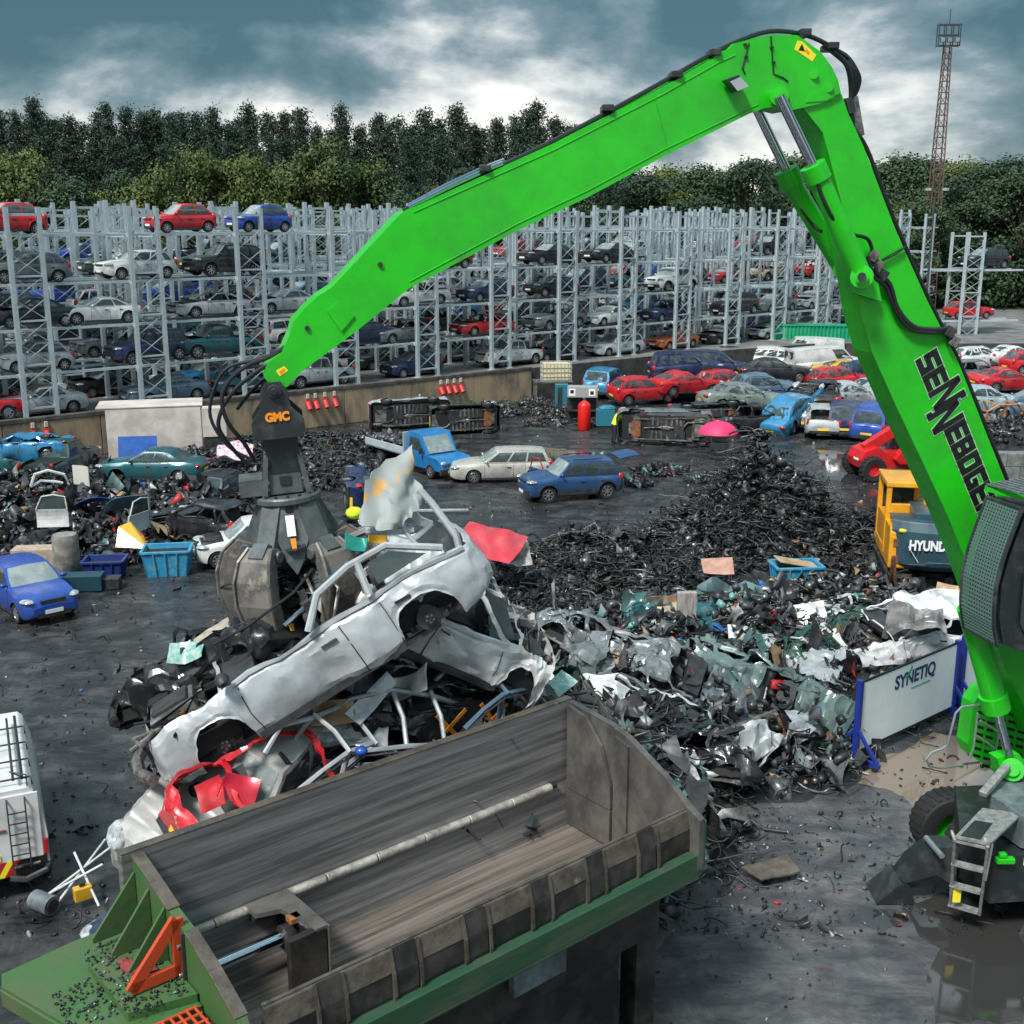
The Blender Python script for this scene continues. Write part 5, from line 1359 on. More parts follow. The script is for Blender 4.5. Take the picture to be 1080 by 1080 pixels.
for k in range(5):
    a = -PI/2+k*2*PI/5; t = Vector((-math.sin(a),math.cos(a),0)); rd = Vector((math.cos(a),math.sin(a),0))
    def shield(b):
        pr = [(-.14,.40,-1.68),(.14,.40,-1.68),(.23,.54,-2.12),(.12,.60,-2.46),(0,.62,-2.66),(-.12,.60,-2.46),(-.23,.54,-2.12)]
        b.prism([rd*r_+t*u+Vector((0,0,z)) for u,r_,z in pr], -rd, .22, GR)
    s_ = gpart('shield', shield, grab, bevel=.02)
    if k == 0:
        gpart('label_plate', lambda b: b.prism([rd*.045+rd*r_+t*u+Vector((0,0,z)) for u,r_,z in ((-.07,.44,-1.82),(.05,.44,-1.82),(.05,.53,-2.10),(-.07,.53,-2.10))], rd, .006, M['ink_white']), s_)
        gpart('red_stripe', lambda b: b.prism([rd*.05+rd*r_+t*u+Vector((0,0,z)) for u,r_,z in ((-.04,.545,-2.13),(.04,.545,-2.13),(.035,.585,-2.30),(-.02,.585,-2.30))], rd, .006, M['orange']), s_)
        gpart('slot', lambda b: b.tube([rd*.40+Vector((0,0,-1.75)), rd*.44+Vector((0,0,-1.75))], .06, 12, M['ink']), s_)
gpart('body', lambda b: b.lathe([(.25,0),(.34,0),(.42,-.5),(.48,-.85),(.40,-.95),(.2,-1.05),(.01,-1.05)], 20, GR, Matrix.Translation((0,0,-1.66)) @ Matrix.Rotation(PI/2,4,'X')), grab, bevel=.01)
for k in range(5):
    a = -PI/2+PI/5+k*2*PI/5; rd = Vector((math.cos(a),math.sin(a),0)); t = Vector((-math.sin(a),math.cos(a),0)); Zv = Vector((0,0,1))
    def cover(b):
        pr = [(.30,-1.66),(.42,-1.68),(.70,-2.26),(.76,-2.36),(.68,-2.44),(.46,-2.30)]
        b.prism([rd*r_+Zv*z-t*.15 for r_,z in pr], t, .30, GR)
        b.cyl(rd*.66-t*.24+Zv*-2.36, rd*.66+t*.24+Zv*-2.36, .09, 12, GR)
    gpart('cylinder_cover', cover, grab, bevel=.018)
    def tine(b):
        ro = [(.56,-2.28),(.80,-2.20),(1.00,-2.36),(1.10,-2.64),(1.12,-2.98),(1.03,-3.30),(.84,-3.60),(.56,-3.84),(.28,-4.0)]
        ri = [(.58,-2.54),(.72,-2.50),(.82,-2.58),(.88,-2.76),(.88,-2.98),(.80,-3.22),(.64,-3.45),(.42,-3.70),(.26,-3.97)]
        wd_ = [.17,.20,.27,.31,.31,.28,.22,.14,.05]
        n = len(ro); vs = []
        for (r1,z1),(r2,z2),w_ in zip(ro,ri,wd_):
            for (r_,z_,s,wf) in ((r1,z1,-1,1),(r1,z1,1,1),(r2,z2,1,.9),(r2,z2,-1,.9)): vs.append(rd*r_*.97+t*s*w_*wf+Zv*z_)
        fs = [(i*4+j,i*4+(j+1)%4,(i+1)*4+(j+1)%4,(i+1)*4+j) for i in range(n-1) for j in range(4)]+[(3,2,1,0),tuple((n-1)*4+j for j in range(4))]
        b.add(vs, fs, TI)
    tn = gpart('tine', tine, grab, bevel=.03)
    def ribs(b):
        for s in (-1,1):
            b.tube([rd*r_*.985+t*s*w_*.96+Zv*z for (r_,z),w_ in zip([(.82,-2.20),(1.01,-2.36),(1.12,-2.64),(1.13,-2.98),(1.04,-3.30),(.85,-3.60),(.57,-3.84)],[.20,.27,.31,.31,.28,.22,.14])], .025, 5, TI)
        b.prism([rd*r_+Zv*z-t*.12 for r_,z in ((.56,-2.26),(.76,-2.14),(.94,-2.30),(.86,-2.50),(.62,-2.54))], t, .24, GR)
        b.cyl(rd*.68-t*.23+Zv*-2.36, rd*.68+t*.23+Zv*-2.36, .05, 10, BS)
    gpart('wear_rib', ribs, tn)
# grab hoses hanging at the stick tip
def ghose(pts, r=.03):
    P_ = [BP(x,y,o) for x,y,o in pts]; S = []
    for i in range(len(P_)-1):
        p0, p1, p2, p3 = P_[max(i-1,0)], P_[i], P_[i+1], P_[min(i+2,len(P_)-1)]
        for tt in (0,.2,.4,.6,.8): S.append(.5*((2*p1)+(p2-p0)*tt+(2*p0-5*p1+4*p2-p3)*tt*tt+(3*p1-p0-3*p2+p3)*tt**3))
    S.append(P_[-1]); mpart('hose', lambda b: b.tube(S, r, 8, HS), grab, smooth=True)
ghose([(306,362,-.1),(285,376,-.05),(262,385,-.02),(243,400,0),(234,420,0),(240,445,0),(258,468,-.1),(268,486,-.2)])
ghose([(306,366,-.3),(290,380,-.2),(268,394,-.2),(247,412,-.2),(234,432,-.2),(231,452,-.2),(246,474,-.25),(262,490,-.3)])
ghose([(308,360,-.5),(292,372,-.5),(268,380,-.5),(240,388,-.5),(226,410,-.5),(222,440,-.5),(240,470,-.45),(264,484,-.4)], .024)
ghose([(303,372,-.35),(292,388,-.35),(276,402,-.3),(262,416,-.3),(250,432,-.3)], .024)
# ---------------------------------------------------------------- the scrap shear's feed box, bottom of the picture
M['worn'] = mat('worn_steel_plate', (.36,.35,.345), .40, metal=.5, col2=(.13,.13,.135), scale=1.5, detail=11, lo=.38, hi=.60, stretch=(.22,3.2,5.5), bump=.2, bscale=3, rough2=.6, third=(.24,.20,.17))
M['wornv'] = mat('scratched_end_plate', (.19,.175,.16), .45, metal=.45, col2=(.08,.078,.075), scale=1.8, detail=9, lo=.38, hi=.62, stretch=(1.2,1.2,.8), bump=.2, bscale=6, third=(.26,.19,.10))
M['floor'] = mat('worn_floor_plate', (.33,.28,.24), .36, metal=.5, col2=(.10,.085,.075), scale=1.4, detail=11, lo=.40, hi=.60, stretch=(.16,5.0,4.0), bump=.15, bscale=4, rough2=.55, third=(.32,.27,.23))
M['olive'] = mat('dirty_green_steel', (.045,.115,.033), .55, col2=(.085,.095,.05), scale=1.5, detail=9, lo=.45, hi=.7, bump=.2, bscale=8, rough2=.75, third=(.15,.13,.09))
M['olived'] = mat('dark_green_beam', (.022,.07,.036), .45, col2=(.06,.085,.05), scale=2.2, detail=10, lo=.45, hi=.66, stretch=(.5,2,2), bump=.15, third=(.22,.2,.15))
M['rim'] = M['rim']
M['rimsteel'] = mat('battered_rim_steel', (.15,.125,.10), .5, metal=.45, col2=(.07,.06,.05), scale=2.5, detail=8, lo=.4, hi=.62, bump=.5, bscale=9, third=(.24,.21,.18))
M['oily_shaded'] = mat('oily_shaded_steel', (.022,.022,.022), .38, metal=.3, col2=(.07,.062,.055), scale=2, detail=8, lo=.42, hi=.66, bump=.3, rough2=.7)  # oily steel; its near-black also paints shade onto the legs and underside
M['safety'] = mat('red_orange_paint', (.50,.055,.015), .5, col2=(.25,.05,.02), scale=4, lo=.5, hi=.7)
bA = ath(128,903,4.5); bang = math.radians(39.95)
bl = thing('scrap_baler', 'open green scrap shear feed box with worn steel walls standing on legs in the foreground', 'scrap baler', (bA.x,bA.y,0), (0,0,bang))
M['tubem'] = mat('pale_hinge_tube', (.48,.45,.40), .5, metal=.3, col2=(.22,.20,.18), scale=4, detail=8, bump=.4)
def bp(name, fn, parent=None, smooth=False, bevel=.012):
    b = MB(); fn(b); return b.obj(name, parent or bl, smooth, bevel)
Wd = -2.36; XR = 6.98
def wallp(b):
    b.box((3.47,.06,3.86),(6.96,.12,1.28), M['worn'])
    b.prism([(.15,0,3.22),(.15,-.10,2.5),(.15,.05,2.5),(.15,.12,3.22)], (1,0,0), 6.8, M['worn'])
bp('back_wall', wallp)
bp('wall_edge', lambda b: b.bar((-.01,.06,4.51),(6.97,.06,4.51), .13,.03, M['rimsteel']))
bp('hinge_tube', lambda b: ([b.cyl((.25+i*.783,-.045,3.22),(.25+i*.783+.77,-.045,3.22), .062, 14, M['tubem']) for i in range(8)], b.cyl((.2,-.045,3.22),(6.6,-.045,3.22), .045, 8, M['oily_shaded'])), smooth=True)
def floorf(b):
    b.prism([(.15,-.1,2.52),(.15,Wd+.12,2.48),(.15,Wd+.12,2.38),(.15,-.1,2.42)], (1,0,0), 6.75, M['floor'])
bp('floor', floorf)
def endr(b):
    b.prism([(XR,.12,4.5),(XR,-.9,4.42),(XR,-1.25,4.34),(XR,-2.0,4.0),(XR,Wd-.05,3.72),(XR,Wd-.28,3.62),(XR,Wd-.28,2.85),(XR,.12,2.3)], (-1,0,0), .10, M['wornv'])
bp('end_wall', endr)
bp('end_skin', lambda b: b.prism([(XR+.004,.12,4.4),(XR+.004,-1.25,4.26),(XR+.004,-2.0,3.92),(XR+.004,Wd-.29,3.58),(XR+.004,Wd-.29,2.85),(XR+.004,.12,2.3)], (1,0,0), .03, M['olived']))
def shearp(b):
    b.prism([(XR-.12,-.06,4.47),(XR-.12,-.45,4.40),(XR-.12,-.78,4.05),(XR-.12,-.98,3.5),(XR-.12,-1.0,3.12),(XR-.12,-.06,3.12)], (-1,0,0), .05, M['wornv'])
    b.prism([(XR-.12,-.06,3.10),(XR-.12,-1.0,3.10),(XR-.12,-1.0,2.54),(XR-.12,-.06,2.54)], (-1,0,0), .06, M['wornv'])
    b.prism([(XR-.10,-1.02,4.30),(XR-.10,-1.30,4.22),(XR-.10,-1.30,2.54),(XR-.10,-1.02,2.54)], (-1,0,0), .04, M['wornv'])
bp('wear_plate', shearp)
def rim(b):
    b.bar((.45,Wd,3.68),(XR-.1,Wd,3.68), .05,.05, M['rimsteel'])
    b.prism([(.45,Wd,3.69),(.45,Wd-.05,3.67),(.45,Wd-.12,3.42),(.45,Wd+.02,3.42)], (1,0,0), XR-.55, M['rimsteel'])
bp('front_rim', rim)
def hull(b):
    pr = [(Wd-.11,3.43),(Wd-.125,3.15),(Wd-.07,2.88),(Wd+.12,2.6),(Wd+.5,2.38),(-.2,2.36)]
    b.grid(lambda u,v: (lerp(.3,XR-.1,u), np.interp(v*5,range(6),[p[0] for p in pr]), np.interp(v*5,range(6),[p[1] for p in pr])), 1, 10, M['oily_shaded'])
    b.bar((.45,Wd-.10,3.02),(XR-.12,Wd-.10,3.02), .08,.05, M['oily_shaded'])
bp('front_wall', hull)
xs_ = [1.02,1.36,1.98,2.34,2.98,3.34,4.0,4.32,4.92,5.24,5.84,6.22]
for x in xs_:
    bp('rib', lambda b: b.prism([(x,Wd-.07,3.70),(x,Wd-.15,3.42),(x,Wd-.17,3.15),(x,Wd-.10,2.85),(x,Wd+.10,2.58),(x,Wd+.4,2.36),(x,Wd+.5,2.5),(x,Wd+.05,3.0),(x,Wd,3.4)], (1,0,0), .035, M['rimsteel']), bevel=.005)
for x in (1.05,2.01,3.01,4.03,4.95,5.87):
    bp('hinge_cover', lambda b: b.prism([(x,Wd-.055,3.70),(x,Wd-.13,3.42),(x,Wd-.15,3.15),(x,Wd-.08,2.85),(x,Wd+.12,2.58),(x,Wd+.10,3.2)], (1,0,0), .31, M['oily_shaded']), bevel=.005)
bp('lower_beam', lambda b: (b.bar((-.3,Wd-.22,2.93),(XR-.0,Wd-.22,2.93), .10,.34, M['olived']), b.bar((-.3,Wd-.12,2.74),(XR-.05,Wd-.12,2.74), .30,.05, M['olived']), b.bar((-.3,Wd-.12,3.08),(XR-.12,Wd-.12,3.08), .18,.03, M['olived'])))
for x, y in ((6.7,-.62),(6.7,-1.75),(.5,-.5),(.5,-1.75)):
    bp('support_leg', lambda b: (b.box((x,y,1.16),(.40,.32,2.3), M['oily_shaded']), b.box((x,y,.03),(.8,.7,.06), M['oily_shaded'])))  # green legs coloured near-black: the shade under the box is painted in
bp('undercarriage', lambda b: (b.box((3.4,-1.2,1.9),(7.0,1.5,.7), M['oily_shaded']), b.box((3.3,-1.2,.85),(5.8,1.3,1.4), M['oily_shaded']), b.box((4.5,-2.05,2.15),(.9,.12,.5), M['greyblue'])))  # enlarged downwards in near-black so the space beneath falls into deep shade
def endl(b):
    b.prism([(.12,.0,4.46),(.12,-.5,4.34),(.12,-.95,4.22),(.12,-1.35,4.16),(.12,-1.9,3.98),(.12,Wd-.1,3.74),(.12,Wd-.34,3.45),(.12,Wd-.34,1.9),(.12,.1,1.9),(.12,.1,4.46)], (1,0,0), .12, M['olive'])
    b.box((.10,-1.32,3.1),(.05,.03,2.1), M['oily_shaded'])
    for z in (3.95,3.6,3.25): b.cyl((.06,-1.24,z),(.13,-1.24,z), .03, 8, M['metal_raw'])
bp('end_wall', endl)
bp('edge_strip', lambda b: [b.bar(a,c,.15,.02,M['rimsteel']) for a,c in (((.18,.0,4.47),(.18,-.5,4.35)),((.18,-.5,4.35),(.18,-.95,4.23)),((.18,-1.35,4.17),(.18,-1.9,3.99)),((.18,-1.9,3.99),(.18,Wd-.1,3.75)))], bevel=.004)
DZ = 3.48
bp('deck', lambda b: (b.prism([(-1.42,-.02,DZ),(-1.35,.20,DZ),(-.50,.30,DZ),(.10,.30,DZ),(.10,-1.7,DZ),(-.9,-1.75,DZ)], (0,0,-1), .08, M['olive']), b.prism([(-.60,-.35,DZ+.10),(.10,-.15,DZ+.10),(.10,-1.62,DZ+.10),(-.60,-1.45,DZ+.10)], (0,0,-1), .098, M['olive'])))
bp('deck_frame', lambda b: (b.bar((-1.40,.0,DZ-.14),(-.9,-1.72,DZ-.14), .08,.2, M['olive']), b.bar((-.9,-1.72,DZ-.14),(.1,-1.68,DZ-.14), .08,.2, M['olive']), b.bar((-1.3,.16,DZ-.14),(.1,.26,DZ-.14), .08,.2, M['olive'])))
for y, ln in ((-.02,.42),(-.42,.36),(-.84,.34)):
    bp('gusset', lambda b: b.prism([(.11,y,DZ+.80-abs(y)*.06),(.11,y,DZ+.10),(-ln,y,DZ+.10),(-ln,y,DZ+.16)], (0,-1,0), .035, M['olive']), bevel=.006)
def redt(b):
    P_ = [Vector((.09,-1.22,DZ+.80)), Vector((.09,-1.22,DZ+.12)), Vector((-.46,-1.22,DZ+.12))]
    b.bar(P_[0],P_[1],.05,.14,M['safety'],up=(1,0,0)); b.bar(P_[1]+Vector((0,0,.07)),P_[2]+Vector((0,0,.07)),.05,.14,M['safety']); b.bar(P_[0],P_[2]+Vector((0,0,.04)),.05,.14,M['safety'])
bp('safety_gusset', redt, bevel=.006)
bp('red_grille', lambda b: ([b.bar((-.62+i*.09,-1.70,DZ+.03),(-.62+i*.09,-2.25,DZ+.03),.03,.03,M['safety']) for i in range(8)], [b.bar((-.66,-1.72-i*.13,DZ+.03),(.04,-1.72-i*.13,DZ+.03),.03,.035,M['safety']) for i in range(5)]))
M['netting'] = mat('red_rag', (.30,.03,.04), .9, col2=(.12,.05,.04), scale=8, bump=.5)
bp('red_rag', lambda b: b.sheet(lambda u,v: (lerp(-.36,-.06,u), lerp(-.62,-1.0,v), DZ+.135+.04*math.sin(u*9+v*7)*math.cos(v*11)), 8, 8, .01, M['netting']), bevel=0)
# the pusher inside the box
def ram(b):
    b.box((1.93,-.55,2.92),(.16,.95,.72), M['oily_shaded']); b.box((1.75,-.10,3.18),(.5,.12,.22), M['oily_shaded']); b.box((1.75,-1.0,2.92),(.5,.10,.72), M['oily_shaded'])
    b.prism([(1.45,-.04,3.30),(2.02,-.04,3.30),(2.02,-1.05,3.30),(1.85,-1.05,3.30),(1.75,-.40,3.30),(1.45,-.30,3.30)], (0,0,-1), .06, M['wornv'])
    b.box((2.03,-.55,2.92),(.03,1.02,.74), M['wornv'])
bp('pusher', ram)
bp('pusher_rod', lambda b: b.cyl((.2,-.50,2.98),(1.9,-.50,2.98), .085, 20, M['chrome']), smooth=True)
bp('rod_cap', lambda b: (b.cyl((1.68,-.50,2.98),(1.84,-.50,2.98), .15, 16, M['oily_shaded']), b.box((1.80,-.62,3.26),(.16,.14,.08), M['rust'])))
# crumbs of scrap on the deck
J = Junk(31); n = 260
Rm = Matrix.Translation(bl.location) @ Matrix.Rotation(bang,4,'Z')
pts = np.array([list(Rm @ Vector((J.r.uniform(-.6,.05), J.r.uniform(-1.6,-.1), DZ+.115))) for _ in range(n)]+[list(Rm @ Vector((J.r.uniform(-1.1,-.6), J.r.uniform(-1.3,-.5), DZ+.015))) for _ in range(120)])
J.boxes(pts, .035, dict(blk=.85,dk=.1,wht=.03,grn=.02)); J.obj('deck_debris', 'black grit and glass crumbs lying on the green deck of the scrap baler', 'debris')
# ---------------------------------------------------------------- wrecks on the pile
def pose(loc, head, roll=0.0, s=1.0):
    h = Vector(head).normalized(); l = Vector((0,0,1)).cross(h).normalized(); u = h.cross(l)
    R = Matrix((h,l,u)).transposed() @ Matrix.Rotation(roll,3,'X')
    return loc, R.to_euler()
def wreck(k, col, px, py, z, head, roll, label, opts, seed=1, amp=.12, nose=0, tail=0, roof=0, drop=(), s=1.0, twist=0, fine=.02, zoff=.5, recol=None, name=None):
    drop = tuple(drop)+('headlight','wing_mirror','tail_light')
    c = atz(px, py, z); h = Vector(head).normalized(); l = Vector((0,0,1)).cross(h).normalized(); u = h.cross(l)
    R = Matrix((h,l,u)).transposed() @ Matrix.Rotation(roll,3,'X')
    loc = c - R @ Vector((0,0,zoff*s))
    return car(k, col, loc, R.to_euler(), label, opts=opts, crush=crumple(seed, amp, roof, nose, tail, KIND[k]['L']/2, twist, fine), drop=drop, scale=(s,s,s), name=name or 'wrecked_car', cat='wrecked car', recol=recol, sub=2)
def hub(root, x, y, r=.15):
    def f(b): b.cyl((x,y-.09,.31),(x,y,.31), r, 18, M['black_paint']); b.cyl((x,y,.31),(x,y+.05,.31), r*.45, 12, M['black_paint']); b.bar((x-.22,y-.05,.31),(x+.18,y-.05,.27), .07,.07,M['under'])
    o = one('brake_disc', None, f, root, smooth=True); 
    one('wheel_bolt', None, lambda b: [b.cyl((x+.045*math.cos(a),y+.04,.31+.045*math.sin(a)),(x+.045*math.cos(a),y+.065,.31+.045*math.sin(a)), .012, 6, M['metal_raw']) for a in (0,1.26,2.5,3.77,5.0)], o)
SW = wreck('estate', 'silver', 322, 680, 16.5, (-.82,-.27,-.45), .10, 'silver car gripped by the grab, roof torn and engine bare, atop the pile', dict(hollow=True, nobonnet=True, noroof=True, bare=True), seed=4, amp=.055, nose=.25, roof=.12, drop=('wheel1','wheel3','rear_window','tail_light','number_plate','headlight'), s=1.17, fine=.012, zoff=.62)
hub(SW, -1.41, .72); hub(SW, 1.31, .70, .12)
def cs(px, py, z): return Matrix.LocRotScale(SW.location, SW.rotation_euler, SW.scale).inverted() @ atz(px,py,z+.5)
def peel(name, grid, m, t=.012, n=(10,6)):
    G = [[cs(*p) for p in row] for row in grid]; R_, Q_ = len(G)-1, len(G[0])-1
    def f(u, v):
        a, c = u*R_, v*Q_; i, j = min(int(a),R_-1), min(int(c),Q_-1); fu, fv = a-i, c-j
        p = G[i][j].lerp(G[i+1][j],fu).lerp(G[i][j+1].lerp(G[i+1][j+1],fu),fv)
        return p+noise.noise_vector(p*5)*.018+noise.noise_vector(p*1.6)*.04+Vector((0,0,.025*math.sin(c*9)))+Vector((.02*math.sin(a*7),.04*math.sin(a*5+c*2),0))
    b = MB(); b.sheet(f, n[0]*2, n[1]*2, t, m); return b.obj(name, SW, smooth=30)
M['headliner'] = mat('torn_headliner', (.27,.30,.29), .6, col2=(.50,.28,.09), scale=1.3, detail=3, lo=.53, hi=.57, bump=.3)
peel('torn_roof', [[(378,552,15.6),(384,508,15.8),(402,490,16.0),(436,470,16.2)],[(398,560,15.6),(412,532,15.8),(428,515,16.0),(438,500,16.2)],[(420,560,15.7),(432,548,15.8),(442,538,16.0),(449,524,16.2)]], M['headliner'])
def bars(name, pts, r, m, parent=SW):
    b = MB(); b.tube([cs(*p) for p in pts], r, 7, m); return b.obj(name, parent, smooth=True)
bars('bent_pillar', [(442,516,16.1),(455,530,16.1),(470,550,16.1),(481,565,16.1),(485,580,16.1),(483,600,16.1),(477,625,16.0),(472,640,15.9)], .045, P('silver'))
bars('bent_pillar', [(386,560,15.9),(410,560,15.9),(436,559,16.0)], .05, P('silver')); bars('bent_pillar', [(424,535,15.9),(423,550,15.9),(428,562,15.9),(440,575,15.9)], .028, P('silver'))
bars('seat_belt', [(300,660,15.4),(322,640,15.5),(345,612,15.5),(372,590,15.6)], .03, M['chrome']); bars('torn_seal', [(225,680,15.3),(262,660,15.3),(310,625,15.4),(330,600,15.4)], .018, M['hose'])
for k in (1,3): bars('torn_frame', [(310+k*14,662-k*3,15.6),(318+k*13,632-k*4,15.75),(312+k*10,606,15.9)], .022, M['metal_raw'])
# rear wing, broad dented panel beside the arch
peel('rear_wing', [[(384,640,15.5),(396,618,15.6),(408,600,15.8),(420,585,16.0)],[(412,636,15.45),(424,618,15.5),(434,600,15.7),(442,580,15.95)],[(432,634,15.45),(443,616,15.5),(455,600,15.7),(462,577,15.95)],[(444,632,15.5),(456,614,15.55),(470,600,15.7),(476,588,15.9)]], P('silver'))
# dark torn scrap held in the closed tines
J = Junk(41); Tm = gm @ Vector((0,0,-3.05)); n = 240
pp = Tm.to_tuple() + J.r.normal(size=(n,3))*np.array([.20,.20,.28]); J.plates(pp[:110], .42, dict(blk=.5,dk=.25,met=.2,wht=.05), asp=.25); J.wires(pp[110:200], .6, .016, dict(blk=.7,met=.3), curl=.5); J.boxes(pp[:80], .2, dict(blk=.6,dk=.3,met=.1))
J.obj('gripped_scrap', 'dark torn roof lining and metal strips clenched between the tines of the grab', 'scrap')
WO = dict(hollow=True)
def bw(k, col, x, y, z, hx, hy, hz, roll, label, opts, **kw):       # placed by metres along and behind the feed box
    p = Vector((bA.x,bA.y,0))+Rz(bang) @ Vector((x,y,0)); h = Rz(bang) @ Vector((hx,hy,0)); h.z = hz
    l = Vector((0,0,1)).cross(h.normalized()).normalized(); u = h.normalized().cross(l)
    kw['drop'] = tuple(kw.get('drop',()))+(('headlight','wing_mirror','tail_light') if 'bumper' not in label else ())
    s_ = kw.pop('s', 1.0); zo = kw.pop('zoff', .5)
    R = Matrix((h.normalized(),l,u)).transposed() @ Matrix.Rotation(roll,3,'X')
    loc = Vector((p.x,p.y,z)) - R @ Vector((0,0,zo*s_))
    cr_ = crumple(kw.get('seed',1), kw.get('amp',.1), kw.get('roof',0), kw.get('nose',0), 0, KIND[k]['L']/2)
    return car(k, col, loc, R.to_euler(), label, opts=opts, crush=cr_, drop=kw.get('drop',()), scale=(s_,)*3, name='wrecked_car', cat='wrecked car', recol=kw.get('recol'), sub=2)
bw('hatch', 'white', 2.55, 1.95, 3.95, -.85, -.28, -.32, -.45, 'white car with its dirty front bumper hanging over the left end of the scrap pile', dict(nobonnet=False), seed=7, amp=.025, s=.98, zoff=.7, recol={'body': paint('dirtywhite',(.36,.36,.34))})
bw('hatch', 'red', 3.05, 1.3, 3.62, .9, .08, -.05, .55, 'red crushed car shell lying open behind the worn steel wall', dict(hollow=True, nobonnet=True, noroof=True), seed=9, amp=.12, s=.95, drop=('wheel2','wheel4'))
bw('saloon', 'silver', 4.5, 1.7, 4.1, .85, -.45, -.15, .7, 'silver window frames of a gutted car between the red shell and the orange-marked wreck', dict(hollow=True, nobonnet=True), seed=12, amp=.12, roof=.1, drop=('wheel1','wheel3'), s=.9, recol={'body': paint('dullsilver',(.30,.32,.33))})
OX = bw('hatch', 'black', 5.7, 1.75, 4.2, .95, .0, -.16, .15, 'flattened black car with a sprayed orange cross on its doors', dict(hollow=True), seed=15, amp=.10, roof=.3, s=.95, drop=('wheel2','wheel4','side_window'))
M['spray'] = mat('orange_spray', (.85,.28,.02), .6)
one('spray_cross', None, lambda b: [b.bar(a,c,.07,.012,M['spray'],up=(0,1,0)) for a,c in (((.7,-.95,.35),(.1,-.95,.95)),((.15,-.96,.35),(.65,-.96,.9)),((-.2,-.95,.4),(-.75,-.95,.85)),((-.2,-.96,.9),(-.5,-.96,.55)))], OX)
wreck('hatch', 'white', 474, 662, 17.9, (.83,.12,-.42), .12, 'white car with crushed nose behind the rear of the silver wreck', dict(hollow=True, nobonnet=True), seed=18, amp=.10, nose=.5, s=1.05, drop=('wheel1','wheel2'))
bw('saloon', 'darkgreen', 7.5, 2.0, 3.7, .9, -.1, -.32, .3, 'flattened dark green car with shattered glass at the end of the worn wall', dict(hollow=True, nobonnet=True), seed=21, amp=.16, roof=.4, nose=.3, s=.9, drop=('wheel1','wheel2'))
wreck('hatch', 'black', 222, 712, 17.4, (-.75,.3,-.45), .2, 'torn dark car front with green broken glass beyond the silver wreck', dict(hollow=True, nobonnet=True, noroof=True), seed=24, amp=.25, roof=.3, s=.85, drop=('wheel1','wheel2','wheel3','wheel4'))
bw('hatch', 'navy', 1.7, 1.25, 2.6, -.9, .1, -.2, .2, 'dark blue wreck sunk between the white bumper and the green deck', dict(hollow=True), seed=26, amp=.12, roof=.2, s=.85)
# wrecks on the mixed heap
wreck('hatch', 'teal', 800, 742, 27.0, (.75,-.55,-.12), .95, 'twisted grey-green car shell lying on its side in the mixed scrap heap', dict(hollow=True, noroof=False), seed=31, amp=.2, roof=.25, s=1.12, recol={'body': paint('greygreen',(.13,.19,.18))}, drop=('wheel1','wheel3','wheel2'))
wreck('saloon', 'grey', 705, 715, 27.0, (.8,-.3,-.1), .3, 'flattened grey saloon shell left of the twisted grey-green shell', dict(hollow=True), seed=33, amp=.25, roof=.5, s=.95, drop=('wheel1','wheel3'))
wreck('estate', 'white', 962, 668, 30.0, (-.95,-.2,-.05), -.15, 'smashed white car wrapped in torn plastic behind the white barrier', dict(hollow=True, nobonnet=True), seed=35, amp=.16, roof=.2, s=1.0)
wreck('coupe', 'white', 812, 690, 30.5, (.8,-.4,-.15), 3.0, 'overturned white body shell in the middle of the mixed scrap', dict(hollow=True), seed=37, amp=.2, roof=.3, s=.85, drop=('wheel1','wheel2','wheel3','wheel4'))
wreck('mpv', 'teal', 740, 668, 32.0, (.9,.2,0), 1.4, 'crumpled dark teal people carrier half buried at the back of the mixed scrap', dict(hollow=True), seed=39, amp=.28, roof=.5, s=.8, drop=('wheel1','wheel2','wheel3','wheel4'))
for j,(k_,c_,px_,py_,z_,hd_,rl_,am_,lb_) in enumerate([
 ('hatch','white',655,760,25.5,(.9,-.3,-.15),.5,.16,'white crushed hatchback shell nearest the right end of the feed box'),
 ('estate','silver',760,790,25.0,(.8,.5,.05),2.6,.2,'silver flattened estate shell upside down at the front edge of the scrap'),
 ('hatch','black',700,800,24.2,(-.9,.2,0),.4,.2,'black crushed shell at the front corner of the mixed scrap'),
 ('saloon','silver',880,720,28.5,(.85,-.45,-.1),.3,.16,'silver saloon shell just left of the barrier'),
 ('hatch','darkgreen',860,690,30.0,(.6,.6,.1),-.8,.2,'dark green shell tilted between the white bonnet and barrier'),
 ('coupe','silver',905,660,32.0,(.9,.1,.1),.4,.2,'silver two-door shell below the excavator tracks'),
 ('hatch','grey',640,690,28.5,(.7,-.5,-.2),-.5,.22,'grey hatchback shell at the left of the mixed scrap by the pile'),
 ('saloon','teal',690,670,31.0,(.9,.3,.1),.2,.22,'flattened teal saloon behind the blue drum'),
]):
    wreck(k_, c_, px_, py_, z_, hd_, rl_, lb_, dict(hollow=True, nobonnet=j%2==0), seed=50+j, amp=am_, roof=.35, s=.92, drop=('wheel1','wheel3','wheel4') if j%2 else ('wheel1','wheel2','wheel3','wheel4'))
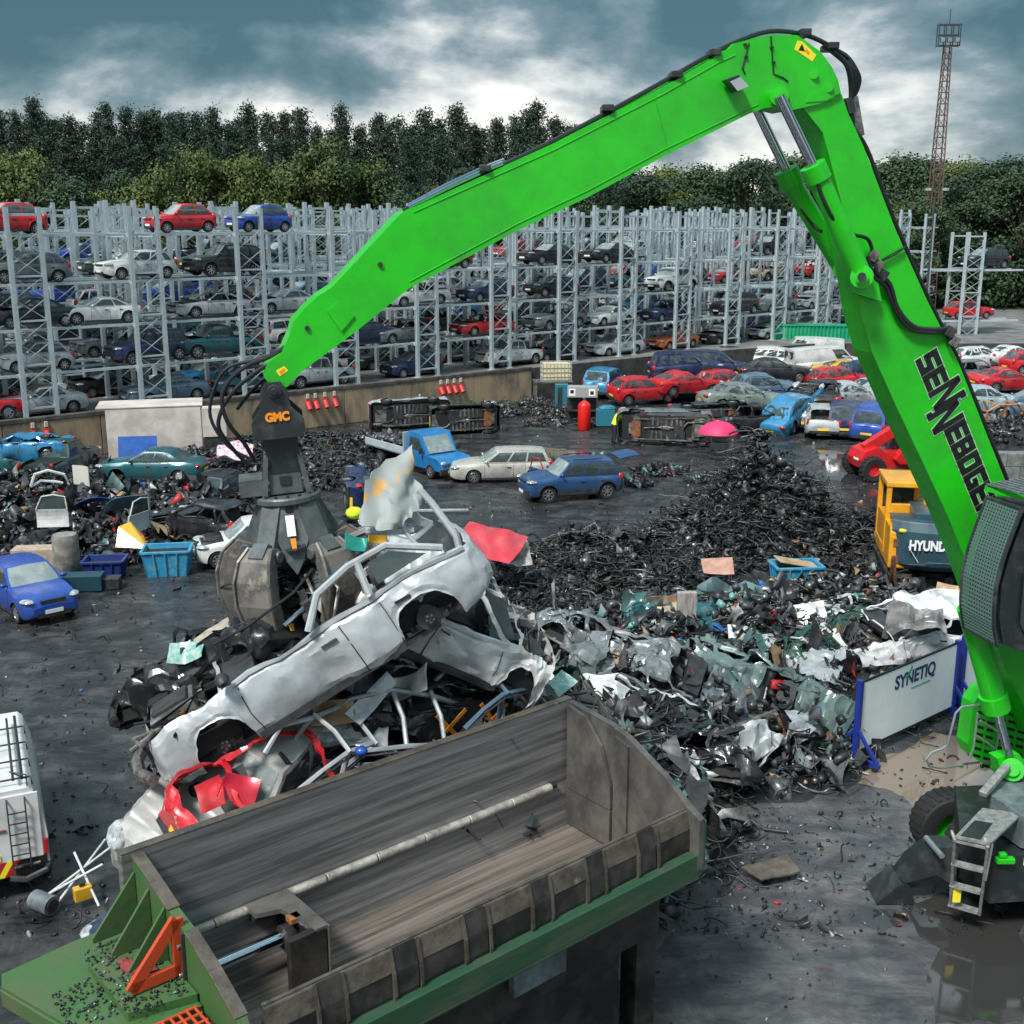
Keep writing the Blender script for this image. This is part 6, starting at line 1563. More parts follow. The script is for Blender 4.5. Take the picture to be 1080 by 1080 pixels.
# loose sheets and panels lying on the heaps
def sheetp(name, label, cat, px, py, z, w, h, nrm, m, bend=.25, seed=0, rot=0, t=.012, hgt=None, group=None):
    c = atz(px,py,z) if hgt is None else ath(px,py,hgt); n_ = Vector(nrm).normalized(); u = n_.cross(Vector((0,0,1))) if abs(n_.z) < .95 else Vector((1,0,0)); u.normalize(); v = n_.cross(u)
    cr_, sr_ = math.cos(rot), math.sin(rot); u, v = u*cr_+v*sr_, v*cr_-u*sr_
    rs_ = random.Random(seed)
    cut = [rs_.uniform(.8,1.1) for _ in range(8)]
    def f(a, b_):
        x = (a-.5)*w*(cut[0]+(cut[1]-cut[0])*b_); y = (b_-.5)*h*(cut[2]+(cut[3]-cut[2])*a)
        k = noise.noise(Vector((x*1.5+seed,y*1.5,seed)))*bend+noise.noise(Vector((x*4+seed,y*4,seed)))*bend*.25+bend*.8*(x/w)**2
        return u*x+v*y+n_*k
    b = MB(); b.sheet(f, 14, 10, t, m); o = b.obj(name, None, smooth=35); o.location = c
    return tag(o, label, cat, group)
tan = mat('tan_board', (.45,.33,.2), .8, col2=(.30,.2,.12), scale=2, bump=.3)
sheetp('torn_panel','crumpled tan sheet with rusty edges at the left of the mixed scrap','panel',676,652,31,1.7,.9,(-.2,-.6,.8),mat('tan_metal',(.42,.34,.26),.55,metal=.3,col2=(.38,.2,.08),scale=1.5,lo=.5,hi=.62),.5,1)
sheetp('torn_panel','second crumpled tan sheet standing up beside the grey post','panel',700,646,31.3,.9,1.1,(.3,-.9,.5),mat('tan_metal2',(.45,.40,.34),.5,metal=.3,col2=(.36,.22,.12),scale=2),.5,2)
sheetp('car_bonnet','pale grey bonnet leaning on the scrap in front of the blue crate','bonnet',845,655,31.2,1.5,1.0,(-.3,-.75,.6),paint('palegrey',(.45,.46,.45)),.15,3,.3)
sheetp('car_bonnet','dirty white bonnet lying across the middle of the mixed scrap','bonnet',798,676,29.7,1.7,1.0,(.1,-.5,.9),P('white'),.2,4,-.3)
sheetp('torn_panel','teal-grey crumpled wing panel behind the white bonnet','panel',770,632,33.2,1.9,1.1,(-.1,-.6,.8),paint('tealgrey',(.12,.2,.21)),.7,5)
sheetp('torn_panel','speckled white lining sheet at the left edge of the mixed scrap','panel',655,710,27.4,1.7,.6,(.2,-.7,.7),mat('speckled',(.5,.5,.48),.8,col2=(.18,.14,.12),scale=9,lo=.5,hi=.55),.25,6,-.5)
sheetp('board','pinkish tan board lying in front of the tall black heap','board',757,597,36,1.1,.7,(0,-.5,.85),mat('pink_board',(.48,.27,.2),.8,col2=(.35,.2,.15),scale=3),.1,7)
sheetp('torn_panel','small orange foam sheet near the concrete edge of the scrap','panel',825,781,26,.75,.4,(0,-.4,.9),mat('orange_foam',(.62,.33,.13),.8,col2=(.45,.25,.12),scale=3),.12,8)
sheetp('board','brown plywood sheet at the foot of the black excavator tracks','board',1005,628,31,1.0,.7,(-.3,-.5,.8),tan,.1,9)
sheetp('car_bonnet','bright pink-red bonnet on the top left edge of the black heap','bonnet',517,572,34.0,2.0,1.2,(-.15,-.55,.85),paint('pinkred',(.55,.03,.05)),.14,10,-.25)
sheetp('torn_panel','off-white torn bumper skin next to the pink-red bonnet','panel',545,583,34.0,.8,.8,(.2,-.7,.6),mat('dirty_white',(.45,.43,.4),.7,col2=(.2,.19,.18),scale=3),.6,11)
sheetp('torn_panel','white plastic sheeting bundle on the smashed white car','plastic sheet',925,694,28.4,1.1,.5,(.2,-.8,.5),mat('plastic_film',(.62,.6,.6),.35,col2=(.4,.38,.38),scale=3),.7,12)
sheetp('torn_panel','wide clear film draped over the smashed white wreck','plastic sheet',965,655,29.0,1.5,.6,(-.1,-.7,.7),M['headliner'] if False else mat('plastic_film2',(.34,.33,.33),.3,col2=(.12,.12,.12),scale=2.5),.9,13)
sheetp('board','flat brown-black rubber board on the concrete by the feed box','board',815,916,19,1.0,.5,(0,0,1),mat('dark_board',(.07,.055,.045),.8,col2=(.12,.1,.08),scale=4),.04,14,.4,t=.03,hgt=.20)
sheetp('torn_panel','scarlet panel folded at the right end of the feed box','panel',707,786,25,.6,.6,(-.4,-.7,.5),P('red'),.35,15)
sheetp('torn_panel','torn scarlet door skin low beside the white bumper','panel',222,838,14.9,.42,.40,(-.2,-.9,.3),P('red'),.2,16,.5)
sheetp('torn_panel','scarlet wing right of the torn door skin','panel',252,832,14.9,.45,.36,(.3,-.9,.3),paint('scarlet2',(.58,.02,.05)),.2,17,-.4)
sheetp('torn_panel','green shattered windscreen draped over the end of the pile','windscreen',592,720,18.2,.5,.35,(.2,-.7,.7),mat('shattered',(.16,.36,.32),.25,col2=(.35,.45,.42),scale=14,lo=.45,hi=.55),.25,18,.6)
sheetp('torn_panel','shattered greenish windscreen on the dark torn car front','windscreen',198,688,16.6,.5,.35,(-.2,-.7,.7),MATS['shattered'],.25,19,.3)
sheetp('board','split grey timber boards leaning by the silver wreck','board',225,672,16.6,.6,.28,(-.4,-.8,.4),mat('grey_timber',(.42,.38,.32),.8,col2=(.25,.21,.17),scale=2,stretch=(1,6,6)),.12,20,.7)
sheetp('torn_panel','yellow plastic piece on the pile behind the silver wreck','plastic piece',399,565,16.7,.26,.22,(0,-.8,.5),P('yellow'),.3,21)
sheetp('torn_panel','teal plastic piece between the grab and the bent pillar','plastic piece',376,574,16.6,.28,.26,(0,-.8,.5),mat('teal_plastic',(.01,.28,.22),.4),.35,22)
tag(one('foam_ball', None, lambda b: b.ell(atz(374,541,16.6),(.13,.11,.09),mat('hivis',(.65,.85,.02),.7,bump=.4,scale=4)), smooth=True), 'fluorescent yellow hard hat shaped lump of plastic right of the grab', 'plastic piece')
# ---------------------------------------------------------------- cars standing about the yard
def yc(k, col, px, py, head, label, h=0.0, group=None, opts=None, lite=False, crush=None, drop=(), roll=0, s=1.0, recol=None, pitch=0, name=None, cat=None):
    """px, py: picture point of the ground under the car's centre"""
    p = ath(px, py, h)
    return car(k, col, p, (roll, pitch, head), label, group=group, opts=opts, lite=lite, crush=crush, drop=drop, scale=(s,s,s) if s != 1 else None, recol=recol, name=name, cat=cat)
D_ = math.radians
M['socket'] = mat('red_socket',(.55,.03,.03),.45)
# whole vehicles in the lanes
yc('hatch','blue', 32,641, D_(-48), 'clean blue hatchback with dusty windscreen at the left edge of the yard')
yc('saloon','teal', 163,506, D_(176), 'dark teal saloon standing on scrap before the white box body', h=.55, drop=('wheel1',))
yc('hatch','black', 240,530, D_(75), 'dark hatchback seen from behind left of the grab', h=.1)
yc('small','white', 262,590, D_(200), 'white car front without its bonnet half behind the grab', opts=dict(nobonnet=True), h=.05)
yc('hatch','grey', 218,566, D_(150), 'gutted hatchback with white roof in the left yard heap', opts=dict(hollow=True,nobonnet=True), h=.35, crush=crumple(3,.10,.1), recol={'body': P('black')})
yc('saloon','teal', 18,500, D_(190), 'crushed teal saloon at the left edge below the wall', h=.35, opts=dict(hollow=True), crush=crumple(5,.15,.35))
yc('saloon','lightblue', 22,484, D_(186), 'second crushed teal-blue car stacked above the crushed teal saloon', h=1.05, opts=dict(hollow=True), crush=crumple(6,.15,.35))
yc('pickup','darkgreen', 66,503, D_(85), 'dark green off-roader seen from behind below the wall', h=.2)
yc('estate','beige', 528,505, D_(187), 'grubby pale gold estate car behind the blue off-roader', recol={'body': paint('palegold',(.48,.46,.41))})
TU = yc('suv','blue', 601,524, D_(197), 'dark blue off-roader with its tailgate open in the middle of the yard', recol={'body': paint('metalblue',(.02,.07,.19))})
one('tailgate', None, lambda b: b.sheet(lambda u,v: (-2.0-.9*u, lerp(-.68,.68,v), 1.62+.22*u-.10*u*u+.05*math.sin(PI*v)), 6, 8, .06, paint('metalblue',(0,0,0))), TU, smooth=True)
one('tailgate_window', None, lambda b: b.sheet(lambda u,v: (-2.15-.45*u, lerp(-.5,.5,v), 1.625+.22*(.15+.5*u)+.05*math.sin(PI*v)+.012), 4, 6, .006, M['glass']), TU, smooth=True)
one('open_door', None, lambda b: (b.sheet(lambda u,v: (.85+.35*u, -.95-.85*u, lerp(.4,1.02,v)), 4, 4, .07, paint('metalblue',(0,0,0))), b.tube([(.85,-.95,1.0),(1.0,-1.2,1.5),(1.15,-1.6,1.5),(1.2,-1.8,1.0)], .03, 6, P('red'))), TU)
# blue flatbed truck
FB = thing('flatbed_truck', 'bright blue flatbed truck loaded with engines, facing the lane', 'truck', ath(452,497,0), (0,0,D_(-52)))
def fbp(name, fn, smooth=False, bevel=.02, parent=None): return one(name, None, fn, parent or FB, smooth, bevel)
TB = paint('truckblue',(.012,.20,.50))
def cabf(b):
    b.prism([(.95,-.92,1.05),(2.0,-.90,.98),(2.22,-.86,.80),(2.28,-.84,.42),(-.55,-.92,.42),(-.55,-.92,1.2)], (0,1,0), 1.82, TB)
    b.prism([(1.15,-.86,1.05),(.55,-.78,1.82),(.45,-.76,1.93),(-.50,-.76,1.96),(-.55,-.86,1.05)], (0,1,0), 1.68, TB)
cb = fbp('cab', cabf)
fbp('windscreen', lambda b: b.prism([(1.17,-.72,1.10),(.58,-.68,1.80),(.58,.68,1.80),(1.17,.72,1.10)], (.7,0,.6), .015, M['screen']), parent=cb, bevel=0)
for sg in (-1,1):
    fbp('side_window', lambda b: b.prism([(.85,sg*.84,1.12),(.45,sg*.80,1.72),(-.3,sg*.80,1.74),(-.35,sg*.84,1.12)], (0,sg,0), .015, M['glass']), parent=cb, bevel=0)
    fbp('headlight', lambda b: b.ell((2.20,sg*.66,.78),(.1,.17,.11), M['lens']), smooth=True, bevel=0)
    fbp('wing_mirror', lambda b: (b.box((.95,sg*1.06,1.25),(.08,.2,.28), M['trim']), b.bar((.95,sg*.85,1.15),(.95,sg*1.0,1.2),.03,.03,M['trim'])))
fbp('bumper', lambda b: (b.box((2.28,0,.42),(.12,1.8,.26), M['trim']), b.box((2.29,0,.72),(.03,.9,.12), M['trim'])))
fbp('flatbed', lambda b: (b.box((-2.35,0,.85),(3.4,2.0,.12), M['greyblue']), b.box((-2.35,-.98,1.02),(3.4,.05,.34), M['steel_gal']), b.box((-2.35,.98,1.02),(3.4,.05,.34), M['steel_gal']), b.box((-.62,0,1.35),(.06,2.0,1.1), M['steel_gal'])))
fbp('chassis_rail', lambda b: (b.bar((-4.0,-.4,.65),(1.8,-.4,.65),.12,.2,M['under']), b.bar((-4.0,.4,.65),(1.8,.4,.65),.12,.2,M['under']), b.box((.6,0,.55),(2.8,1.2,.35),M['under'])))
wt = [p for p in car_mesh('van') if p[0] == 'wheel']
for x in (1.45,-2.9):
    for wv in (wt[0],wt[1]):
        o = bpy.data.objects.new('wheel', wv[1]); C.objects.link(o); o.parent = FB; o.location = (x, wv[2][1]*.98, .34)
        c = bpy.data.objects.new('rim', wv[3][0][1]); C.objects.link(c); c.parent = o
J = Junk(51); n = 130; Tf = Matrix.Translation(FB.location) @ Matrix.Rotation(D_(-52),4,'Z')
pts = np.array([list(Tf @ Vector((J.r.uniform(-3.9,-.9), J.r.uniform(-.75,.75), 1.02+J.r.uniform(0,.25)))) for _ in range(n)])
J.boxes(pts, .45, dict(blk=.5,dk=.35,met=.12)); J.discs(pts[:50]+.05, .12, dict(dk=.6,met=.4)); J.obj('engine_load', 'load of black engines heaped on the blue flatbed truck', 'scrap')
# cars on their sides
def side_car(k, col, px, py, head, label, flip=1, tz=0.9, **kw):
    p = ath(px, py, 0); p.z = KIND[k]['W']/2-.03
    R = Matrix.Rotation(head,3,'Z') @ Matrix.Rotation(flip*PI/2,3,'X')
    off = R @ Vector((0,0,KIND[k]['H']/2*.9))
    return car(k, col, p-Vector((off.x,off.y,0)), R.to_euler(), label, name='overturned_car', cat='overturned car', **kw)
side_car('hatch','navy', 378,540, D_(95), 'dark blue car lying on its side behind the silver wreck', 1, crush=crumple(61,.06))
side_car('estate','silver', 432,452, D_(20), 'silver-nosed car on its side against the wall, wheel outwards', -1, crush=crumple(62,.06))
side_car('hatch','darkgreen', 490,457, D_(20), 'dark car on its side showing its grey floor pan by the wall', -1, crush=crumple(63,.06))
side_car('van','grey', 700,468, D_(172), 'large silver van on its side showing its black underside in mid-yard', 1, opts=dict(hollow=True), crush=crumple(64,.10,.1), drop=('wheel1','wheel3'))
side_car('estate','black', 745,457, D_(15), 'blackened car on its side behind the pink umbrella', -1, opts=dict(hollow=True), crush=crumple(65,.10))
# the crowd of cars beyond: (kind, colour, px, py, heading, height, label, hollow/nobonnet)
H_, Nb = dict(hollow=True), dict(nobonnet=True)
ROW = [
 ('mpv','skyblue',637,416,250-180,0,'turquoise hatchback seen from behind beside the red one',None,P('lightblue')),
 ('hatch','red',678,423,20,.15,'red hatchback seen from behind left with dark rear window',None,None),
 ('hatch','black',617,407,70,.1,'dark hatchback behind the yellow-white liquid tank',None,None),
 ('coupe','red',722,415,25,.5,'red car with raised bonnet behind the red hatchback',Nb,None),
 ('saloon','grey',783,433,10,1.0,'grey-green saloon with yellow number plate stacked on a black wreck',None,paint('sage',(.20,.24,.22))),
 ('saloon','black',795,455,8,0,'black flattened car underneath the grey-green saloon',H_,None),
 ('suv','navy',722,400,5,1.0,'dark navy off-roader on top of a wreck in the middle row',None,None),
 ('mpv','navy',752,398,0,.9,'dark blue people carrier right of the navy off-roader',None,None),
 ('estate','black',722,420,3,0,'black burnt estate beneath the navy off-roader',H_,None),
 ('hatch','red',765,415,30,.2,'dark red car roof behind the grey-green saloon',None,None),
 ('saloon','grey',816,402,5,.8,'dark red-grey saloon with yellow writing sprayed on its door',None,P('black')),
 ('coupe','blue',835,440,48,.7,'bright blue wreck tipped nose up in the middle of the row',Nb,P('lightblue')),
 ('saloon','black',865,428,80,1.0,'black saloon with missing boot stacked above two silver cars',H_,None),
 ('hatch','silver',850,450,75,0,'pale silver hatchback rear under the black saloon',None,None),
 ('hatch','silver',866,457,78,0,'silver hatchback seen from behind with empty rear window',H_,None),
 ('mpv','navy',890,457,75,0,'dark blue and silver people carrier seen from behind',None,None),
 ('mpv','blue',922,460,62,0,'bright blue people carrier seen from behind next to the green boom',None,None),
 ('van','white',868,398,10,.5,'white panel van nearest the green container',None,None),
 ('van','white',852,385,170,.3,'white van behind the first white van below the green container',None,None),
 ('coupe','yellow',893,402,15,.7,'bright yellow car part-hidden behind the green boom',Nb,None),
 ('hatch','navy',915,405,20,.6,'dark blue car next to the yellow car',None,None),
 ('estate','silver',735,385,175,.4,'silver estate in the back row under the racks',None,None),
 ('hatch','black',760,388,178,.5,'black hatchback in the back row under the racks',None,None),
 ('estate','white',800,388,172,.5,'white estate with dark windows in the back row',None,None),
 ('hatch','silver',700,385,170,.3,'silver hatchback in the back row right of the white wreck',None,None),
 ('saloon','grey',782,384,175,.3,'grey saloon in the back row left of the white estate',None,None),
 ('coupe','white',668,385,182,.8,'white stripped wreck in the back row',H_,None),
 ('hatch','teal',690,395,70,.4,'small dark teal car in front of the white stripped wreck',None,None),
 ('hatch','grey',830,385,172,.3,'grey hatchback in the back row near the green container',None,None),
 ('coupe','beige',655,392,185,.6,'beige bonnet-less wreck behind the turquoise hatchback',Nb,None),
 ('coupe','silver',897,428,20,.7,'pinkish silver car behind the blue people carrier',None,None),
 ('hatch','red',885,412,10,.3,'red car low behind the black saloon',None,None),
 ('hatch','steelblue',805,420,12,.3,'grey-blue car between the sprayed saloon and the blue wreck',None,None),
 ('saloon','silver',928,425,10,.4,'silver car glimpsed left of the green boom',None,None),
 # right of the boom
 ('saloon','silver',1035,435,10,.7,'pale silver-blue saloon right of the green boom',None,paint('paleblue',(.42,.52,.56))),
 ('saloon','steelblue',1082,440,165,.5,'blue-grey car at the right edge above the burnt frame',None,None),
 ('coupe','red',1062,412,12,1.0,'red hatchback with raised bonnet at the right edge',Nb,None),
 ('hatch','grey',1028,405,10,.8,'grey wreck with open doors right of the lettering',H_,None),
 ('hatch','white',1035,388,5,.7,'white car with red panel behind the grey wreck',None,None),
 ('coupe','white',1070,385,12,.9,'white car with a pinkish bonnet near the right edge',None,None),
 ('hatch','blue',1066,372,172,.3,'deep blue car behind the white car at the right edge',None,None),
 ('hatch','blue',1040,370,176,.3,'second deep blue car left of the first at the right',None,None),
 ('hatch','red',1090,395,10,1.2,'dark pink car cut by the right edge',None,None),
 ('saloon','white',1010,372,170,.4,'white saloon below the short rack tower',None,None),
 ('estate','silver',960,360,176,TH,'silver estate on the upper level left of the short rack',None,None),
]
for (k, col, px, py, hd, h, lb, op, rc) in ROW:
    yc(k, col, px, py, D_(hd), lb, h=h, group=None, opts=op, recol={'body': rc, 'wing_mirror': rc} if rc else None, roll=WR.uniform(-.05,.05), pitch=WR.uniform(-.05,.05)-(.45 if 'tipped' in lb else 0), crush=crumple(int(px), .07 if (op or WR.random() < .4) else .02), s=1.13)
# filler wrecks that carry the upper cars
FILL = random.Random(3)
lows = [(735,405),(765,402),(800,412),(830,402),(858,405),(890,415),(905,432),(1045,425),(1075,425),(1030,448),(1062,402),(840,425),(1085,410),(700,408)]
for j, (px, py) in enumerate(lows):
    yc(FILL.choice(['hatch','saloon','estate','coupe']), FILL.choice(['black','grey','navy','silver','teal']), px, py, D_(FILL.choice([5,12,172,185])), 'flattened car shell carrying other cars in the crowded row', h=0, group='flattened shells under the stacked cars', opts=H_, lite=True, crush=crumple(90+j,.14,.35))
# sprayed writing on the dark saloon
for o in list(C.objects):
    if o.get('label','').startswith('dark red-grey saloon'):
        o2 = text('E4SX', o.location+Matrix.Rotation(o.rotation_euler.z,3,'Z') @ Vector((.2,-.93,.62)), Matrix.Rotation(o.rotation_euler.z,3,'Z') @ Vector((1,0,0)), (0,0,1), .62, M['sticker'], o, offset=.02, sx=1.5)
# burnt orange frame
bf = ath(1050,452,0)
def burnt(b):
    for y in (-.7,.7):
        b.tube([(-1.3,y,.2),(-1.3,y,1.2),(-.6,y,1.5),(.7,y,1.5),(1.3,y,.9),(1.3,y,.2),(-1.3,y,.2)], .07, 6, M['rust_or']); b.bar((-.1,y,.2),(-.1,y,1.5),.1,.08,M['rust_or'])
    for x,z in ((-1.3,1.2),(-.6,1.5),(.7,1.5),(1.3,.9),(1.3,.2),(-1.3,.2)): b.bar((x,-.7,z),(x,.7,z),.09,.08,M['rust_or'])
M['rust_or'] = mat('burnt_orange_steel', (.48,.24,.09), .7, col2=(.25,.10,.04), scale=3)
o = one('body_frame', None, burnt, smooth=False); o.location = bf; o.rotation_euler = (.05,0,.3)
tag(o, 'rusty orange stripped body frame right of the boom', 'car frame')

# ---------------------------------------------------------------- yard furniture
def wmesh(name, label, cat, p, fn, rz=0, bevel=.01, smooth=False, group=None):
    o = one(name, None, fn, None, smooth, bevel); o.location = p; o.rotation_euler = (0,0,rz); return tag(o, label, cat, group)
# white box body by the wall
bx = thing('lorry_box_body', 'grubby white lorry box body standing at the foot of the wall', 'box body', ath(160,486,0), (0,0,D_(14)))
M['boxw'] = mat('grubby_white_panel', (.62,.57,.52), .6, col2=(.45,.40,.36), scale=.9, detail=8, bump=.1)
one('side_panel', None, lambda b: (b.box((.35,-1.1,1.45),(4.3,.08,2.7),M['boxw']), b.box((2.46,.0,1.45),(.08,2.2,2.7),M['boxw']), b.box((.35,1.1,1.45),(4.3,.08,2.7),M['boxw'])), bx, bevel=.02)
one('roof', None, lambda b: b.box((.15,0,2.84),(4.9,2.34,.08),M['boxw']), bx, bevel=.02)
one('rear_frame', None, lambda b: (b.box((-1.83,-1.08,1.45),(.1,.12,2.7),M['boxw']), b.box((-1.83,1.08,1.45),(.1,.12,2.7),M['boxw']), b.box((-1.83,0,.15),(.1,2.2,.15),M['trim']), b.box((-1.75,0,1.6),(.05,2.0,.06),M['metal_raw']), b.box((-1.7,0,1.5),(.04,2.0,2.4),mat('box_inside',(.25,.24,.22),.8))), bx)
one('floor', None, lambda b: b.box((.35,0,.1),(4.3,2.1,.12),M['trim']), bx)
p = ath(147,500,0); wmesh('blue_board', 'bright blue board leaning on the white box body', 'board', p, lambda b: b.bar((0,-.25,0),(0,.25,1.75), 1.75,.05, mat('blue_board',(.01,.10,.42),.5,col2=(.01,.07,.3),scale=2), up=(0,1,0)), D_(8))
wmesh('white_cabinet', 'small white cabinet beyond the box body next to the hoses', 'cabinet', ath(228,470,0), lambda b: (b.box((0,0,1.3),(1.2,.9,1.5),M['boxw']), b.box((0,0,.3),(1.1,.8,.6),M['trim'])), .2)
# red power sockets on the wall
def wallpt(px, z):       # point on the wall face at this picture column
    lo, hi = 0.0, tot
    for _ in range(40):
        mid = (lo+hi)/2; q = wall_a+wd*mid; x = 540+FPX*q.x/(q.y*cp+(CH-z)*sp)
        if x < px: lo = mid
        else: hi = mid
    return wall_a+wd*lo+wn*.16+Vector((0,0,z))
wang = math.atan2(wd.y, wd.x)
for j, px in enumerate((34,48,323,331,341,351,463,470,477,484)):
    r_ = thing('power_socket', 'red industrial power socket hung on the concrete wall %s' % ('near its left end' if px < 60 else ('behind the grab' if px < 400 else 'above the overturned cars')), 'power socket', wallpt(px, 1.35), (0,0,wang), ('red sockets at the left end of the wall' if px < 60 else ('red sockets on the wall behind the grab' if px < 400 else 'red sockets above the overturned cars')))
    one('housing', None, lambda b: (b.cyl((0,-.02,.15),(0,-.30,-.25), .15, 12, M['socket']), b.box((0,-.06,.1),(.24,.12,.36), M['socket'])), r_, bevel=.01)
    one('switch_box', None, lambda b: b.box((0,-.05,.5),(.16,.1,.26), M['boxw']), r_, bevel=.01)
M_s = None
# tank, bench, cylinder, cabinet
ibc = thing('liquid_tank', 'yellowed plastic liquid tank in a wire cage on a metal stand', 'tank', ath(586,431,0), (0,0,.1))
M['ibc'] = mat('yellowed_plastic', (.62,.50,.24), .5, col2=(.72,.62,.38), scale=2)
one('tank', None, lambda b: b.box((0,0,2.35),(1.75,1.1,1.05),M['ibc']), ibc, bevel=.08)
one('cage', None, lambda b: ([b.bar((-.9+i*.225,s*.58,1.8),(-.9+i*.225,s*.58,2.92),.03,.03,M['steel_gal']) for i in range(9) for s in (-1,1)], [b.bar((-.9,s*.58,1.8+i*.28),(.9,s*.58,1.8+i*.28),.03,.03,M['steel_gal']) for i in range(5) for s in (-1,1)], [b.bar((s*.9,-.58,1.8+i*.28),(s*.9,.58,1.8+i*.28),.03,.03,M['steel_gal']) for i in range(5) for s in (-1,1)]), ibc)
one('stand', None, lambda b: (b.box((-.2,0,1.75),(2.4,1.3,.1),M['metal_raw']), [b.bar((x,y,0),(x,y,1.75),.12,.12,M['metal_raw']) for x in (-1.3,.9) for y in (-.55,.55)]), ibc)
wmesh('teal_pump_cabinet', 'tall teal pump cabinet beneath the liquid tank', 'cabinet', ath(592,436,0), lambda b: (b.box((0,0,.9),(.8,.6,1.8),mat('teal_cab',(.02,.16,.22),.5)), b.box((-.1,-.31,.9),(.3,.02,1.5),M['trim'])))
bn = thing('battery_bench', 'grey steel bench with a printed locker on top in mid-yard', 'bench', ath(614,446,0), (0,0,-.08))
one('locker', None, lambda b: b.box((0,0,1.85),(1.75,.8,.62),mat('grey_locker',(.30,.31,.30),.6)), bn, bevel=.02)
one('notice', None, lambda b: (b.box((-.6,-.405,1.85),(.38,.01,.42),M['ink_white']), b.box((.55,-.405,1.85),(.38,.01,.42),M['ink_white']), b.box((-.6,-.413,1.88),(.2,.01,.2),M['ink']), b.box((.55,-.413,1.82),(.2,.01,.2),M['ink'])), bn)
one('bench_frame', None, lambda b: ([b.bar((x,y,0),(x,y,1.55),.09,.09,M['trim']) for x in (-.85,.85) for y in (-.35,.35)], b.box((0,0,.75),(1.8,.7,.05),M['trim']), b.box((0,.3,.8),(1.7,.05,1.3),M['trim'])), bn)
gc = thing('gas_cylinder', 'bright red gas cylinder standing before the steel bench', 'gas cylinder', ath(616,453,0))
one('bottle', None, lambda b: b.lathe([(0,.0),(.33,.0),(.36,.05),(.36,1.35),(.30,1.5),(.14,1.6),(.09,1.66),(0,1.66)], 20, mat('red_enamel',(.70,.012,.008),.4), Matrix.Rotation(PI/2,4,'X')), gc, smooth=True)
one('valve', None, lambda b: (b.cyl((0,0,1.6),(0,0,1.8),.05,8,M['metal_raw']), b.box((0,0,1.78),(.16,.08,.08),M['metal_raw'])), gc)
wmesh('teal_machine', 'small teal machine beside the worker', 'machine', ath(638,457,0), lambda b: (b.box((0,0,.9),(1.0,.6,.9),mat('teal_cab',(0,0,0),.5)), b.box((0,0,.25),(.8,.5,.5),M['trim']), b.ell((.1,0,1.4),(.5,.3,.2),mat('teal_cab',(0,0,0),.5))))
# worker bending towards the machine
def person(label, p, rz, joints, edges, radii, clothes, head_at, helmet, scale=1.0):
    root = thing('person', label, 'person', p, (0,0,rz)); root.scale = (scale,)*3
    me = bpy.data.meshes.new('body'); me.from_pydata([j for j in joints], edges, [])
    o = bpy.data.objects.new('body', me); C.objects.link(o)
    sk = o.modifiers.new('skin','SKIN'); sb = o.modifiers.new('s','SUBSURF'); sb.levels = 2; sb.render_levels = 2
    for v, r_ in zip(me.skin_vertices[0].data, radii): v.radius = r_
    me.skin_vertices[0].data[0].use_root = True
    dg = bpy.context.evaluated_depsgraph_get(); m2 = bpy.data.meshes.new_from_object(o.evaluated_get(dg)); m2.name = 'body'
    bpy.data.objects.remove(o)
    mats_ = [clothes['top'], clothes['legs'], clothes['skin'], clothes['boots'], clothes.get('top2', clothes['top'])]
    m2.materials.clear()
    for m_ in mats_: m2.materials.append(m_)
    for f in m2.polygons:
        c = f.center; f.use_smooth = True
        f.material_index = clothes['pick'](c)
    b = bpy.data.objects.new('body', m2); C.objects.link(b); b.parent = root
    hx, hy, hz = head_at
    def hd(q):
        q.ell((hx,hy,hz),(.085,.078,.115), clothes['skin'], n=14, k=10); q.ell((hx+.088,hy,hz-.01),(.018,.014,.02), clothes['skin'])
        for s in (-1,1): q.ell((hx,hy+s*.08,hz-.01),(.02,.012,.03), clothes['skin']); q.ell((hx+.072,hy+s*.03,hz+.015),(.012,.012,.008), M['ink'])
        q.ell((hx+.078,hy,hz-.055),(.012,.025,.006), M['socket'])
    one('head', None, hd, root, smooth=True)
    one('hair', None, lambda q: q.ell((hx-.015,hy,hz+.035),(.09,.083,.095), helmet, n=14, k=8), root, smooth=True)
    return root
M['skin'] = mat('skin', (.45,.27,.19), .6)
M['hv'] = mat('hivis_yellow', (.62,.80,.03), .6); M['darkcloth'] = mat('dark_clothing', (.015,.022,.03), .85); M['boots'] = mat('work_boots', (.02,.018,.016), .7)
M['hair'] = mat('ginger_hair', (.40,.16,.05), .8); M['refl'] = mat('reflective_band', (.6,.62,.6), .4)
jn = [(0,0,.95),(.10,0,1.12),(.26,0,1.36),(.34,0,1.46),(.27,.19,1.36),(.42,.24,1.12),(.62,.18,1.0),(.70,.16,.97),(.27,-.19,1.36),(.42,-.24,1.12),(.62,-.18,1.0),(.70,-.16,.97),(0,.11,.88),(.04,.12,.48),(-.02,.13,.08),(.14,.13,.04),(0,-.11,.88),(.02,-.12,.48),(-.05,-.13,.08),(.11,-.13,.04)]
ed = [(0,1),(1,2),(2,3),(2,4),(4,5),(5,6),(6,7),(2,8),(8,9),(9,10),(10,11),(0,12),(12,13),(13,14),(14,15),(0,16),(16,17),(17,18),(18,19)]
rd_ = [(.15,.13),(.15,.13),(.17,.14),(.07,.07),(.075,.075),(.055,.055),(.04,.04),(.04,.03),(.075,.075),(.055,.055),(.04,.04),(.04,.03),(.10,.10),(.075,.075),(.055,.055),(.05,.045),(.10,.10),(.075,.075),(.055,.055),(.05,.045)]
pk = lambda c: 3 if c.z < .10 else (1 if c.z < .93 and c.x < .30 else (2 if c.x > .60 else (4 if abs(c.y) > .20 else 0)))
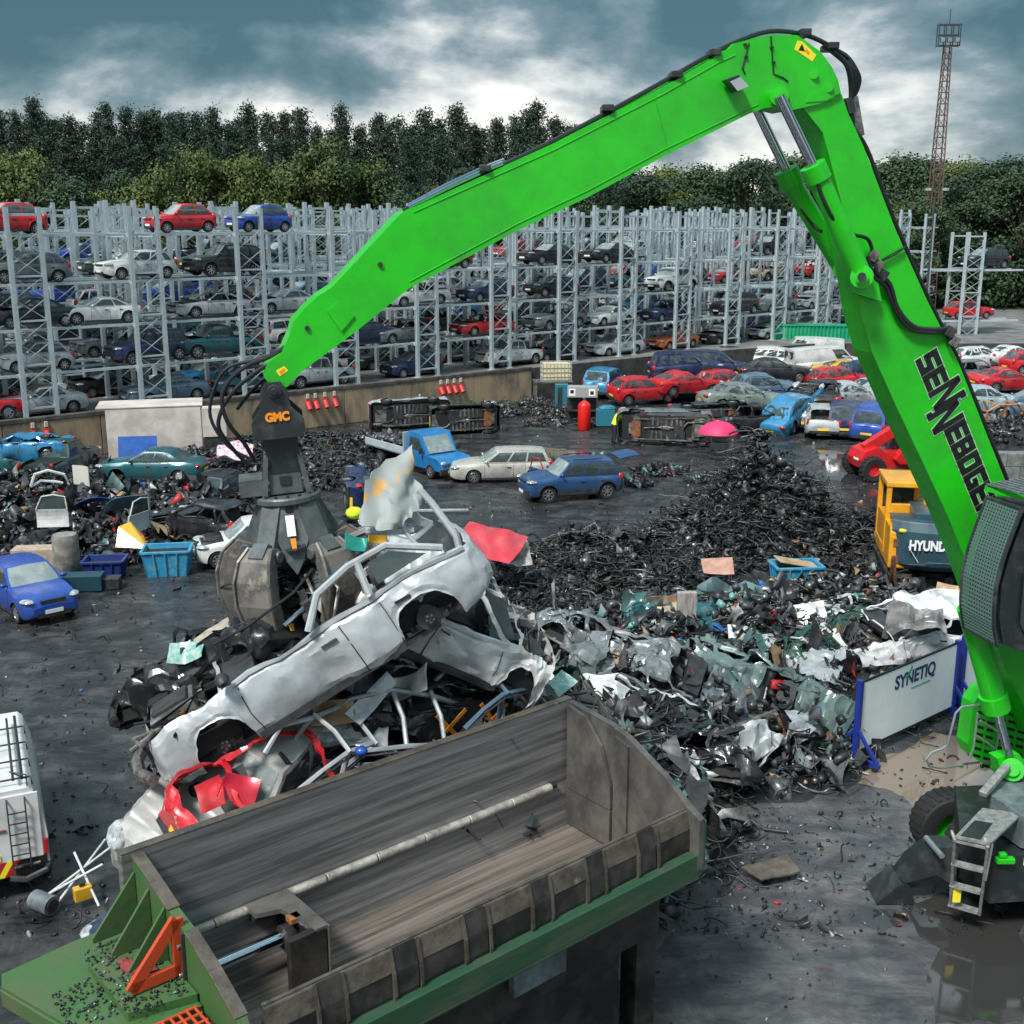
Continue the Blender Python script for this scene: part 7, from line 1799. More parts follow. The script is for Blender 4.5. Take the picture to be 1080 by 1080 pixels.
person('worker in a yellow high-visibility vest and dark trousers bending forward at the overturned van', ath(647,468,0), D_(25), jn, ed, rd_, dict(top=M['hv'],legs=M['darkcloth'],skin=M['skin'],boots=M['boots'],top2=M['hv'],pick=pk), (.42,0,1.56), M['hair'], 1.12)
# pink umbrella shading a trolley
um = thing('umbrella', 'bright pink umbrella propped open over a small trolley', 'umbrella', ath(756,480,0))
M['pink'] = mat('pink_cloth', (.80,.03,.13), .6)
one('canopy', None, lambda b: b.sheet(lambda u,v: (1.02*math.sin(v*1.35)*math.cos(u*2*PI)*(1-.06*abs(math.sin(u*8*PI/2))), 1.02*math.sin(v*1.35)*math.sin(u*2*PI)*(1-.06*abs(math.sin(u*8*PI/2)))-.15, 1.0+.75*math.cos(v*1.35)), 32, 6, .01, M['pink']), um, smooth=True)
one('shaft', None, lambda b: b.cyl((0,-.15,.6),(0,-.15,1.85),.02,8,M['metal_raw']), um)
wmesh('trolley', 'dark two-legged trolley stand under the pink umbrella', 'trolley', ath(757,483,0), lambda b: (b.box((.05,0,.62),(.85,.5,.32),M['trim']), [b.bar((x,y,0),(x*.8,y*.8,.5),.04,.04,M['trim']) for x in (-.35,.45) for y in (-.2,.2)], b.box((0,0,.05),(.9,.5,.08),M['trim'])))
# green container
M['cgreen'] = mat('sea_green_container', (.015,.33,.16), .5, col2=(.01,.25,.13), scale=1)
ct = thing('container', 'sea-green corrugated container behind the crowded row of cars', 'container', ath(862,372,.9), (0,0,D_(-6)))
def corr(b):
    n = 60; Lc = 9.0
    for s in (-1,):
        b.grid(lambda u,v: (-Lc/2+Lc*u, -1.2+.06*(1 if int(u*n) % 2 else -1), 2.3*v), n, 1, M['cgreen'])
    b.box((0,0,1.15),(Lc-.05,2.26,2.28),M['cgreen'])
one('corrugated_side', None, corr, ct)
one('top_rail', None, lambda b: (b.bar((-4.5,-1.22,2.34),(4.5,-1.22,2.34),.12,.14,M['cgreen']), b.bar((-4.5,-1.22,.06),(4.5,-1.22,.06),.12,.14,M['cgreen'])), ct)
# telehandler
M['tred'] = mat('telehandler_red', (.62,.012,.015), .35, col2=(.45,.01,.012), scale=2, coat=.3)
th = thing('telehandler', 'red telescopic handler with raised boom partly behind the green boom', 'telehandler', ath(935,503,0), (0,0,D_(8)))
def tp(name, fn, smooth=False, bevel=.03, parent=None): return one(name, None, fn, parent or th, smooth, bevel)
tp('chassis', lambda b: (b.prism([(-1.55,-.75,.55),(-1.65,-.75,.95),(-1.45,-.75,1.35),(-.85,-.75,1.55),(-.5,-.75,1.3),(.4,-.75,1.25),(2.2,-.75,1.2),(2.2,-.75,.6)], (0,1,0), 1.5, M['tred']), b.box((.4,0,.62),(3.2,.9,.4),M['trim'])))
tp('engine_cover', lambda b: b.prism([(-.15,-1.02,1.0),(.2,-1.02,1.42),(2.3,-1.02,1.46),(2.3,-1.02,.8),(.1,-1.02,.8)], (0,1,0), .45, M['tred']))
tp('telescopic_boom', lambda b: (b.bar((-1.2,.0,1.35),(2.2,.0,3.4),.42,.48,M['tred']), b.bar((1.6,0,3.0),(3.4,0,4.1),.32,.36,M['tred'])))
tp('boom_lettering', lambda b: [b.bar(Vector((.2+i*.16,-.215,2.22+i*.096)),Vector((.28+i*.16,-.215,2.27+i*.096)),.012,.22,M['ink_white'],up=(0,0,1)) for i in range(7)], bevel=0)
tp('cab', lambda b: (b.box((1.0,.62,1.8),(1.3,.7,1.1),M['glass']), b.box((1.0,.62,2.4),(1.45,.85,.1),M['tred']), [b.bar((x,y,1.2),(x,y,2.4),.07,.07,M['trim']) for x in (.35,1.65) for y in (.27,.97)]))
tp('lift_ram', lambda b: b.cyl((.6,-.25,1.0),(1.7,-.1,2.9),.08,10,M['chrome']), smooth=True)
tp('white_panel', lambda b: (b.box((.9,-1.03,1.22),(.7,.02,.1),M['ink_white']), b.box((-1.62,-.2,.95),(.05,.5,.1),M['ink_white'])), bevel=0)
for x in (-1.15,1.75):
    for y in (-.95,.95):
        wv = tp('wheel', lambda b: (b.lathe([(.28,-.18),(.5,-.21),(.58,-.16),(.58,.16),(.5,.21),(.28,.18)], 22, M['tyre'], Matrix.Translation((x,y,.58))), [b.bar((x+.56*math.cos(a),y-.18,.58+.56*math.sin(a)),(x+.56*math.cos(a+.15),y+.18,.58+.56*math.sin(a+.15)),.08,.08,M['tyre']) for a in [k*PI/9 for k in range(18)]]), bevel=0)
        tp('rim', lambda b: b.lathe([(.3,-.15),(.26,-.08),(.01,-.06),(.01,.06),(.26,.08),(.3,.15)], 16, M['tred'], Matrix.Translation((x,y,.58))), parent=wv, bevel=0)
# excavator
M['eyel'] = mat('excavator_yellow', (.80,.36,.015), .35, col2=(.62,.28,.02), scale=2, coat=.3)
M['egrey'] = mat('excavator_blue_grey', (.035,.085,.11), .4, col2=(.025,.06,.08), scale=2, coat=.2)
ex = thing('excavator', 'yellow and dark blue tracked excavator seen from behind', 'excavator', ath(978,622,0), (0,0,D_(80)))
EXS = 1.16; ex.scale = (EXS,)*3
def ep(name, fn, smooth=False, bevel=.05, parent=None): return one(name, None, fn, parent or ex, smooth, bevel)
# x forward (away from the camera), y left
def cw(b):
    n = 12; vs = []
    for z, k in ((1.0,.92),(1.15,1.0),(2.05,1.02),(2.3,.96)):
        for i in range(n+1):
            a = (i/n-.5)*2; y = -1.28*a; x = -1.75*k+.35*abs(a)**2.4*1.0
            vs.append((x, y, z))
    fs = [(r*(n+1)+i, r*(n+1)+i+1, (r+1)*(n+1)+i+1, (r+1)*(n+1)+i) for r in range(3) for i in range(n)]
    k = len(vs); vs += [(-.6,1.28,.95),(-.6,-1.28,.95),(-.6,1.28,2.3),(-.6,-1.28,2.3)]
    fs += [tuple([k+2]+[3*(n+1)+i for i in range(n+1)]+[k+3])[::1], tuple([k]+[i for i in range(n+1)]+[k+1])[::-1]]
    b.add(vs, fs, M['egrey'])
ep('counterweight', cw, bevel=.03)
ep('engine_hood', lambda b: (b.box((-.55,-.25,2.33),(1.5,1.9,.32),M['egrey']), b.box((-1.0,-.3,2.52),(.5,.8,.14),M['egrey'])))
ep('side_panel', lambda b: (b.prism([(-1.45,1.30,.98),(-1.50,1.30,1.9),(-1.2,1.30,2.05),(1.2,1.30,2.05),(1.2,1.30,.98)], (0,-1,0), .5, M['eyel']), b.box((-1.44,1.08,1.5),(.10,.5,1.0),M['eyel'])))
ep('side_panel', lambda b: b.prism([(-1.2,-1.30,1.0),(-1.2,-1.30,2.1),(1.2,-1.30,2.1),(1.2,-1.30,1.0)], (0,1,0), .5, M['eyel']))
ep('tail_grille', lambda b: (b.box((-1.50,1.08,1.70),(.03,.3,.22),M['rust']), b.box((-1.50,1.08,1.25),(.03,.3,.22),M['rust'])))
ep('handrail', lambda b: b.tube([(-1.2,1.2,2.05),(-1.2,1.2,2.25),(0,1.2,2.25)],.02,6,M['eyel']), bevel=0)
cbx = ep('cab', lambda b: ([b.bar((x,y,1.1),(x,y,2.95),.14,.14,M['eyel']) for x in (-.25,1.35) for y in (.28,1.25)], b.box((.55,.765,3.0),(1.8,1.15,.14),M['eyel']), b.box((-.25,.765,2.3),(.12,.9,.34),M['eyel']), b.box((.55,.765,1.2),(1.7,1.1,.2),M['eyel']), b.box((.55,1.27,1.6),(1.6,.05,.9),M['eyel'])))
ep('cab_window', lambda b: (b.box((-.27,.765,2.68),(.02,.86,.78),M['glass_e']), b.box((.55,1.27,2.5),(1.5,.02,.95),M['glass_e']), b.box((1.36,.765,2.2),(.02,.9,1.7),M['glass_e'])), parent=cbx, bevel=0) if False else None
ep('cab_glass', lambda b: (b.box((1.36,.765,2.2),(.02,.9,1.8),M['glass'])), parent=cbx, bevel=0)
ep('turret_frame', lambda b: (b.box((.2,0,1.02),(3.0,2.3,.16),M['trim']), b.cyl((0,0,.7),(0,0,1.0),.7,24,M['trim'])))
ep('boom', lambda b: (b.prism([(1.0,-.15,1.4),(1.6,-.15,2.4),(3.2,-.15,3.9),(3.6,-.15,3.7),(2.2,-.15,2.0),(1.4,-.15,1.2)], (0,-1,0), .4, M['eyel']), b.prism([(3.1,-.2,3.9),(4.9,-.2,2.2),(5.0,-.2,2.4),(3.6,-.2,4.1)], (0,-1,0), .3, M['eyel'])))
ep('exhaust', lambda b: b.cyl((-.4,-.7,2.2),(-.4,-.7,2.75),.07,10,M['trim']), bevel=0)
ep('beacon', lambda b: (b.box((-1.55,.2,2.0),(.12,.25,.1),M['eyel']), b.box((-1.55,1.0,2.05),(.12,.25,.1),M['sticker'])))
for y in (1.0,-1.0):
    def trk(b):
        pth = []; n = 46; Lh = 1.45; r_ = .38
        for k in range(n):
            s = k/n*(4*Lh+2*PI*r_)
            if s < 2*Lh: p_, a = (-Lh+s, .76), 0
            elif s < 2*Lh+PI*r_: t = (s-2*Lh)/r_; p_, a = (Lh+r_*math.sin(t), .38+r_*math.cos(t)), t
            elif s < 4*Lh+PI*r_: p_, a = (Lh-(s-2*Lh-PI*r_), 0.0), PI
            else: t = (s-4*Lh-PI*r_)/r_; p_, a = (-Lh-r_*math.sin(t), .38-r_*math.cos(t)), PI+t
            R = Matrix.Rotation(a,3,'Y'); b.box((p_[0],y,p_[1]+.02),(.13,.62,.05),M['track'],R=R); b.box(Vector((p_[0],y,p_[1]+.02))+R @ Vector((0,0,.04)),(.03,.62,.05),M['track'],R=R)
        b.box((0,y,.38),(2.8,.38,.5),M['trim'])
        for k in range(7): b.cyl((-1.3+k*.43,y-.24,.2),(-1.3+k*.43,y+.24,.2),.15,12,M['trim'])
        for s in (-1,1): b.cyl((s*Lh,y-.2,.38),(s*Lh,y+.2,.38),.33,16,M['trim'])
    ep('track', trk, bevel=0)
ep('carbody', lambda b: (b.box((0,0,.55),(1.5,1.6,.3),M['trim']), [b.bar((s*.5,-.9,.45),(s*.9,.9,.45),.25,.22,M['trim']) for s in (-1,1)], [b.cyl((-1.0,s*.35,.55),(-.6,s*.45,.55),.14,12,M['metal_raw']) for s in (-1,1)]))
p_ = ex.location; Rx = Matrix.Rotation(D_(80),3,'Z')
text('HYUNDAI', p_+Rx @ (Vector((-1.80,.30,1.72))*EXS), Rx @ Vector((0,-1,0)), (0,0,1), .36*EXS, M['ink_white'], ex, offset=.018, sx=.72)
ep('contour_stripe', lambda b: (b.bar((-1.80,.62,1.28),(-1.80,.9,1.70),.008,.012,M['ink_white']), b.tube([(-1.80,.9,1.22),(-1.80,.5,1.22),(-1.80,.4,1.28),(-1.80,-.5,1.28)],.008,5,M['greyblue'])), bevel=0)
jn2 = [(0,0,.55),(.03,0,.75),(.05,0,.98),(.05,0,1.1),(.05,.2,1.0),(.15,.26,.78),(.35,.2,.7),(.42,.18,.7),(.05,-.2,1.0),(.15,-.26,.78),(.35,-.2,.7),(.42,-.18,.7),(.1,.12,.52),(.48,.14,.5),(.5,.14,.1),(.6,.14,.06),(.1,-.12,.52),(.48,-.14,.5),(.5,-.14,.1),(.6,-.14,.06)]
pk2 = lambda c: 3 if c.z < .1 else (1 if c.z < .62 else (2 if c.x > .34 else 0))
person('driver in a yellow high-visibility jacket seated in the excavator cab', p_+Rx @ (Vector((.35,.8,1.28))*EXS), D_(80), jn2, ed, rd_, dict(top=M['hv'],legs=M['darkcloth'],skin=M['skin'],boots=M['boots'],pick=pk2), (.08,0,1.24), M['darkcloth'])
tag(one('operator_seat', None, lambda b: (b.box((0,0,.3),(.5,.5,.4),M['seat']),b.box((-.3,0,.75),(.12,.5,.8),M['seat']))), None, None)
o = C.objects['operator_seat']; o.parent = cbx; o.location = (.30,.8,1.28)
# concrete block wall on the right
bw_ = thing('block_wall', 'low wall of grey concrete blocks behind the green boom on the right', 'wall', ath(1100,520,0), (0,0,D_(-3)))
M['block'] = mat('grey_block', (.20,.21,.20), .85, col2=(.10,.11,.10), scale=2, bump=.3)
for r_ in range(3):
    for c_ in range(7): one('block', None, lambda b: b.box((-3.6+c_*1.22+(.6 if r_ % 2 else 0),0,.3+r_*.6),(1.2,.6,.585),M['block']), bw_, bevel=.02)
# barriers with the company name
M['vinyl'] = mat('white_banner', (.80,.82,.84), .5, col2=(.72,.75,.78), scale=1.2, detail=6)
M['dblue'] = mat('dark_blue_frame', (.012,.03,.24), .4, coat=.2)
def barrier(label, a, b_, hz=1.9, h0=.28, logo=False, grp='white banner barriers'):
    a = Vector((a.x,a.y,0)); b_ = Vector((b_.x,b_.y,0)); d = b_-a; Lb = d.length; rz = math.atan2(d.y,d.x)
    r = thing('banner_barrier', label, 'barrier', a, (0,0,rz), grp)
    one('banner', None, lambda q: q.box((Lb/2,0,h0+(hz-h0)/2),(Lb-.1,.02,hz-h0-.06),M['vinyl']), r)
    one('banner_edge', None, lambda q: q.bar((0,0,hz),(Lb,0,hz),.04,.04,M['ink']), r); one('banner_edge', None, lambda q: q.bar((0,0,h0),(Lb,0,h0),.04,.05,M['ink']), r)
    for x in (0, Lb):
        one('post', None, lambda q: q.bar((x,0,.12),(x,0,hz+.06),.12,.12,M['dblue']), r, bevel=.01)
        one('foot', None, lambda q: (q.bar((x,-.62,.16),(x,.62,.16),.10,.10,M['dblue']), q.bar((x,-.55,.2),(x,0,.85),.07,.07,M['dblue']), q.bar((x,.55,.2),(x,0,.85),.07,.07,M['dblue']), q.bar((x-.25 if x else x+.0,-.5,.16),(x,-.5,.16),.08,.08,M['dblue'])), r, bevel=.01)
        for y in (-.5,.5): one('castor', None, lambda q: (q.cyl((x-.03,y,.07),(x+.03,y,.07),.07,12,M['tyre']), q.box((x,y,.12),(.06,.1,.06),M['metal_raw'])), r)
    return r, Lb
B1, L1 = barrier('white banner barrier lettered with a company name in front of the mixed scrap', ath(901,806,0), ath(1003,757,0))
B2, L2_ = barrier('blank white banner barrier behind the green lift cylinders', ath(1010,755,0)+Vector((.1,.25,0)), ath(1010,755,0)+Vector((3.4,3.0,0)))
rb = B1.rotation_euler.z; Rb = Matrix.Rotation(rb,3,'Z')
M['navyink'] = mat('navy_ink', (.015,.035,.14), .5); M['greenink'] = mat('green_ink', (.02,.35,.20), .5)
def onb(x, z): return B1.location+Rb @ Vector((x,-.016,z))
xd = Rb @ Vector((1,0,0))
tx = text('SYNETIQ', onb(L1*.55, 1.52), xd, (0,0,1), .44, M['navyink'], B1, offset=.012, sx=.92)
one('green_tick', None, lambda q: (q.bar((L1*.55-.40,-.022,1.62),(L1*.55-.34,-.022,1.56),.01,.05,M['greenink'],up=(0,0,1)), q.bar((L1*.55-.34,-.022,1.56),(L1*.55-.18,-.022,1.80),.01,.05,M['greenink'],up=(0,0,1))), B1)
one('tagline', None, lambda q: [q.box((L1*.55-.1+i*.085,-.016,1.25),(.065,.006,.03),M['greenink']) for i in range(9)], B1)
# shallow brown puddle that mirrors the barrier
pm_, nt_, b_ = _new('puddle_water'); b_.inputs['Base Color'].default_value = (.22,.17,.125,1); b_.inputs['Roughness'].default_value = .03; b_.inputs['Specular IOR Level'].default_value = 1.0
b_.inputs['Coat Weight'].default_value = .6; b_.inputs['Coat Roughness'].default_value = .02
pud, nt_, b_ = _new('clear_puddle'); b_.inputs['Base Color'].default_value = (.035,.034,.033,1); b_.inputs['Roughness'].default_value = .07; b_.inputs['Specular IOR Level'].default_value = .8
def puddle(pts, m, nm='puddle', z=.006, seed=1):
    P_ = [ath(x,y,0) for x,y in pts]; c = sum(P_, Vector())/len(P_); out = []
    for i in range(len(P_)):
        a, q = P_[i], P_[(i+1)%len(P_)]
        for t in [k/16 for k in range(16)]:
            v = a.lerp(q,t); out.append(v+(v-c)*(noise.noise(v*.9+Vector((seed,0,0)))*.22+noise.noise(v*3+Vector((seed,0,0)))*.09+noise.noise(v*9)*.03))
    g = MB(); g.add([(v.x,v.y,z) for v in out], [tuple(range(len(out)))], m); o = g.obj(nm); o['kind'] = 'structure'; return o
puddle([(858,800),(900,812),(940,795),(985,775),(1020,780),(1085,800),(1085,850),(1040,862),(1000,868),(968,858),(940,835),(900,826)], pm_, seed=1)
puddle([(955,960),(990,940),(1085,950),(1085,1085),(985,1085),(975,1040),(990,1000),(965,985)], pud, seed=4)
puddle([(905,955),(935,960),(950,975),(930,985),(905,975)], pud, seed=5)
puddle([(560,470),(640,478),(660,500),(600,500)], pud, seed=9); puddle([(860,470),(900,480),(905,510),(870,505)], pud, seed=11); puddle([(905,515),(925,512),(930,535),(905,540)], pud, seed=12)
# white van with a ladder, bottom left
vn = thing('panel_van', 'white panel van with a black rear ladder and red-yellow chevrons, bottom left', 'van', ath(3,952,0), (0,0,D_(115)))
vn.scale = (.84,.84,.84)
M['vanw'] = mat('van_white', (.66,.67,.66), .4, col2=(.50,.51,.50), scale=1.2, detail=7, coat=.3, bump=.06)
def vp(name, fn, parent=None, bevel=.015, smooth=False): return one(name, None, fn, parent or vn, smooth, bevel)
# x forward, rear face at x = 0
vp('body', lambda b: (b.prism([(0,-.98,.55),(0,-.99,1.35),(.0,-.93,1.9),(.0,-.80,2.35),(.0,-.70,2.45),(.0,.70,2.45),(.0,.80,2.35),(.0,.93,1.9),(0,.99,1.35),(0,.98,.55)], (1,0,0), 4.2, M['vanw']), b.box((4.6,0,1.0),(.9,1.9,.9),M['vanw'])), bevel=.04)
vp('rear_door', lambda b: b.box((-.02,.48,1.52),(.05,.90,1.62),M['vanw'])); rd2 = vp('rear_door', lambda b: b.box((-.02,-.45,1.60),(.05,.86,1.50),M['vanw']))
vp('rear_window', lambda b: b.prism([(-.05,.2,1.55),(-.05,.72,1.55),(-.05,.70,2.05),(-.05,.28,2.1)], (-1,0,0), .008, M['glass']), bevel=0)
vp('roof_window', lambda b: b.prism([(-.012,-.1,2.12),(-.012,-.72,2.08),(-.012,-.66,2.28),(-.012,-.1,2.32)], (-1,0,0), .02, M['glass']), bevel=0)
vp('door_handle', lambda b: b.box((-.06,-.12,1.62),(.03,.18,.06),M['rust']), rd2)
vp('ladder', lambda b: (b.tube([(-.02,-.28,2.3),(-.12,-.28,2.2),(-.12,-.28,.75)],.018,6,M['trim']), b.tube([(-.02,-.62,2.3),(-.12,-.62,2.2),(-.12,-.62,.75)],.018,6,M['trim']), [b.bar((-.12,-.28,.82+i*.235),(-.12,-.62,.82+i*.235),.022,.022,M['trim']) for i in range(6)]), bevel=0, smooth=True)
vp('bumper_hole', lambda b: (b.box((.02,-.62,.70),(.14,.62,.42),M['ink']), b.tube([(-.08,-.2,.55),(-.16,-.5,.5),(-.14,-.9,.62),(.2,-1.02,.7)],.07,7,M['trim']), b.tube([(-.06,-.3,.75),(-.1,-.8,.8)],.03,6,M['metal_raw'])), bevel=0)
vp('tail_light', lambda b: b.box((-.02,-.93,1.1),(.07,.09,.34),M['red_lens']))
for i in range(9):
    y0 = .95-i*.13
    vp('chevron', lambda b: b.prism([(-.062,y0,.58),(-.062,y0-.13,.58),(-.062,y0-.34,.92),(-.062,y0-.21,.92)], (-1,0,0), .004, M['sticker'] if i % 2 else M['red_lens']), bevel=0)
vp('marking_band', lambda b: b.box((-.062,.42,1.03),(.004,.96,.14),M['sticker']), bevel=0)
vp('roof_rack', lambda b: ([b.tube([(.2+i*.9,-.8,2.42),(.2+i*.9,-.78,2.6),(.2+i*.9,.78,2.6),(.2+i*.9,.8,2.42)],.02,6,M['trim']) for i in range(4)], b.tube([(.1,-.45,2.63),(3.4,-.45,2.63)],.03,6,M['trim']), b.tube([(.05,-.62,2.66),(3.4,-.62,2.66)],.035,6,M['hose']), b.tube([(.1,-.7,2.45),(-.02,-.7,2.75),(.1,-.4,2.82),(.12,-.7,2.6)],.015,5,M['trim'])), bevel=0)
for x in (.95,3.9):
    for y in (-.9,.9):
        wv = vp('wheel', lambda b: b.lathe([(.2,-.1),(.3,-.12),(.35,-.08),(.35,.08),(.3,.12),(.2,.1)],20,M['tyre'],Matrix.Translation((x,y,.35))), bevel=0)
        vp('rim', lambda b: b.lathe([(.2,-.08),(.18,-.04),(.01,-.03)],16,M['steelrim'],Matrix.Translation((x,y,.35))), wv, bevel=0)
# left yard: things that can be told apart on the heap
def wm(name, label, cat, px, py, h, fn, rz=0, bevel=.015, smooth=False, group=None): return wmesh(name, label, cat, ath(px,py,h), fn, rz, bevel, smooth, group)
M['skip'] = mat('battered_blue_bin', (.015,.24,.45), .6, col2=(.12,.28,.33), scale=4, detail=7, lo=.48, hi=.6, bump=.3)
def bin_(b, w=1.6, d=1.1, h=.9, m=None):
    m = m or M['skip']; k = .82
    c = [(-w/2,-d/2),(w/2,-d/2),(w/2,d/2),(-w/2,d/2)]
    for i in range(4):
        a, q = Vector((*c[i],h)), Vector((*c[(i+1)%4],h)); a2, q2 = Vector((c[i][0]*k,c[i][1]*k,0)), Vector((c[(i+1)%4][0]*k,c[(i+1)%4][1]*k,0))
        nn = (q-a).cross(Vector((0,0,1))).normalized(); b.prism([a,q,q2,a2], -nn, .05, m)
        b.bar(a,q,.10,.08,m)
        for t in (.25,.5,.75): b.bar(a.lerp(q,t)+nn*.03, a2.lerp(q2,t)+nn*.03, .05,.05, m)
    b.box((0,0,.04),(w*k,d*k,.06),m); b.box((0,0,h-.18),(w*.9,d*.9,.1),M['under'])
wm('blue_bin','battered bright blue bin at the front of the left yard heap','bin',178,604,0,lambda b: bin_(b,1.55,1.1,.85), .15)
wm('blue_bin','battered blue bin with a torn board on top beside the tall black heap','bin',838,622,0,lambda b: (bin_(b,1.5,1.0,.85), b.box((0,0,.92),(1.3,.7,.05),tan,R=Matrix.Rotation(.2,3,'Y'))), .1)
wm('concrete_drum','weathered grey concrete drum standing in front of the left yard heap','drum',72,606,0,lambda b: b.lathe([(0,0),(.40,0),(.43,.04),(.42,1.30),(.38,1.4),(0,1.42)],24,mat('old_concrete',(.26,.25,.22),.9,col2=(.14,.13,.12),scale=3,bump=.3),Matrix.Rotation(PI/2,4,'X')), .0, .0, 40)
wm('stone_block','tan stone block behind the concrete drum','block',40,598,0,lambda b: b.box((0,0,.35),(1.5,.7,.7),mat('tan_stone',(.42,.33,.26),.85,col2=(.3,.24,.18),scale=4)), .1)
wm('blue_crate','dark blue plastic crate right of the concrete drum','crate',112,608,0,lambda b: bin_(b,1.3,.9,.6,mat('navy_plastic',(.01,.03,.16),.5)), .1)
wm('teal_crate','dark teal bumper box on the ground right of the blue hatchback','crate',88,622,0,lambda b: (b.box((0,0,.28),(1.3,.6,.5),mat('dark_teal',(.01,.05,.07),.5)), b.box((.9,.1,.2),(.5,.5,.35),M['trim'])), .1)
wm('yellow_sheet','bright yellow plastic funnel in the left yard heap','plastic piece',140,574,.75,lambda b: b.prism([(-.5,-.3,0),(.6,-.45,-.05),(.35,.1,.2),(-.1,.3,.7),(-.45,.1,.6)],(0,1,0),.1,P('yellow')), .1)
def cardoor(b, m):
    b.sheet(lambda u,v: (-.55+1.1*u, .05*math.sin(PI*v), .65*v), 6, 5, .07, m)
    b.tube([(-.53,0,.65),(-.30,0,1.12),(.1,0,1.18),(.5,0,1.10),(.54,0,.65)],.03,6,m); b.sheet(lambda u,v: (lerp(lerp(-.5,-.28,v),lerp(.5,.46,v),u),0,.66+.47*v),3,3,.01,M['glass'])
wm('scrap_door','white car door lying at the left of the yard heap','car door',56,556,.9,lambda b: cardoor(b,P('white')), .1)
wm('scrap_door','upright pale grey car door in the middle of the left yard heap','car door',149,560,.8,lambda b: cardoor(b,mat('paint_doorgrey',(.45,.50,.52),.4)), 1.2)
for j,(px,py,h) in enumerate(((42,538,.5),(42,538,.72),(42,538,.94),(72,536,.5),(72,536,.72),(72,536,.94))):
    wm('tyre','black tyre in the %s stack of three in the left yard heap' % ('left' if j < 3 else 'right'),'tyre',px,py,h,lambda b: b.lathe([(.2,-.1),(.28,-.12),(.36,-.1),(.38,0),(.36,.1),(.28,.12),(.2,.1)],20,M['tyre'],Matrix.Rotation(PI/2,4,'X')), 0, 0, 40, 'tyres in the %s stack of the left heap' % ('left' if j < 3 else 'right'))
def whl(b):
    b.lathe([(.2,-.1),(.28,-.11),(.31,-.06),(.31,.06),(.28,.11),(.2,.1)],20,M['tyre']); b.lathe([(.2,-.09),(.17,-.05),(.01,-.04)],16,M['rim'])
for (px,py,h,rz,lb) in ((188,512,.55,.3,'left of two loose wheels leaning by the teal saloon'),(201,514,.5,.6,'right of two loose wheels leaning by the teal saloon')):
    wm('loose_wheel',lb,'wheel',px,py,h,whl,rz,0,40)
wm('scrap_wing','glossy blue car wing curled on the left yard heap','car wing',103,536,1.0,lambda b: b.sheet(lambda u,v: (lerp(-.8,.8,u),-.3+.6*v,.35*math.sin(PI*u*.8+.3)+.15*math.cos(PI*v)),10,6,.02,P('blue')), .3, 0, 40)
wm('scrap_bumper','dark blue-grey bumper skin next to the glossy blue wing','bumper',120,538,1.1,lambda b: b.sheet(lambda u,v: (lerp(-.9,.9,u),-.5+.5*math.cos(PI*(u-.5))-.3*v,.5*v),12,6,.02,P('steelblue')), 1.0, 0, 40)
wm('scrap_bumper','white plastic bumper frame standing on the left yard heap','bumper',52,512,1.1,lambda b: b.tube([(-.7,0,.0),(-.5,0,.5),(0,0,.62),(.6,0,.4),(.75,0,0),(.3,.1,.1),(-.3,.1,.2),(-.7,0,0)],.06,6,P('white')), .4, 0, 40)
wm('scrap_sheet','white-rimmed boot lid panel beside the white bumper frame','panel',86,512,1.0,lambda b: b.sheet(lambda u,v: (lerp(-.45,.45,u),0+.1*math.sin(PI*u),lerp(0,.8,v)),6,5,.03,mat('paint_cream',(.55,.53,.47),.5)), -.5, 0, 40)
wm('flat_bonnet','dark bonnet stack right of the upright grey door','bonnet',180,548,.9,lambda b: [b.sheet(lambda u,v: (lerp(-.7,.7,u),lerp(-.5,.5,v),.09*k+.08*math.sin(PI*u)),6,5,.02,P('black') if k % 2 else P('grey')) for k in range(4)], .3, 0, 40)
wm('striped_bag','white and pink striped rag bundle by the grab','rag',248,482,1.0,lambda b: b.sheet(lambda u,v: (lerp(-.8,.8,u),lerp(-.2,.4,v)+.1*math.sin(9*u),.6*v+.12*math.sin(7*u+4*v)),14,8,.04,mat('striped_rag',(.62,.55,.60),.8,col2=(.45,.12,.2),scale=6,lo=.5,hi=.6)), .1, 0, 40)
wm('blue_drum','blue drum lying in the mixed scrap near its left end','drum',680,700,.9,lambda b: (b.cyl((-.45,0,.2),(.45,.1,.1),.22,16,P('skyblue')), b.cyl((-.2,0,.2),(-.15,0,.2),.235,16,P('skyblue')), b.cyl((.2,.07,.13),(.25,.07,.13),.235,16,P('skyblue'))), -.5, 0, 40)
wm('pipe_stub','dark flared exhaust pipe standing in the scrap near the blue bin','pipe',858,645,.6,lambda b: b.tube([(0,0,0),(.25,-.1,.3),(.7,-.2,.6)],[.2,.16,.1],12,M['trim']), 0, 0, 40)
wm('timber_post','split pale timber post standing between the tan sheets','post',723,668,.9,lambda b: (b.box((0,0,.5),(.5,.2,1.3),mat('grey_wood',(.38,.36,.33),.85,col2=(.22,.2,.18),scale=2,stretch=(6,6,1)))), .1)
wm('grey_pole','loose pale grey roof rail lying on the yard right of the wreck','pole',468,541,.05,lambda b: b.bar((-1.0,0,.1),(1.0,.1,.1),.12,.1,P('silver')), 0, .02)
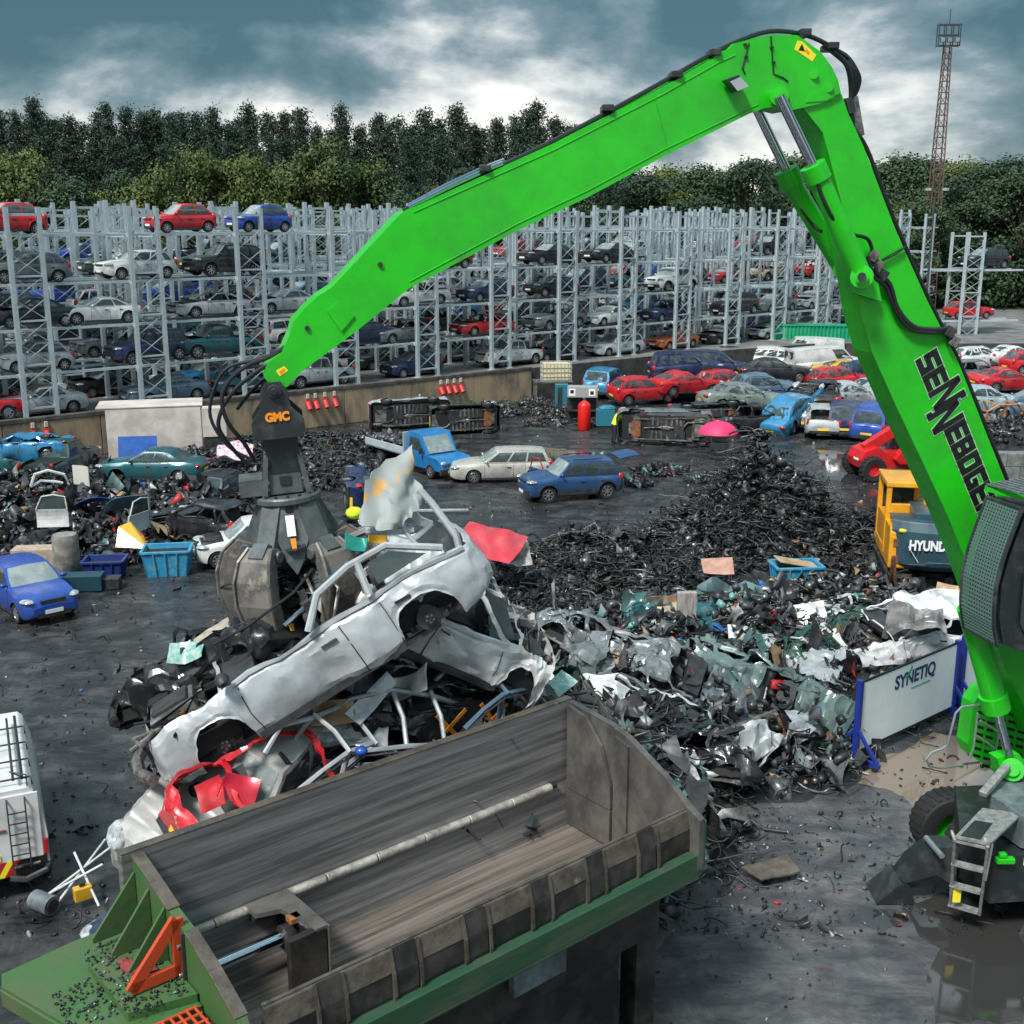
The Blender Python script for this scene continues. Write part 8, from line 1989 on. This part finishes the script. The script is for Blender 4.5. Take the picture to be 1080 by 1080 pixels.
for (px,py,a,ln,lb) in ((80,930,.9,1.5,'thin white plastic tube leaning left behind the white van'),(88,925,1.3,1.4,'thin white plastic tube crossing the pile behind the white van'),(92,935,2.2,1.3,'thin white plastic tube pointing right behind the white van'),(72,940,.5,1.2,'short white plastic tube at the van wheel')):
    wm('plastic_tube',lb,'tube',px,py,.25,lambda b: b.cyl((-ln/2*math.cos(a),-ln/2*math.sin(a),-.05),(ln/2*math.cos(a),ln/2*math.sin(a),.35),.022,8,P('white')), 0, 0, 40)
wm('yellow_tool','yellow plastic canister among the white tubes','canister',88,948,.15,lambda b: (b.box((0,0,.12),(.30,.16,.24),P('yellow')), b.box((0,0,.28),(.1,.05,.08),M['trim'])), .6)
wm('grey_drum','small pale grey drum lying behind the white van','drum',46,952,.18,lambda b: (b.cyl((-.22,0,0),(.22,0,0),.17,16,M['greyblue']), b.cyl((.2,0,0),(.23,0,0),.12,14,M['trim'])), -.5, 0, 40)
# ---------------------------------------------------------------- more torn frames between the silver wreck and the steel wall
def frame_(label, x, y, z, m, seed, rz=0, tilt=0, s=1.0):
    r = random.Random(seed); p = Vector((bA.x,bA.y,0))+Rz(bang) @ Vector((x,y,0)); p.z = z
    b = MB()
    for sg in (-1,1):
        pts = [(-1.1,sg*.55,-.1),(-.8,sg*.52,.28),(-.2,sg*.48,.45),(.5,sg*.5,.42),(1.1,sg*.6,-.05),(1.3,sg*.62,-.3)]
        pts = [Vector(q)+Vector((r.uniform(-.08,.08),r.uniform(-.08,.08),r.uniform(-.07,.07))) for q in pts]
        b.tube(pts, [.05,.04,.045,.045,.05,.05], 6, m); b.tube([q+Vector((0,sg*.07,-.04)) for q in pts], .02, 5, M['trim'])
        b.tube([pts[2], pts[2]+Vector((.05,sg*.1,-.5)), pts[2]+Vector((.1,sg*.12,-.8))], .05, 6, m)
    b.tube([(-.2,-.48,.45),(-.15,0,.48),(-.2,.48,.45)], .04, 6, m); b.tube([(.5,-.5,.42),(.55,0,.45),(.5,.5,.42)], .04, 6, m)
    o = b.obj('torn_window_frame', None, smooth=True); o.location = p; o.rotation_euler = (tilt, r.uniform(-.2,.2), bang+rz); o.scale = (s,s,s)
    tag(o, label, 'window frame')
frame_('bright bent window frame rising beside the red shell', 3.3, .95, 4.45, P('silver'), 1, .3, .5, .8)
frame_('silver double window frame nearest the orange cross', 4.4, .8, 4.45, paint('dullsilver',(.3,.32,.33)), 2, -.2, .7, .85)
frame_('grey window frame at the right of the orange cross', 6.1, .9, 4.5, P('steelblue'), 3, .15, .4, .8)
sheetp('torn_panel','tan torn seat back in the gap under the silver wreck','seat back',352,752,16.4,.6,.4,(.1,-.8,.5),mat('tan_seat',(.45,.35,.2),.8,col2=(.3,.22,.12),scale=5),.3,40)
sheetp('torn_panel','bright bent sill panel low in the gap beneath the silver wreck','panel',392,738,16.4,.9,.25,(.2,-.7,.6),P('silver'),.25,41,.7)
sheetp('torn_panel','folded grey sheet beside the black flattened car','panel',432,722,16.7,.7,.4,(-.2,-.7,.6),paint('palegrey',(.45,.46,.45)),.4,42,.3)
tag(one('blue_bag', None, lambda b: b.ell(tuple(atz(381,792,15.6)),(.09,.09,.07),P('blue')), smooth=True), 'small blue plastic bottle top glinting above the steel wall', 'plastic piece')
# the silver wreck: window frame, mirror, and the laid-bare nose with its bumper beam
def wtube(name, pts, r, m, n=7): 
    b = MB(); b.tube(pts, r, n, m); return b.obj(name, SW, smooth=True)
Y_ = .84
wtube('bumper_beam', [(2.12,-.78,.42),(2.30,-.45,.46),(2.36,0,.48),(2.32,.45,.46),(2.16,.80,.42)], .07, M['metal_raw'])
wtube('bonnet_slam_panel', [(2.0,-.7,.72),(2.1,0,.76),(2.0,.7,.72)], .05, M['trim'])
one('radiator', None, lambda b: (b.box((2.08,0,.58),(.06,1.1,.34),M['trim']), [b.box((2.12,-.5+i*.1,.58),(.02,.015,.34),M['metal_raw']) for i in range(11)]), SW)
one('side_mirror', None, lambda b: (b.ell((.92,1.0,1.05),(.09,.13,.08),M['trim']), b.bar((.9,.85,.98),(.92,.97,1.03),.03,.03,M['trim'])), SW, smooth=True)
for k_, (x0, y0) in enumerate(((2.0,.55),(1.85,-.5),(1.7,.1),(1.95,0),(1.5,-.3),(1.6,.6))):
    r_ = random.Random(k_); wtube('engine_hose', [(x0+r_.uniform(-.3,.3), y0+r_.uniform(-.35,.35), .72+r_.uniform(0,.25)) for _ in range(5)], r_.choice([.018,.03,.025]), r_.choice([M['hose'],M['trim'],M['metal_raw']]))
one('engine_block', None, lambda b: (b.box((1.65,.15,.78),(.55,.6,.26),M['metal_raw']), b.box((1.65,.15,.93),(.45,.42,.07),M['trim']), b.box((1.85,-.5,.80),(.28,.22,.2),M['under']), b.cyl((1.45,-.45,.6),(1.45,-.45,.95),.12,12,M['trim'])), SW, bevel=.02)
wtube('window_frame', [(-.15,.88,.98),(-.45,.80,1.28),(-.9,.75,1.36),(-1.4,.74,1.34),(-1.95,.80,.98)], .045, P('silver')); wtube('window_pillar', [(-.95,.87,.98),(-1.02,.76,1.35)], .045, P('silver'))
one('quarter_window', None, lambda b: b.prism([(-1.1,.83,1.02),(-1.12,.77,1.28),(-1.4,.76,1.27),(-1.75,.81,1.03)], (0,1,0), .01, M['glass']), SW)
